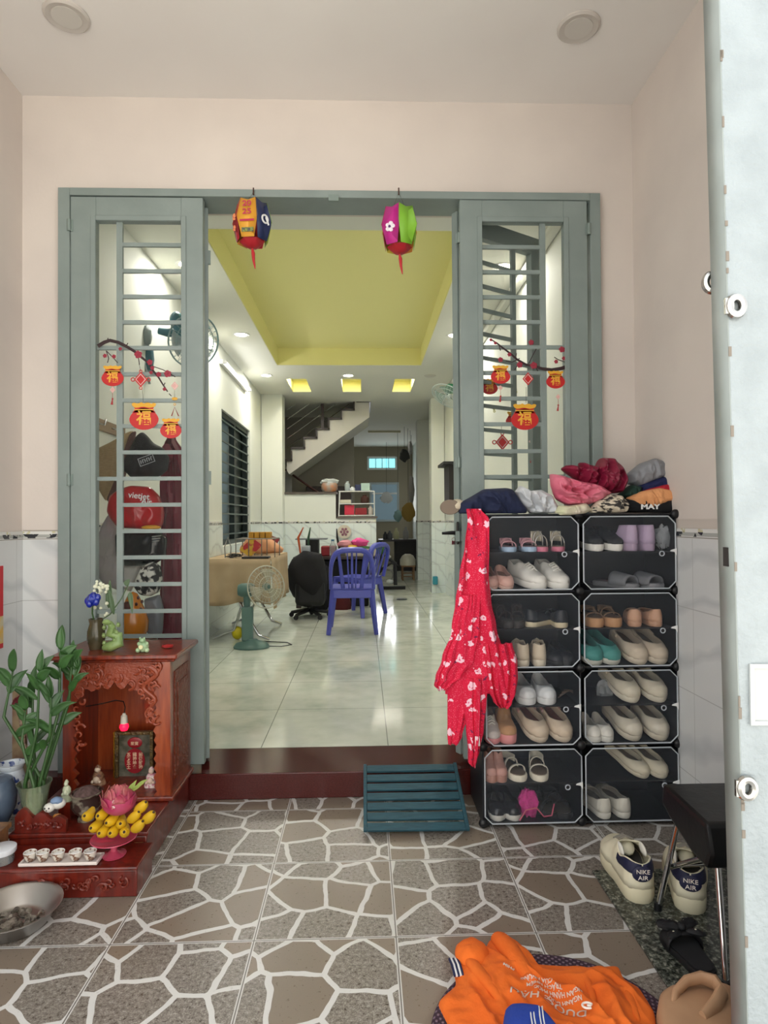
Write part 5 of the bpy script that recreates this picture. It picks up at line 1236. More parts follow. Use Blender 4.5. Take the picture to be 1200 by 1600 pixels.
# steel basin with coins
pb = atz(36, 1432, 0); yb = pb.y - .045
r = T('steel_basin', 'shallow stainless steel basin holding coins and scraps on the tiled floor', 'basin', (pb.x, yb, 0))
Mb = Matrix.Rotation(.16, 4, 'X')
MB().lathe([(0, .0), (.075, .0), (.09, .006), (.118, .05), (.128, .056), (.128, .058), (.116, .054), (.087, .012), (.07, .006), (0, .006)], (pb.x, yb, .002), 40).build('basin', mat('#bdb9b4', .3, 1.0), r)
random.seed(17); b = MB()
for k in range(60):
    a_ = 6.28*random.random(); R = .072*math.sqrt(random.random()); M = Matrix.Rotation(random.random()*.5, 4, 'X') @ Matrix.Rotation(random.random()*.5, 4, 'Y')
    b.lathe([(0, 0), (.009, 0), (.009, .0015), (0, .0015)], (pb.x+R*math.cos(a_), yb+R*math.sin(a_), .010+.006*random.random()), 10, M=M)
o = b.build('coins', mat('#a8a29a', .3, .9, col2='#4b4642', scale=60)); tag(o, 'scattered coins and bits in the steel basin', 'coins', kind='stuff')
# things on the altar top
AT = ATOP + .001
r = T('flower_vase', 'dark glass vase with a glittery blue rose and white sprigs on the altar top', 'flower vase', (at(150, 1010, 2.5).x, 2.5, AT)); p = at(150, 1010, 2.5)
MB().lathe([(0, 0), (.024, 0), (.026, .01), (.034, .04), (.033, .07), (.024, .1), (.028, .118), (.025, .118), (.02, .1), (0, .09)], (p.x, 2.5, AT), 24).build('vase', mat('#3b3a28', .12, col2='#574d38', scale=20), r)
q = at(145, 936, 2.46); b = MB(); b.ell(q, (.024, .022, .024), 14, rough=.35, fr=9)
for k in range(8): b.ell((q.x+.018*math.cos(k*2.4), q.y+.012*math.sin(k*2.4), q.z+.005-.003*k), (.013, .013, .016), 8)
b.build('blue_rose', mat('#0f2590', .35, coat=.5), r)
MB().tube([q, (p.x-.01, 2.49, AT+.14), (p.x, 2.5, AT+.08)], .003, 6).build('stem', GRN, r)
b = MB(); random.seed(8)
for k in range(26):
    c_ = at(146+22*random.random(), 908+60*random.random() if k > 12 else 912+18*random.random(), 2.49); b.ell(c_, .005+.003*random.random(), 6)
b.build('white_sprig', mat('#d8d9c0', .7), r, kind='stuff')
b = MB(); leafb(b, at(170, 950, 2.5), at(172, 905, 2.5), .014); leafb(b, at(178, 960, 2.5), at(168, 915, 2.49), .012); leafb(b, at(203, 925, 2.5), at(207, 958, 2.5), .012, droop=.1); leafb(b, at(196, 915, 2.5), at(203, 905, 2.5), .012); b.tube([(p.x, 2.5, AT+.1), at(172, 960, 2.5), at(190, 935, 2.5), at(200, 915, 2.5)], .002, 5); b.build('foliage', mat('#4a6040', .5), r, solid=.0008)
r = T('jade_dragon_figurine', 'light green jade figurine of a coiled animal on the altar top beside the vase', 'figurine', (at(175, 1012, 2.46).x, 2.46, AT)); p = at(175, 1012, 2.46)
JD = mat('#6f8a50', .35, col2='#8fa566', scale=30)
b = MB(); b.tube([(p.x-.03, 2.46, AT+.012), (p.x-.005, 2.452, AT+.018), (p.x+.028, 2.46, AT+.03), (p.x+.02, 2.47, AT+.055), (p.x-.008, 2.46, AT+.068), (p.x+.004, 2.45, AT+.095), (p.x-.004, 2.445, AT+.112)], [.012, .02, .021, .019, .017, .014, .010], 12)
b.ell((p.x-.010, 2.435, AT+.114), (.016, .014, .011), 12, rough=.3); random.seed(3)
for k in range(10): b.ell((p.x+.03*math.sin(k*2.2), 2.46, AT+.01+.01*k), (.008, .012, .009), 8, rough=.4)
b.build('body', JD, r)
r = T('jade_toad_figurine', 'pale jade toad figurine alone near the middle of the altar top', 'figurine', (at(224, 1015, 2.42).x, 2.43, AT)); p = at(224, 1015, 2.43)
b = MB(); b.ell((p.x, 2.43, AT+.022), (.020, .018, .022), 14, rough=.2).ell((p.x, 2.42, AT+.046), (.012, .012, .009), 12)
for s in (-1, 1): b.ell((p.x+s*.017, 2.42, AT+.009), (.009, .011, .009), 10).ell((p.x+s*.015, 2.425, AT+.032), (.007, .007, .008), 8).ell((p.x+s*.008, 2.417, AT+.055), .004, 8)
b.build('body', mat('#8fae84', .3, col2='#b3c9a0', scale=30), r)
MB().lathe([(0, 0), (.008, 0), (.008, .003), (0, .003)], (p.x, 2.404, AT+.024), 12, M=Matrix.Rotation(PI/2, 4, 'X')).build('coin', mat('#d8d3a0', .3), r)
p = at(262, 1008, 2.5); o = MB().ell((p.x, 2.5, AT+.008), (.022, .012, .007), 12, rough=.5, fr=8).build('red_cloth_knot', mat('#a01d1c', .6)); tag(o, 'small red knotted ribbon at the corner of the altar top', 'ribbon')

# ------------------------------------------------------------------ paper lanterns at the lintel
def lantern(lab, px, py, Y, cols, rot, extra, tail):
    c = at(px, py, Y); r = T('paper_lantern', lab, 'lantern', c, group='paper lanterns hanging from the door frame')
    R = .074; Hh = .085
    for k in range(6):
        a = rot + k*PI/3; n_ = Vector((math.sin(a), -math.cos(a), 0)); s = Vector((math.cos(a), math.sin(a), 0)); o = c + n_*R
        w0, w1 = .033, .044
        M = frame(o, s, (0, 0, 1)); pts = [(-w0, .092), (0, .080), (w0, .092), (w1, .01), (w0*.8, -.075), (-w0*.8, -.075), (-w1, .01)]
        b = MB(); vs_ = [b.v(M @ Vector((x, y, -.018*abs(y/.09)**1.5))) for x, y in pts]; b.face(vs_)
        pn = b.build('panel', mat(cols[k], .55), r, solid=.0012)
        if k in extra: extra[k](pn, M)
    MB().lathe([(.054, -.070), (.038, -.086), (.022, -.096), (.0, -.098), (0, -.094), (.020, -.092), (.036, -.082), (.050, -.068)], c, 6).build('base_petals', mat('#b01c28', .55), r)
    MB().tube([c+Vector((0, 0, -.10)), c+Vector((.004, 0, -.12)), c+Vector((.006, 0, -.15)), c+Vector((.012, 0, -tail))], [.004, .008, .006, .002], 8).build('tassel', mat('#b8262c', .7), r)
    top = at(px+(2 if px < 500 else -1), 300, YD-.012)
    MB().tube([c+Vector((-.03, 0, .088)), top, c+Vector((.03, 0, .088))], .0009, 5).build('string', mat('#55504a', .6), r)
    MB().cyl(top+Vector((0, 0, -.012)), top+Vector((0, 0, .018)), .0032, seg=8).build('hook', mat('#4a2c20', .5), r)
    return r
LM = lambda: None
def t2025(pn, M):
    RM = mat('#b3224a', .5)
    text('20', .031, RM, 'lettering', pn, M @ Matrix.Translation((0, .056, .0012)), sx=1.25, bold=.0006); text('25', .031, RM, 'lettering', pn, M @ Matrix.Translation((0, .023, .0015)), sx=1.25, bold=.0006)
    MB().box(-.030, .030, -.016, -.008, .0, .0015, M=M).build('printed_band', RM, pn)
    MB().box(-.024, .026, -.058, -.040, -.006, -.0045, M=M).build('printed_picture', mat('#8a9a3a', .6, col2='#3f3a4c', scale=120), pn)
def flower(pn, M, col='#efe6ee', cc='#4c2a5c', R=.018, off=(0, 0)):
    b = MB()
    for k in range(5):
        a = k*2*PI/5; b.ell(M @ Vector((off[0]+R*.62*math.cos(a), off[1]+R*.62*math.sin(a), .002)), (R*.42, .002, R*.42), 8)
    b.build('printed_flower', mat(col, .6), pn); MB().ell(M @ Vector((off[0], off[1], .004)), (R*.3, .002, R*.3), 8).build('flower_centre', mat(cc, .6), pn)
def ring_logo(pn, M):
    b = MB(); b.torus(M @ Vector((0, .005, .003)), .016, .004, M=M.to_3x3().to_4x4(), seg=18, s2=5); b.tube([M @ Vector((.004, .014, .004)), M @ Vector((.02, -.014, .004))], .004, 6); b.build('printed_mark', WHITE, pn)
lantern('red, yellow and navy paper lantern printed 2025, hanging at the left of the doorway', 394, 352, 2.67, ['#e0a135', '#16244f', '#8fa83a', '#b5202a', '#c9822c', '#b0182c'], -.12, {0: t2025, 1: ring_logo, 5: lambda pn, M: (flower(pn, M, '#e08a5a', '#d0402c', .014, (0, .02)), flower(pn, M, '#e08a5a', '#d0402c', .012, (.005, -.03)))}, .185)
lantern('magenta and lime green paper lantern hanging at the right of the doorway', 624, 361, 2.67, ['#7cb32e', '#8ab53c', '#d98a2c', '#c9b32e', '#b3202a', '#c42a8c'], .45, {5: lambda pn, M: flower(pn, M, '#efe6ee', '#5b2a6c', .022, (0, -.01))}, .185)

# ------------------------------------------------------------------ stickers on the glass of the door
YS = YD + .0035
GD = mat('#dba42a', .45); RDS = mat('#bd1d1d', .45); DKB = mat('#2a1216', .6); PKS = mat('#932036', .55); WLT = mat('#e3cfc9', .5); CHA = mat('#e2a934', .45)
def SP(px, py, Y=YS): return at(px, py, Y)
def bag(px, py, wpx, lab, Y=YS, hang=None, th=.001, char=True):
    """fortune bag sticker, centre px,py, width in photo pixels"""
    c = SP(px, py, Y); s = wpx/FPX*Y; M = FR(c)
    r = T('fortune_bag_sticker', lab, 'sticker', c, group='red fortune bag stickers on the door glass')
    n = 30; pts = []
    for k in range(n): a = 2*PI*k/n; x = math.cos(a); y = math.sin(a); pts.append((x*.5*s*(1-.14*max(0, y)), y*.38*s-.1*s))
    MB().prism(pts, 0, th, M).build('bag_body', RDS, r)
    nk = [(-.40, .12), (.40, .12), (.30, .22), (.37, .38), (-.37, .38), (-.30, .22)]; MB().prism([(x*s, y*s) for x, y in nk], 0, th*1.0, M @ Matrix.Translation((0, 0, -.0002*0))).build('bag_neck', RDS, r)
    rim = [(-.38, .33)] + [(-.38+.76*k/8, .30-.02*math.sin(k*1.3)) for k in range(1, 8)] + [(.38, .33), (.42, .42)] + [(.42-.84*k/10, .43+.025*math.sin(k*2.3)+.02*math.sin(PI*k/10)) for k in range(1, 10)] + [(-.42, .42)]
    MB().prism([(x*s, y*s) for x, y in rim], th*.5, th*1.7, M).build('gold_rim', GD, r)
    MB().box(-.34*s, .34*s, .20*s, .235*s, th*.5, th*1.7, M=M).build('gold_band', CHA, r)
    if char: text('\u798f', .52*s, CHA, 'gold_character', r, M @ Matrix.Translation((0, -.10*s, th*1.3)), ext=.0003, bold=.008*s*1.2)
    return r
def knot(px, py, wpx, lab, Y=YS, col=None, rings=True, tassel=0, grp='chinese knot stickers on the door glass'):
    c = SP(px, py, Y); s = wpx/FPX*Y; M = FR(c); col = col or RDS
    r = T('knot_sticker', lab, 'sticker', c, group=grp)
    b = MB(); b.prism([(-.34*s, 0), (0, -.40*s), (.34*s, 0), (0, .40*s)], 0, .001, M); b.build('diamond', col, r)
    b = MB(); b.tube([M @ Vector((x*s, y*s, .0015)) for x, y in ((-.24, 0), (0, -.28), (.24, 0), (0, .28))], .028*s, 5, closed=True)
    b.build('white_line', WLT, r)
    if rings:
        b = MB()
        for sx in (-1, 1): b.torus(M @ Vector((sx*.40*s, 0, .001)), .09*s, .026*s, M=Matrix.Rotation(PI/2, 4, 'X'), seg=14, s2=5)
        b.torus(M @ Vector((0, .42*s, .001)), .07*s, .022*s, M=Matrix.Rotation(PI/2, 4, 'X'), seg=14, s2=5); b.torus(M @ Vector((0, -.44*s, .001)), .07*s, .022*s, M=Matrix.Rotation(PI/2, 4, 'X'), seg=14, s2=5)
        b.build('loop', col, r)
    if tassel:
        MB().tube([M @ Vector((0, -.4*s, .001)), M @ Vector((0, -.4*s-tassel*.5, .001))], .0009, 5).ell(M @ Vector((0, -.4*s-tassel*.5, .001)), (.004, .001, .004), 8).tube([M @ Vector((0, -.4*s-tassel*.55, .001)), M @ Vector((-.003, -.4*s-tassel, .001))], [.002, .005], 6).build('tassel', mat('#a82a30', .6), r)
    return r
def thread(parent, pts, m=None, w=.0009, Y=YS):
    MB().tube([SP(x, y, Y) for x, y in pts], w, 5).build('thread', m or DKB, parent)
def branch(lab, main, twigs, flowers, Y=YS, wide=.0085):
    c = SP(*main[0], Y); r = T('plum_branch_sticker', lab, 'sticker', c, group='plum branch stickers on the door glass')
    n = len(main); b = MB(); b.tube([SP(x, y, Y) for x, y in main], [wide*(1-.7*k/(n-1)) for k in range(n)], 8); b.squash(Y-.001, .15); b.build('branch', DKB, r)
    b = MB()
    for tw_ in twigs: b.tube([SP(x, y, Y) for x, y in tw_], .0021, 6)
    b.squash(Y-.0008, .25)
    b.build('twig', DKB, r)
    for x, y, R in flowers:
        q = SP(x, y, Y-.002); b = MB(); s = R*.8/FPX*Y
        for k in range(5): a = k*2*PI/5+.5; b.ell((q.x+s*.55*math.cos(a), q.y, q.z+s*.55*math.sin(a)), (s*.5, .0012, s*.5), 8)
        f = b.build('blossom', PKS, r); MB().ell((q.x, q.y-.0015, q.z), (s*.22, .001, s*.22), 6).build('blossom_centre', mat('#8c1e30', .6), f)
    return r
branch('dark plum branch sticker with red blossoms at the left door leaf', [(153, 541), (163, 535), (172, 532), (185, 535), (197, 541), (210, 549), (218, 556), (231, 566), (240, 580), (248, 590), (254, 600), (262, 612)],
       [[(166, 548), (170, 560), (168, 567)], [(166, 548), (178, 560), (184, 567)], [(197, 541), (200, 536)], [(168, 532), (169, 528)], [(216, 556), (218, 570)], [(238, 572), (255, 578), (262, 582), (274, 589)], [(256, 602), (258, 598)], [(264, 615), (268, 619)]],
       [(164, 556, 4), (178, 557, 4), (216, 554, 7.5), (234, 566, 5.5), (238, 575, 4), (248, 585, 5), (236, 582, 3.5), (262, 584, 7), (257, 608, 3.5), (188, 545, 3.5)])
b1 = bag(176, 587, 34, 'red fortune bag sticker, highest on the left door leaf'); knot(176, 609, 13, 'small pale pink knot with tassel under the highest bag of the left leaf', col=mat('#d7a79e', .5), rings=False, tassel=.05)
k1 = knot(220, 593, 30, 'red Chinese knot sticker at the middle of the left door leaf'); thread(k1, [(220, 580), (217, 568)]); thread(k1, [(222, 608), (224, 628)])
b2 = bag(225, 650, 45, 'large red fortune bag sticker on the left door leaf')
k2 = knot(273, 603, 17, 'small pale knot sticker at the right of the left door leaf', col=mat('#d7a79e', .5), rings=False); thread(k2, [(273, 610), (273, 622)])
r = T('ingot_sticker', 'tiny gold ingot sticker with two red tassels on the left door leaf', 'sticker', SP(273, 624)); MB().ell(SP(273, 623), (.013, .001, .007), 10).torus(SP(273, 632), .004, .0015, M=Matrix.Rotation(PI/2, 4, 'X'), seg=12, s2=5).build('ingot', GD, r)
b = MB(); b.tube([SP(273, 636), SP(268, 650)], [.001, .005], 6, flat=.4).tube([SP(273, 636), SP(279, 650)], [.001, .005], 6, flat=.4); b.build('tassel', mat('#a82a30', .6), r)
b3 = bag(267, 669, 33, 'red fortune bag sticker, lowest on the left door leaf')
# right leaf
branch('dark plum branch sticker with red blossoms at the right door leaf', [(883, 574), (876, 576), (862, 578), (846, 576), (838, 573), (822, 570), (808, 562), (798, 553), (786, 544), (776, 536), (768, 531)],
       [[(884, 573), (883, 566), (872, 562), (866, 558)], [(826, 568), (832, 556), (838, 545)], [(812, 566), (804, 578)], [(812, 560), (800, 566), (790, 564)], [(806, 557), (807, 552)], [(780, 541), (782, 548)], [(838, 575), (840, 580)], [(858, 578), (857, 583)]],
       [(834, 571, 7), (812, 570, 6), (782, 562, 5), (878, 546, 6), (881, 560, 4), (869, 565, 4), (796, 554, 4), (830, 535, 5.5), (774, 536, 3), (767, 531, 3)])
bag(782, 585, 31, 'red fortune bag sticker near the handle side of the right door leaf'); knot(782, 606, 11, 'small pale pink knot with tassel under the smaller bag of the right leaf', col=mat('#d7a79e', .5), rings=False, tassel=.05)
bag(868, 593, 30, 'red fortune bag sticker beside the hinge side of the right door leaf'); knot(872, 620, 11, 'small pale pink knot with tassel under the bag nearest the right hinge', col=mat('#d7a79e', .5), rings=False, tassel=.05)
bag(820, 651, 44, 'large red fortune bag sticker on the right door leaf')
k4 = knot(825, 592, 26, 'solid red knot sticker above the large bag of the right leaf', rings=False); thread(k4, [(822, 605), (822, 630)])
# stickers on the folded leaf's own glass, seen through the bars
def YC(px):
    d = ray(px, 700); t = math.atan2(.30, .49); ux, uy = math.cos(t), math.sin(t)
    # ray hits the leaf plane
    return d
def C4(px, py):
    d = ray(px, py); t = math.atan2(.30, .49); n_ = Vector((-math.sin(t), math.cos(t), 0)); o = Vector((pC.x, 2.80, 0)) + n_*.024
    k_ = n_.dot(o-CO)/n_.dot(d); return CO + d*k_
def onC(fn, px, py, *a, **kw):
    p = C4(px, py); return fn(px, py, *a, Y=p.y-.01, **kw)
onC(bag, 765, 604, 26, 'red fortune bag sticker half hidden behind the left edge bar, on the folded right leaf')
onC(bag, 803, 655, 26, 'red fortune bag sticker mostly hidden behind the large one, on the folded right leaf', char=False)
k5 = onC(knot, 785, 691, 32, 'red Chinese knot sticker lowest on the folded right leaf'); thread(k5, [(783, 660), (784, 676)], Y=C4(784, 670).y-.01)
k6 = onC(knot, 830, 690, 12, 'small pale knot sticker with a red tassel low on the folded right leaf', col=mat('#cdb0a8', .5), rings=False, tassel=.09)
r = T('heart_knot_sticker', 'red heart-shaped knot sticker behind the bars of the right leaf', 'sticker', C4(830, 590)); p = C4(832, 591); MB().prism([(0, -.03), (.026, .0), (.024, .017), (.012, .021), (0, .012), (-.012, .021), (-.024, .017), (-.026, 0)], 0, .001, FR((p.x, p.y-.008, p.z))).build('heart', RDS, r)
for (x, y) in ((771, 639), (805, 609), (845, 608)):
    p = C4(x, y); b = MB()
    for k in range(3): b.torus((p.x+.0015*k, p.y-.006, p.z-.012*k+.012), .0045, .0018, M=Matrix.Rotation(PI/2, 4, 'X'), seg=12, s2=5)
    o = b.build('coin_string_sticker', mat('#b5b23a', .5)); tag(o, {771: 'string of gold coins sticker lowest behind the right leaf bars', 805: 'string of gold coins sticker beside the red heart knot', 845: 'string of gold coins sticker nearest the leaf post'}[x], 'sticker', 'coin string stickers')
# ------------------------------------------------------------------ lamps of the inner room, plus an added fill for the far hall
def lamp(name, loc, E, size, col=(1, .97, .9), rot=(0, 0, 0), sx=None):
    l = bpy.data.lights.new(name, 'AREA'); l.energy = E; l.color = col; l.shape = 'DISK' if sx is None else 'RECTANGLE'; l.size = size
    if sx: l.size_y = sx
    o = bpy.data.objects.new(name, l); COL.objects.link(o); o.location = loc; o.rotation_euler = rot; return o
EM = mat('#fff6e2', .5, emit=14)
dl = [(at(377, 530, 6.05).x, 6.05, 'third', 0), (at(710, 530, 6.05).x, 6.05, '', 0), (-1.22, 4.4, '', 0), (1.0, 4.4, '', 0), (at(415, 588, 7.7).x, 7.75, '', 0), (at(544, 587, 7.7).x, 7.75, '', 0)]
labs = ['lit round downlight beside the yellow recess, nearest the wall window', 'lit round downlight beside the yellow recess, above the white wall fan', 'lit round downlight behind the left door leaf', 'lit round downlight behind the right door leaf', 'lit round downlight left of the small square recesses', 'lit round downlight just before the middle square recess']
for (x, y, _, _), lb in zip(dl, labs):
    r = T('downlight', lb, 'downlight', (x, y, ZI-.004), group='round downlights in the inner ceiling')
    MB().lathe([(.055, -.003), (.075, -.008), (.08, -.003), (.08, -.0005), (.055, -.0005)], (x, y, ZI), 28).build('rim', WHITE, r)
    MB().lathe([(0, -.003), (.055, -.003), (.055, -.001), (0, -.001)], (x, y, ZI), 24).build('lens', EM, r)
    lamp('downlight_lamp', (x, y, ZI-.012), DOWNLIGHT_W, .12)
for q, lb in zip(small, ('left', 'middle', 'right')):
    x = (q[0]+q[1])/2; y = 8.3; z = ZI+.148
    r = T('downlight', 'lit round downlight inside the %s small square recess' % lb, 'downlight', (x, y, z), group='downlights in the square recesses')
    MB().lathe([(.05, -.003), (.07, -.006), (.07, -.0), (.05, -.0)], (x, y, z), 24).build('rim', WHITE, r); MB().lathe([(0, -.003), (.05, -.003), (.05, -.001), (0, -.001)], (x, y, z), 20).build('lens', EM, r)
    lamp('downlight_lamp', (x, y, z-.012), DOWNLIGHT_W*.6, .1)
p = at(672, 588, 7.75); r = T('ceiling_fitting', 'unlit round fitting in the inner ceiling by the right column', 'ceiling fitting', (p.x, 7.75, ZI-.01)); MB().lathe([(0, -.012), (.06, -.01), (.075, -.001), (0, -.001)], (p.x, 7.75, ZI), 24).build('disc', mat('#cfcdc2', .6), r)
r = T('tube_lamp', 'slim white tube lamp mounted high on the wall above the barred window', 'lamp', (IXL+.03, 7.0, 2.8))
y0, y1 = 6.35, 7.75; z = at(368, 588, 7.0).z
MB().box(IXL+.001, IXL+.035, y0, y1, z-.02, z+.02).build('batten', WHITE, r); MB().cyl((IXL+.055, y0+.03, z), (IXL+.055, y1-.03, z), .014).build('tube', mat('#f4f4ee', .4, emit=1.5), r)
for y in (y0+.01, y1-.01): MB().box(IXL+.035, IXL+.072, y-.012, y+.012, z-.015, z+.015).build('end_cap', mat('#8a8a86', .5), r)
lamp('tube_light', (IXL+.09, 7.0, z), TUBE_W, .05, (1, .98, .95), (0, PI/2*-1, 0), 1.3)
lamp('back_room_lamp', (.42, 12.58, ZI-.037), BACK_W, .62, (1, .93, .82), (0, 0, 0), .05)  # added fill brightening the far hall, set below the unlit batten
lamp('far_window_daylight', (at(600, 785, IYB).x, IYB-.06, at(600, 785, IYB).z), 7, .5, (.95, .96, 1), (-PI/2, 0, 0), .7)
r = T('tube_lamp', 'pale tube lamp fixed across the ceiling of the far hall', 'lamp', at(600, 683, 12.9)); MB().box(.1, .75, 12.55, 12.62, ZI-.035, ZI-.001).build('batten', mat('#c9c3a4', .6), r)

# ------------------------------------------------------------------ wall fans
def fan_head(r, c, R, axis, hub, cagem, bladem, nb=3):
    M = Vector((0, 0, 1)).rotation_difference(Vector(axis)).to_matrix().to_4x4(); c = Vector(c)
    b = MB()
    for rr in (R, R*.75, R*.5, R*.28): b.torus(c + M @ Vector((0, 0, .045*(1-(rr/R)**2))), rr, .0028 if rr < R else .006, M=M, seg=32, s2=5)
    for k in range(28):
        a = 2*PI*k/28; b.tube([c + M @ Vector((math.cos(a)*R*t, math.sin(a)*R*t, .045*(1-t*t))) for t in (.1, .4, .7, 1)], .0013, 4)
        b.tube([c + M @ Vector((math.cos(a)*R*t, math.sin(a)*R*t, -.045*(1-t*t))) for t in (.15, .5, 1)], .0013, 4)
    b.build('cage', cagem, r)
    b = MB(); b.lathe([(0, -.02), (.03, -.02), (.03, .02), (.015, .03), (0, .03)], c, 16, M=M)
    b.build('hub', hub, r)
    for k in range(nb):
        a0 = 2*PI*k/nb
        b = MB(); b.grid(lambda u, v: c + M @ Vector((math.cos(a0+(v-.5)*(.5+.7*u))*R*(.15+.72*u), math.sin(a0+(v-.5)*(.5+.7*u))*R*(.15+.72*u), (v-.5)*.035)), 6, 6); b.build('blade', bladem, r, solid=.002)
TEAL = mat('#2e6672', .4); TEALD = mat('#27505c', .4); CAGE = mat('#5b8b93', .3); WHC = mat('#c9d5d2', .35)
Yw = 4.2; r = T('wall_fan', 'teal oscillating wall fan seen through the left door leaf', 'fan', at(230, 540, Yw))
c = at(303, 533, Yw); fan_head(r, c, .175, (.55, -.6, -.35), TEAL, mat('#7d999a', .4), mat('#a9babc', .3, alpha=.6))
a, m_, e = at(232, 520, Yw), at(262, 520, Yw), at(283, 515, Yw)
MB().tube([at(248, 517, Yw), at(262, 520, Yw), at(276, 520, Yw)], [.022, .028, .03], 12).build('arm', TEAL, r)
MB().ell(at(276, 500, Yw), (.045, .05, .055), 16).tube([at(276, 505, Yw), at(280, 530, Yw), c], [.04, .045, .03], 14).build('motor_housing', TEAL, r)
MB().lathe([(0, -.08), (.03, -.075), (.042, 0), (.035, .08), (0, .09)], at(231, 562, Yw+.05), 16).build('wall_bracket', TEAL, r)
MB().ell(at(229, 525, Yw), (.035, .03, .07), 14, rough=.4).tube([at(228, 520, Yw), at(222, 555, Yw), at(234, 600, Yw)], .008, 8).build('cord_bundle', mat('#8d9998', .6), r)
MB().box(IXL, at(228, 560, Yw).x, Yw+.04, Yw+.06, at(228, 570, Yw).z, at(228, 550, Yw).z).build('bracket_arm', TEALD, r)
Yw = 7.2; r = T('wall_fan', 'white wall fan with green blades high on the wall beyond the right leaf', 'fan', at(700, 620, Yw))
c = at(700, 619, Yw); fan_head(r, c, .20, (-.45, -.35, -.82), mat('#d3dcd8', .4), WHC, mat('#9dbcb0', .3, alpha=.5))
MB().lathe([(0, 0), (.05, 0), (.055, .06), (.04, .1), (0, .11)], c + Vector((.03, .02, .04)), 16).tube([c+Vector((.03, .02, .10)), (IXR-.02, Yw+.02, c.z+.13)], .025, 10).build('motor_housing', mat('#2f8a5a', .4), r)

# ------------------------------------------------------------------ items hung on the wall behind the left leaf
Yh = 3.28
r = T('wall_hook_rail', 'long wooden hook rail on the wall, mostly hidden by hats and bags', 'hook rail', (IXL+.02, 3.5, 1.7)); MB().box(IXL+.0, IXL+.02, 3.1, 3.8, 1.68, 1.74).build('rail', mat('#8a7358', .6), r)
for y in (3.2, 3.4, 3.6): MB().tube([(IXL+.02, y, 1.71), (IXL+.06, y, 1.70), (IXL+.07, y, 1.73)], .006, 6).build('hook', STEEL, r)
def hang(name, lab, cat, pts, Y, m, th=.05, fold=.012, seed=0, fr=16, dirn=(1, 0), parent=None, sm=2):
    P = [at(x, y, Y) for x, y in pts]; c = sum(P, Vector())/len(P)
    o = MB().puff([(p.x-c.x, p.z-c.z) for p in P], FR((c.x, Y, c.z)), th, th*.6, fold, fr, dirn, seed, sm=sm).build(name, m, parent, sub=1)
    if parent is None: tag(o, lab, cat)
    return o
hang('conical_hat', 'beige straw conical hat hanging edge-on behind the black cap', 'hat', [(150, 702), (175, 690), (200, 675), (210, 672), (209, 690), (190, 725), (178, 760), (166, 785), (156, 768), (148, 745)], 3.42, mat('#a8946f', .8, col2='#94805c', scale=60, stretch=(1, 1, 8)), .05, .004, 1)
hang('cloth_bag', 'brown cloth bag strip hanging between the straw hat and the black cap', 'bag', [(205, 675), (214, 672), (200, 730), (182, 790), (166, 784), (185, 740)], 3.38, mat('#5f4640', .8), .03, .006, 21)
cp = hang('baseball_cap', 'black cap with white lettering hanging behind the glass', 'cap', [(191, 735), (193, 722), (205, 700), (215, 680), (223, 674), (230, 680), (240, 692), (256, 700), (265, 715), (262, 735), (250, 745), (205, 747), (197, 738)], 3.30, mat('#17181b', .75), .06, .010, 2)
text('PUMA', .032, mat('#b9bbc0', .7), 'lettering', cp, frame((0, 0, 0), (math.cos(.3), 0, math.sin(.3)), (-math.sin(.3), 0, math.cos(.3))).copy() @ Matrix.Identity(4), local=True) if False else None
p = at(229, 719, 3.23); lt = text('CLASSIC', .020, mat('#b9bbc0', .7), 'lettering', cp, frame((p.x, 3.222, p.z), (math.cos(.3), 0, math.sin(.3)), (-math.sin(.3), 0, math.cos(.3)))) if False else None
b = MB(); M = frame((p.x, 3.228, p.z), (math.cos(.35), 0, math.sin(.35)), (-math.sin(.35), 0, math.cos(.35)))
for q in ((-.04, .04, .018, .021), (-.04, .04, -.021, -.018), (-.04, -.037, -.018, .018), (.037, .04, -.018, .018)): b.box(q[0], q[1], q[2], q[3], 0, .002, M=M)
for k in range(6): b.box(-.032+.011*k, -.028+.011*k, -.010, .010, 0, .002, M=M); b.box(-.032+.011*k, -.024+.011*k, (.006 if k % 2 else -.002), (.010 if k % 2 else .002), 0, .002, M=M)
b.build('printed_label', mat('#a9abb0', .7), cp)
bgr = hang('red_plastic_bag', 'bright red plastic bag with white lettering hanging under the black cap', 'bag', [(168, 800), (172, 775), (185, 765), (205, 758), (235, 760), (250, 775), (257, 798), (256, 818), (250, 827), (220, 827), (185, 825), (174, 812)], 3.27, mat('#b0161f', .3, coat=.4), .07, .016, 3, fr=20)
def btext(body, px, py, size, Y, ang, par, m=WHITE):
    p = at(px, py, Y); return text(body, size, m, 'lettering', par, frame((p.x, Y, p.z), (math.cos(ang), 0, math.sin(ang)), (-math.sin(ang), 0, math.cos(ang))), bold=.0004)
btext('vietjet', 217, 775, .042, 3.18, -.12, bgr); btext('Air', 229, 784, .04, 3.18, -.12, bgr)
p = at(236, 824, 3.2); MB().ell(p, (.05, .012, .012), 10).build('yellow_stripe', mat('#d0962a', .4), bgr)
bb = hang('black_bag', 'glossy black shopping bag hanging below the red plastic bag', 'bag', [(180, 835), (190, 828), (250, 828), (262, 840), (260, 870), (240, 884), (195, 885), (182, 870)], 3.29, mat('#141416', .2), .06, .008, 4)
btext('FASHION', 247, 842, .0, 3.2, 0, bb) if False else None
b = MB(); p = at(246, 842, 3.215); M = frame((p.x, 3.21, p.z), (1, 0, .1), (-.1, 0, 1))
for k in range(3): b.box(-.025, .022-.006*k, .012-.012*k, .016-.012*k, 0, .002, M=M)
b.build('printed_lines', mat('#8f8f86', .6), bb)
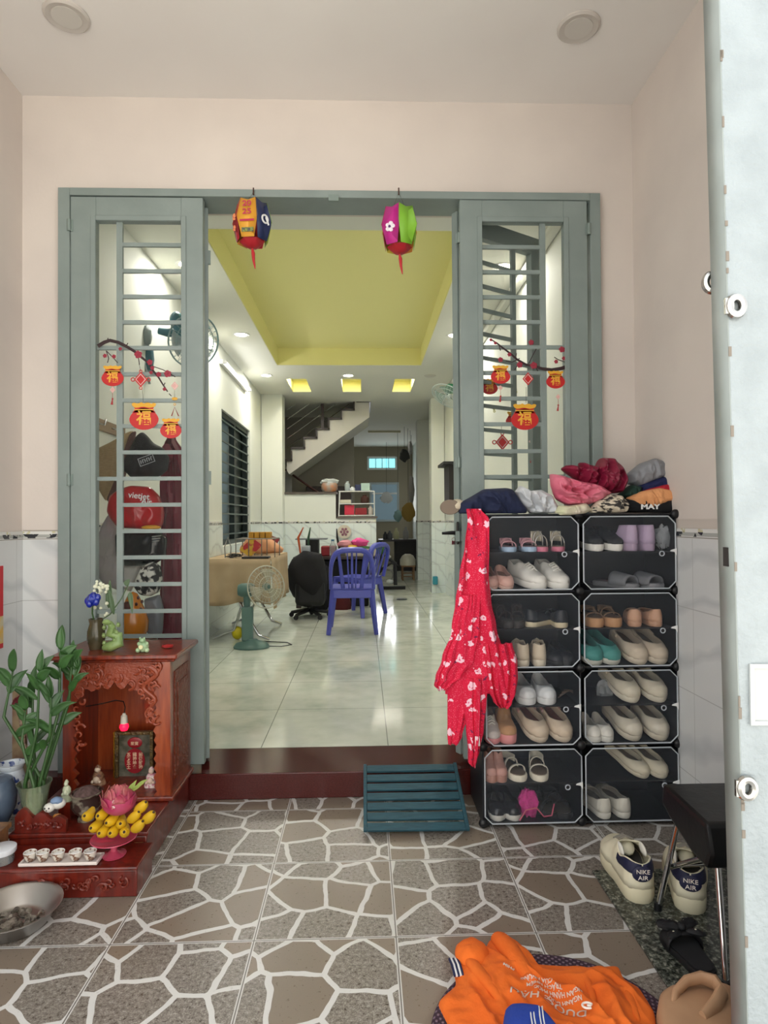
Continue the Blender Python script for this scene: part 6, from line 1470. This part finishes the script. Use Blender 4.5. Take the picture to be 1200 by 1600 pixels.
hang('grey_jacket', 'light grey cloth bag hanging low beside the leaf stile', 'bag', [(160, 820), (172, 800), (182, 820), (190, 860), (196, 905), (190, 925), (165, 915), (152, 900), (148, 860)], 3.36, mat('#a9a6a0', .75, col2='#a39aa0', scale=6), .05, .014, 5)
hang('patterned_bag', 'black and white floral cloth bundle hanging under the black bag', 'bag', [(212, 905), (222, 885), (240, 876), (252, 885), (254, 905), (250, 925), (235, 932), (220, 930), (210, 918)], 3.24, mat('#2b2b2a', .8, col2='#d2d2c8', scale=28, lo=.47, hi=.53), .045, .012, 6)
hang('pale_cloth', 'off-white cloth hanging behind the patterned bundle', 'cloth', [(186, 880), (225, 878), (215, 905), (205, 925), (190, 920)], 3.33, mat('#b6b5ae', .8), .03, .01, 16)
hang('plastic_bag', 'grey translucent plastic bag hanging beside the orange gourd', 'bag', [(226, 935), (250, 928), (256, 950), (254, 990), (240, 1000), (228, 985)], 3.30, mat('#7f8389', .3), .04, .014, 7)
r = T('maroon_raincoat', 'long maroon raincoat hanging at the right of the bags behind the glass', 'raincoat', at(262, 800, 3.40))
def wr(x0, x1, y, Y=3.42): a = at(x0, y, Y); c = at(x1, y, Y); return (a.x, c.x, a.z)
MB().strip([wr(264, 274, 682), wr(254, 290, 712), wr(250, 298, 760), wr(252, 300, 850), wr(250, 300, 930), wr(246, 300, 1010), wr(246, 300, 1040)], 3.42, .03, .02, seed=3, n=34, seg=48).build('coat', mat('#6e0c28', .55), r)
MB().ell(at(261, 708, 3.36), (.03, .02, .05), 12, rough=.3).build('hood', mat('#6e0c28', .55), r)
r = T('orange_gourd', 'glossy orange gourd-shaped container with round dark opening behind the leaf bars', 'gourd', at(208, 996, 3.18)); p = at(208, 998, 3.18)
MB().lathe([(0, 0), (.05, .003), (.072, .04), (.074, .09), (.062, .13), (.045, .17), (.034, .20), (.02, .225), (0, .235)], p, 28).build('gourd_body', mat('#c9791a', .2, coat=.5), r)
b = MB(); q = at(199, 946, 3.115); b.ell(q, (.022, .012, .020), 14)
for x, y in ((213, 944), (220, 952), (216, 934), (222, 940)): b.ell(at(x, y, 3.12), (.007, .008, .009), 8)
b.build('dark_opening', mat('#4a1d10', .6), r)
MB().box(p.x-.09, p.x+.09, 3.09, 3.27, ZS+.001, p.z-.001).build('stand', mat('#6d4c34', .6), r)

# ------------------------------------------------------------------ table with tan cloth by the wall
tx0, tx1 = -1.42, at(430, 870, 5.9).x; ty0, ty1 = 5.62, 6.8; tz = at(400, 873, 5.7).z
r = T('folding_table', 'folding table with chrome bow legs standing by the barred window', 'table', ((tx0+tx1)/2, 5.9, ZS))
MB().box(tx0+.03, tx1-.03, ty0+.03, ty1-.03, tz-.03, tz-.004).build('tabletop', mat('#8a7a66', .5), r)
for y in (5.72, 6.55):
    MB().tube([(tx0+.1, y, tz-.03), (tx0+.3, y-.02, .45), (tx1-.12, y-.05, .16), (tx1-.02, y-.05, ZS+.012)], .014, 10).build('leg', CHROME, r)
    MB().tube([(tx1-.08, y, tz-.03), (tx1-.25, y, .5), (tx0+.25, y, .2), (tx0+.06, y, ZS+.014)], .014, 10).build('leg', CHROME, r)
r = T('tablecloth', 'tan cloth draped over the folding table by the window', 'tablecloth', ((tx0+tx1)/2, 5.9, tz))
CL = mat('#b59f80', .9, col2='#ab9474', scale=5)
b = MB(); b.box(tx0, tx1, ty0, ty1, tz-.003, tz+.003); b.build('cloth_top', CL, r)
def drop(p0, p1, zb, n=40):
    b = MB(); p0, p1 = Vector(p0), Vector(p1); d = (p1-p0).normalized(); nn = Vector((d.y, -d.x, 0))
    b.grid(lambda u, v: p0.lerp(p1, u) + nn*(.004 + v*(.012+.014*math.sin(u*22)+.01*math.sin(u*9+1))) + Vector((0, 0, -(tz-zb(u))*v)), n, 8); return b
drop((tx0, ty0, tz), (tx1, ty0, tz), lambda u: at(400, 942, 5.65).z - .02*math.sin(u*7)).build('cloth_drop', CL, r, solid=.003)
drop((tx1, ty0, tz), (tx1, ty1, tz), lambda u: at(430, 945, 5.9).z+.03*u).build('cloth_drop', CL, r, solid=.003)
TZ = tz + .004
def onT(px, Y): return at(px, 860, Y).x
r = T('wire_rack', 'grey wire dish rack standing on the tan tablecloth', 'rack', (onT(385, 5.7), 5.7, TZ))
xa, xb = onT(362, 5.6), onT(425, 5.6)
for x in (xa, xa+(xb-xa)*.33, xa+(xb-xa)*.66, xb):
    MB().tube([(x, 5.78, TZ+.004), (x, 5.78, TZ+.17), (x, 6.1, TZ+.17), (x, 6.1, TZ+.004)], .005, 6).build('leg', mat('#77736c', .4, .6), r)
for y in (5.78, 5.94, 6.1): MB().cyl((xa, y, TZ+.172), (xb, y, TZ+.172), .005, seg=6).build('crossbar', mat('#77736c', .4, .6), r)
YB = mat('#b5811c', .5)
for k in range(4):
    x = onT(388+9*k, 5.7); o = MB().box(x-.022, x+.022, 5.84, 5.96, TZ+.178, TZ+.178+.055).build('yellow_box', YB, bevel=.003); tag(o, '%s small mustard box on the wire rack, counting from the left' % ('first', 'second', 'third', 'fourth')[k], 'box', 'mustard boxes on the wire rack')
def lump(name, lab, cat, px, py0, py1, w, Y, m, seed=0, rough=.35, flat=.7, grp=None):
    a, c = at(px, py1, Y), at(px, py0, Y); o = MB().ell((a.x, Y, (a.z+c.z)/2), (w/2, w/2*flat, (c.z-a.z)/2), 16, rough=rough, fr=5, seed=seed).build(name, m); tag(o, lab, cat, grp); return o
o = MB().puff([(-.2, 0), (-.1, .12), (.02, .14), (.14, .06), (.24, -.02), (.22, -.06), (0, -.07), (-.2, -.06)], FR((onT(405, 6.3), 6.35, TZ+.075)), .09, .06, .02, 10, seed=4).build('peach_cloth', mat('#d09872', .85)); tag(o, 'peach cloth bundle lying under the wire rack', 'cloth')
o = MB().prism([(0, 0), (.11, .11), (.02, .18), (-.10, .07)], 0, .02, FR((onT(392, 5.9), 5.88, TZ+.0))).build('printed_packet', mat('#d8b03a', .5, col2='#b8303a', scale=8, lo=.48, hi=.52)); tag(o, 'yellow and red printed packet standing inside the wire rack', 'packet')
o = MB().prism([(0, 0), (.14, .05), (.20, .15), (.06, .20), (-.02, .12)], 0, .02, FR((onT(408, 6.6), 6.6, TZ+.0))).build('purple_packet', mat('#3a2140', .4, col2='#a83a3a', scale=9)); tag(o, 'dark purple packet leaning behind the wire rack', 'packet')
o = MB().box(onT(378, 5.65), onT(420, 5.65), 5.63, 5.76, TZ+.0, TZ+.018).build('laptop', mat('#1c1c20', .4), bevel=.004); tag(o, 'closed black laptop at the table front edge', 'laptop')
r = T('cable_heap', 'tangled dark cables on the table corner', 'cable', (onT(352, 5.6), 5.6, TZ)); b = MB(); random.seed(2)
b.tube([(onT(346, 5.6)+.14*random.random(), 5.66+.2*random.random(), TZ+.006+.03*random.random()) for k in range(24)], .004, 5); b.build('cable', mat('#2a2a2c', .5), r)
o = MB().tube([(onT(352, 5.8), 5.8, TZ), (onT(351, 5.8), 5.8, TZ+.1), (onT(356, 5.8), 5.8, TZ+.19), (onT(361, 5.8), 5.8, TZ+.1), (onT(360, 5.8), 5.8, TZ)], .006, 8).build('glass_holder', mat('#9b9b96', .3)); tag(o, 'thin grey arch-shaped holder behind the cables', 'holder')

# ------------------------------------------------------------------ standing fan
Ys = at(393, 1018, 5.0).y; p = atz(393, 1012, ZS); 
r = T('standing_fan', 'green-grey table fan standing on the polished floor by the tan tablecloth', 'fan', (p.x, p.y, ZS))
FG = mat('#4f6e68', .4); FD = mat('#5d7a74', .4)
b = MB(); b.lathe([(0, 0), (.148, 0), (.152, .012), (.13, .04), (.06, .062), (.045, .075), (0, .075)], (p.x, p.y, ZS), 32, sy=.8); b.build('base', FG, r)
Yp = p.y; b = MB(); b.box(at(378, 900, Yp).x, at(395, 900, Yp).x, Yp-.03, Yp+.03, ZS+.06, at(385, 948, Yp).z); b.build('post', FD, r, bevel=.008)
MB().cyl(at(386, 950, Yp), at(386, 920, Yp), .026, .036, 14).build('neck', FG, r)
b = MB(); a = at(385, 922, Yp); M = frame(a, (.9, .4, 0), (0, 0, 1)); b.lathe([(0, -.07), (.045, -.068), (.058, -.04), (.060, .04), (.05, .065), (0, .07)], a, 18, M=Matrix.Rotation(PI/2, 4, 'Y') @ Matrix.Identity(4)); b.build('motor_housing', FG, r)
c = at(416, 917, Yp+.02); fan_head(r, c, .178, (.62, -.75, .1), FD, mat('#b9b7a8', .4), mat('#c5c0aa', .3, alpha=.55))
b = MB().tube([(p.x+.14, p.y, ZS+.012), (p.x+.25, p.y+.0, ZS+.008), (p.x+.33, p.y+.08, ZS+.006), (p.x+.28, p.y+.18, ZS+.006), (p.x+.05, p.y+.25, ZS+.006)], .004, 6); b.build('cord', BLACK, r)
o = MB().ell((at(376, 985, 5.9).x, 5.75, ZS+.06), (.05, .05, .06), 16).build('yellow_ball', mat('#d3c31a', .4)); tag(o, 'yellow balloon-like ball on the floor behind the fan base', 'ball')

# ------------------------------------------------------------------ plastic chairs
CHM = mat('#4f55b3', .35, col2='#474da8', scale=4)
def chair(name, lab):
    r = T(name, lab, 'chair', group='blue plastic chairs')
    w, d, h, H = .20, .20, .43, .80      # half width, half depth, seat height, total; back at -y
    for sx, sy in ((-1, -1), (1, -1), (-1, 1), (1, 1)):
        b = MB(); b.tube([(sx*(w-.02), sy*(d-.03), h-.02), (sx*(w-.0), sy*(d+.0), .22), (sx*(w+.025), sy*(d+.03), .0)], [.042, .036, .030], 4, flat=.75); b.build('leg', CHM, r, local=True, bevel=.004)
    b = MB(); b.box(-w, w, -d, d, h-.012, h+.006); b.box(-w, w, -d-.004, -d+.012, h-.09, h-.012); b.box(-w, w, d-.012, d+.004, h-.05, h-.012); b.box(-w-.004, -w+.012, -d, d, h-.05, h-.012); b.box(w-.012, w+.004, -d, d, h-.05, h-.012); b.build('seat', CHM, r, local=True, bevel=.006)
    pts = []; 
    for k in range(17):
        t = k/16; a = PI*t; x = -(w+.012)*math.copysign(abs(math.cos(a))**.55, math.cos(a)); z = h+.0+(H-h)*(math.sin(a)**.62); y = -d-.02-.10*((z-h)/(H-h)); pts.append((x*(1-.06*(1-math.sin(a))), y, z))
    b = MB(); b.tube(pts, [.022 + .014*math.sin(PI*k/16)**2 for k in range(17)], 8, flat=.8); b.build('back_frame', CHM, r, local=True)
    for k, x in enumerate((-.085, -.030, .0, .030, .085)):
        b = MB(); wd = .019 if abs(x) > .05 else .013 if x == 0 else .008
        zt_ = H-.02; b.grid(lambda u, v: Vector((x*(1+.45*u) + (v-.5)*2*wd*(1-.25*u), -d-.015-.095*u, h+(zt_-h)*u)), 8, 3); b.build('back_slat', CHM, r, local=True, solid=.008)
    return r
c1 = chair('plastic_chair', 'blue plastic chair standing nearest, its back turned to the doorway')
fl = atz(553, 994, ZS); bl_ = atz(553, 975, ZS)
c1.location = (atz(551, 990, ZS).x, atz(551, 992, ZS).y+.22, ZS); c1.rotation_euler = (0, 0, 0)
c2 = copy_tree(c1); c2['label'] = 'second blue plastic chair turned sideways, half hidden by the first one'; q = atz(577, 962, ZS); c2.location = (q.x-.13, q.y+.12, ZS); c2.rotation_euler = (0, 0, .95)

# ------------------------------------------------------------------ clutter at the far side
BK = mat('#0c0c0f', .6); BKF = mat('#141316', .9)
r = T('office_chair', 'bulky black padded office chair beside the tan tablecloth', 'chair', (at(490, 975, 6.9).x, 7.0, ZS)); Y0 = 6.9
a, c = at(450, 945, Y0), at(515, 862, Y0)
MB().ell(((a.x+c.x)/2, Y0+.05, (a.z+c.z)/2), ((c.x-a.x)/2, .18, (c.z-a.z)/2), 20, rough=.25, fr=3).build('backrest', BKF, r)
a, c = at(462, 975, Y0), at(508, 905, Y0); MB().box(a.x, c.x, Y0-.1, Y0+.35, a.z+.2, c.z).build('seat', BK, r, bevel=.05)
p = at(484, 970, Y0+.1); MB().cyl((p.x, Y0+.1, ZS+.08), (p.x, Y0+.1, a.z+.22), .03).build('post', BK, r)
for k in range(5):
    t = k*2*PI/5+.3; q = (p.x+.22*math.cos(t), Y0+.1+.22*math.sin(t), ZS+.05); lg = MB().tube([(p.x, Y0+.1, ZS+.09), q], [.025, .018], 8).build('base_arm', BK, r); MB().lathe([(0, -.014), (.026, -.014), (.026, .014), (0, .014)], (q[0], q[1], ZS+.027), 14, M=Matrix.Rotation(PI/2, 4, 'X')).build('caster', BK, lg)
r = T('dining_table', 'dark table piled with household things before the half wall', 'table', (at(545, 940, 8.2).x, 8.2, ZS)); xa, xb = at(462, 870, 8.0).x, at(588, 870, 8.0).x; zt_ = at(550, 868, 8.0).z
MB().box(xa, xb, 7.7, 8.6, zt_-.03, zt_).build('tabletop', mat('#2a1c18', .4), r)
for x in (xa+.06, xb-.06):
    for y in (7.78, 8.52): MB().box(x-.03, x+.03, y-.03, y+.03, ZS+.0005, zt_-.03).build('leg', mat('#2a1c18', .4), r)
TZ2 = zt_ + .001
o = MB().box(xa+.10, xb-.10, 7.85, 8.45, ZS+.001, zt_-.04).build('storage_trunk', BK, bevel=.02); tag(o, 'large black trunk filling the space under the dark table', 'trunk')
lump('red_bag', 'dark red bag on the floor before the black trunk', 'bag', 534, 925, 964, .22, 7.62, mat('#5b0f14', .7), 4)
lump('black_bag', 'black stuffed rucksack on the floor before the black trunk', 'bag', 500, 880, 962, .30, 7.62, BKF, 3, .3)
o = MB().tube([(at(470, 860, 7.9).x, 7.9, TZ2+.002), at(466, 840, 7.9), at(474, 824, 7.9)], [.03, .05, .02], 10, flat=.3).build('orange_slipper', mat('#c2562a', .6)); tag(o, 'orange slipper standing upright on the dark table', 'slipper')
o = MB().tube([(at(482, 860, 8.0).x, 8.0, TZ2+.002), at(482, 840, 8.0), at(485, 824, 8.0)], [.03, .05, .02], 10, flat=.3).build('green_slipper', mat('#2e4f38', .6)); tag(o, 'green slipper standing upright beside the orange one', 'slipper')
o = MB().box(at(472, 850, 8.0).x, at(485, 850, 8.0).x, 7.92, 8.04, TZ2, TZ2+.13).build('white_jug', mat('#aab4ba', .4), bevel=.01); tag(o, 'pale blue jug next to the black stand on the dark table', 'jug')
r = T('black_stand', 'black pedestal with flat top on the dark table', 'stand', at(484, 865, 8.2)); xc = at(487, 850, 8.2).x; MB().box(xc-.07, xc+.09, 8.1, 8.35, TZ2, TZ2+.2).build('column', BK, r); MB().box(xc-.2, xc+.2, 8.08, 8.4, TZ2+.2, TZ2+.215).build('top_plate', mat('#6d7478', .4), r)
o = MB().box(at(502, 860, 8.0).x, at(525, 860, 8.0).x, 7.95, 8.2, TZ2, TZ2+.12).build('red_box', mat('#8c1420', .5), bevel=.01); tag(o, 'dark red box on the table behind the near chair', 'box')
r = T('plastic_bottle', 'clear water bottle beside the dark red box', 'bottle', at(520, 868, 7.85)); MB().lathe([(0, 0), (.04, 0), (.042, .01), (.042, .13), (.018, .17), (.018, .19), (0, .19)], (at(520, 868, 7.85).x, 7.85, TZ2), 16).build('body', thin_mat('bottle_plastic', '#b8c9cc', .25, .1, .1), r); MB().cyl((at(520, 868, 7.85).x, 7.85, TZ2+.19), (at(520, 868, 7.85).x, 7.85, TZ2+.21), .02).build('cap', mat('#3a6e8a', .4), r)
o = MB().tube([at(532, 865, 8.1), at(527, 840, 8.1), at(526, 826, 8.1)], [.03, .03, .012], 8, flat=.5).build('black_umbrella', BK); tag(o, 'folded black umbrella leaning up from the dark table', 'umbrella')
lump('pink_cloth', 'pale pink cloth heap by the folded black umbrella', 'cloth', 540, 844, 856, .2, 8.1, mat('#c98b92', .8), 5)
lump('pink_basket_cloth', 'bright pink cloth on the green one', 'cloth', 562, 841, 854, .22, 8.0, mat('#d34b8c', .8), 6)
o = MB().puff([(-.34, -.04), (-.3, .05), (-.1, .08), (.1, .05), (.3, .07), (.36, 0), (.3, -.05)], FR((at(565, 850, 8.3).x, 8.3, TZ2+.05)), .08, .05, .02, 8, seed=5).build('green_cloth', mat('#2e5a2a', .8)); tag(o, 'green cloth heap at the back of the dark table', 'cloth')
o = MB().box(at(540, 862, 7.9).x, at(590, 862, 7.9).x-.02, 7.85, 8.1, TZ2, TZ2+.08).build('paper_stack', mat('#b9b0a4', .8), bevel=.004); tag(o, 'off-white stack of papers below the pink cloth', 'papers')
o = MB().lathe([(0, 0), (.05, 0), (.06, .03), (.05, .05), (0, .05)], (at(551, 855, 7.95).x, 7.95, TZ2+.082), 16).build('yellow_tub', mat('#d3a92a', .5)); tag(o, 'small yellow tub on the paper stack', 'tub')
# disc ornament on the half wall
r = T('wall_plate', 'round cream ornament disc fixed to the half wall', 'ornament', at(538, 831, 9.13)); p = at(538, 831, 9.12); MB().lathe([(0, 0), (.1, 0), (.1, .012), (0, .012)], p, 28, M=Matrix.Rotation(PI/2, 4, 'X')).build('disc', mat('#cfc6b4', .5), r)
b = MB()
for k in range(6): b.ell((p.x+.045*math.cos(k*1.05), p.y-.013, p.z+.045*math.sin(k*1.05)), (.02, .003, .02), 8)
b.ell((p.x, p.y-.013, p.z), (.018, .003, .03), 8); b.build('printed_pattern', mat('#8a5a68', .5), r)
# white wire shelf on the half wall
r = T('wire_shelf', 'white wire kitchen shelf standing on the lower half wall', 'shelf', at(557, 808, 9.2)); Zs = hz2+.031
xa, xb = at(527, 800, 9.14).x+.02, at(585, 800, 9.14).x; ztp = at(557, 768, 9.2).z
WR = mat('#cfd0cc', .4)
for x in (xa, xb): MB().tube([(x, 9.14, Zs), (x+.02*(1 if x == xa else 0), 9.14, ztp), (x, 9.29, ztp), (x, 9.29, Zs)], .009, 6).build('side_frame', WR, r)
for z in (Zs+.01, (Zs+ztp)/2, ztp):
    b = MB(); b.cyl((xa, 9.14, z), (xb, 9.14, z), .008, seg=6).cyl((xa, 9.29, z), (xb, 9.29, z), .008, seg=6)
    for k in range(10): x = xa+(xb-xa)*(k+.5)/10; b.cyl((x, 9.14, z), (x, 9.29, z), .003, seg=5)
    b.build('wire_tier', WR, r)
zm = (Zs+ztp)/2
def sm(name, lab, cat, px, z, w, h, m, Y=9.21, shape='box'):
    x = at(px, 800, Y).x
    o = (MB().box(x-w/2, x+w/2, Y-.05, Y+.05, z, z+h) if shape == 'box' else MB().lathe([(0, 0), (w*.4, 0), (w*.5, h*.15), (w*.5, h*.7), (w*.25, h*.85), (w*.25, h), (0, h)], (x, Y, z), 14)).build(name, m, bevel=.004 if shape == 'box' else 0); tag(o, lab, cat); return o
sm('red_container', 'bright red container on the lower tier of the white shelf', 'container', 546, Zs+.02, .14, .14, mat('#c92a44', .5))
sm('red_basket', 'dark red basket beside the bright red container', 'basket', 564, Zs+.02, .17, .10, mat('#8c1c24', .5))
sm('white_jar', 'pale jar at the right end of the lower shelf tier', 'jar', 579, Zs+.02, .08, .13, mat('#c8bfb4', .4), shape='l')
sm('dark_tin', 'brown tin at the right part of the middle shelf tier', 'tin', 570, zm+.01, .12, .12, mat('#4a2a22', .5), shape='l')
sm('cream_carton', 'cream carton lying on the middle shelf tier', 'carton', 540, zm+.01, .16, .05, mat('#c8c2ae', .6))
sm('clear_jar', 'pale glass jar on top of the white shelf, nearest its left end', 'jar', 543, ztp+.01, .08, .14, mat('#aab4b4', .2), shape='l')
sm('white_bowl', 'white bowl on top of the white shelf', 'bowl', 551, ztp+.01, .09, .06, mat('#dfe3e3', .3), shape='l')
sm('blue_packet', 'navy packet on top of the white shelf', 'packet', 560, ztp+.01, .09, .09, mat('#20284c', .4))
sm('green_packet', 'pale green plastic packet on top of the white shelf, right end', 'packet', 571, ztp+.01, .13, .11, mat('#a9c2b4', .3))
r = T('wrapped_pot', 'grey plastic-wrapped pot with orange content on the higher half wall', 'pot', at(518, 771, 9.2)); x = at(518, 771, 9.2).x; z = hz1+.031
MB().lathe([(0, 0), (.09, 0), (.12, .04), (.12, .1), (.10, .13), (0, .13)], (x-.03, 9.2, z), 18, wave=.04, nw=5).build('pot', mat('#8b8f8a', .3, col2='#c07a4a', scale=8), r); MB().ell((x-.03, 9.2, z+.15), (.13, .06, .045), 14, rough=.5, fr=8).build('wrapping', mat('#b3b8b4', .3), r)
# exercise bike
r = T('exercise_bike', 'white and black exercise bike in the far hall', 'exercise bike', at(608, 922, 10.0))
q = atz(608, 921, ZS); Yb = q.y; X_ = lambda px, py: at(px, py, Yb)
MB().box(X_(588, 0).x, X_(627, 0).x, Yb-.03, Yb+.03, ZS+.0, ZS+.05).build('base_bar', BK, r)
MB().tube([X_(618, 914), X_(617, 880), X_(606, 872)], .03, 8).build('post', mat('#26262a', .4), r)
MB().torus(X_(604, 898), .10, .012, M=Matrix.Rotation(PI/2, 4, 'X'), seg=24).build('wheel', mat('#8a8a88', .3, .6), r)
MB().tube([X_(590, 900), X_(598, 888), X_(612, 880), X_(622, 884)], .018, 8).build('frame', BK, r)
MB().ell(X_(606, 870), (.05, .05, .035), 12).build('seat', mat('#c6c9c8', .4), r)
MB().tube([X_(590, 845), X_(598, 865), X_(604, 872)], .012, 6).build('handlebar', BK, r)
MB().ell(X_(609, 909), (.06, .03, .04), 10).build('pedal_guard', mat('#bfc4c4', .3), r)
# kitchen counter, oven, stool
kc = T('kitchen_counter', 'dark kitchen counter with open black front in the far hall', 'counter', (.6, 13.2, ZS)); xa, xb = at(592, 850, 13.2).x, at(653, 850, 13.2).x; z = at(620, 846, 13.2).z
MB().box(xa, IXR-.02, 13.2, 13.9, z, z+.04).build('worktop', mat('#1c1a1c', .3), kc); MB().box(at(618, 850, 13.2).x, IXR-.03, 13.25, 13.85, ZS+.001, z-.001).build('cabinet_body', BK, kc); MB().box(xa+.03, xa+.06, 13.25, 13.85, ZS+.001, z-.001).build('side_support', BK, kc)
for px, w, h, col, lab in ((602, .10, .16, '#2a2c30', 'dark kettle on the kitchen counter, leftmost'), (609, .12, .18, '#4f5256', 'grey pot on the kitchen counter'), (619, .12, .24, '#b5b48e', 'pale yellow bottle on the kitchen counter'), (634, .12, .26, '#8c8a88', 'grey bottle on the kitchen counter')):
    x = at(px, 840, 13.45).x; o = MB().lathe([(0, 0), (w*.5, 0), (w*.5, h*.6), (w*.25, h*.8), (w*.2, h), (0, h)], (x, 13.45, z+.041), 14).build('kitchen_bottle', mat(col, .4)); tag(o, lab, 'bottle', 'things on the kitchen counter')
r = T('wooden_stool', 'small brown wooden stool before the kitchen counter', 'stool', at(638, 908, 11.8)); q = atz(638, 907, ZS); xa, xb = at(628, 900, q.y).x, at(648, 900, q.y).x; zt_ = at(638, 886, q.y).z
for x in (xa+.015, xb-.015):
    for y in (q.y, q.y+.22): MB().box(x-.014, x+.014, y, y+.028, ZS+.001, zt_).build('leg', mat('#6a4f33', .6), r)
MB().box(xa-.01, xb+.01, q.y-.01, q.y+.26, zt_, zt_+.025).build('seat', mat('#7a5c3c', .6), r)
for z_ in (.25, .5): MB().box(xa+.03, xb-.03, q.y+.004, q.y+.02, ZS+(zt_-ZS)*z_, ZS+(zt_-ZS)*z_+.02).build('rung', mat('#6a4f33', .6), r)
o = MB().lathe([(0, 0), (.14, 0), (.14, .1), (.10, .17), (.05, .2), (0, .2)], ((xa+xb)/2, q.y+.12, zt_+.026), 20).build('rice_cooker', mat('#a9a697', .4)); tag(o, 'dome-shaped grey pot sitting on the wooden stool', 'pot')
# dark wall cabinets at the back, shapes under the stairs
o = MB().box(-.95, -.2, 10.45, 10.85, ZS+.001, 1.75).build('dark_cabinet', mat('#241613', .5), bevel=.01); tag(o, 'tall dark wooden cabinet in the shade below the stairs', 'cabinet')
for k, (px, py, w, h, col, lab, Yk) in enumerate(((632, 712, .16, .2, '#2b2c2e', 'black basket hung high in the far hall', 12.0), (641, 700, .07, .22, '#8d8e8c', 'grey paper roll hung high in the far hall', 12.5), (638, 800, .22, .3, '#8a6f2c', 'mustard cloth hanging in the far hall', 12.2), (622, 806, .14, .18, '#7fa0a0', 'pale teal plastic bag hanging before the far window', 12.8), (643, 765, .1, .5, '#7a7873', 'long grey cloth hanging by the far hall wall', 13.2), (604, 778, .22, .22, '#cfd3d6', 'round white helmet hanging before the far window', 14.4))):
    p = at(px, py, Yk); cat_ = ('basket', 'roll', 'cloth', 'plastic bag', 'cloth', 'helmet')[k]; r = T(('hanging_basket', 'paper_roll', 'hanging_cloth', 'hanging_bag', 'hanging_cloth', 'white_helmet')[k], lab, cat_, p)
    MB().ell(p, (w/2*1.2, .05, h/2*1.2), 14, rough=.35, fr=5, seed=k).build('body', mat(col, .7), r); MB().cyl(p, (p.x, p.y, ZI), .004, seg=6).build('cord', BLACK, r)
# black cabinet on the right wall, small items
r = T('wall_cabinet', 'black open wall cabinet on the wall beyond the right leaf', 'cabinet', at(705, 785, 6.6)); a, c = at(702, 784, 6.5), at(716, 726, 6.5)
MB().box(a.x, IXR-.009, 6.5, 6.9, a.z, c.z).build('body', mat('#1b120f', .5), r); MB().box(at(692, 726, 6.5).x, IXR-.009, 6.45, 6.95, c.z+.001, c.z+.03).build('top_board', BK, r)
p = at(680, 907, 9.15); o = MB().box(p.x-.035, p.x+.035, 9.12, 9.18, p.z-.06, p.z+.06).build('blue_soap_holder', mat('#2f8ba0', .4), bevel=.01); tag(o, 'small turquoise holder stuck to the foot of the right column', 'holder')
p = atz(628, 937, ZS); r = T('floor_drain', 'small round dark drain cover lying on the polished floor', 'drain', (p.x, p.y, ZS)); MB().lathe([(0, 0), (.075, 0), (.07, .015), (.04, .022), (0, .022)], (p.x, p.y, ZS+.0005), 20).build('cover', mat('#4a4e4c', .3), r)
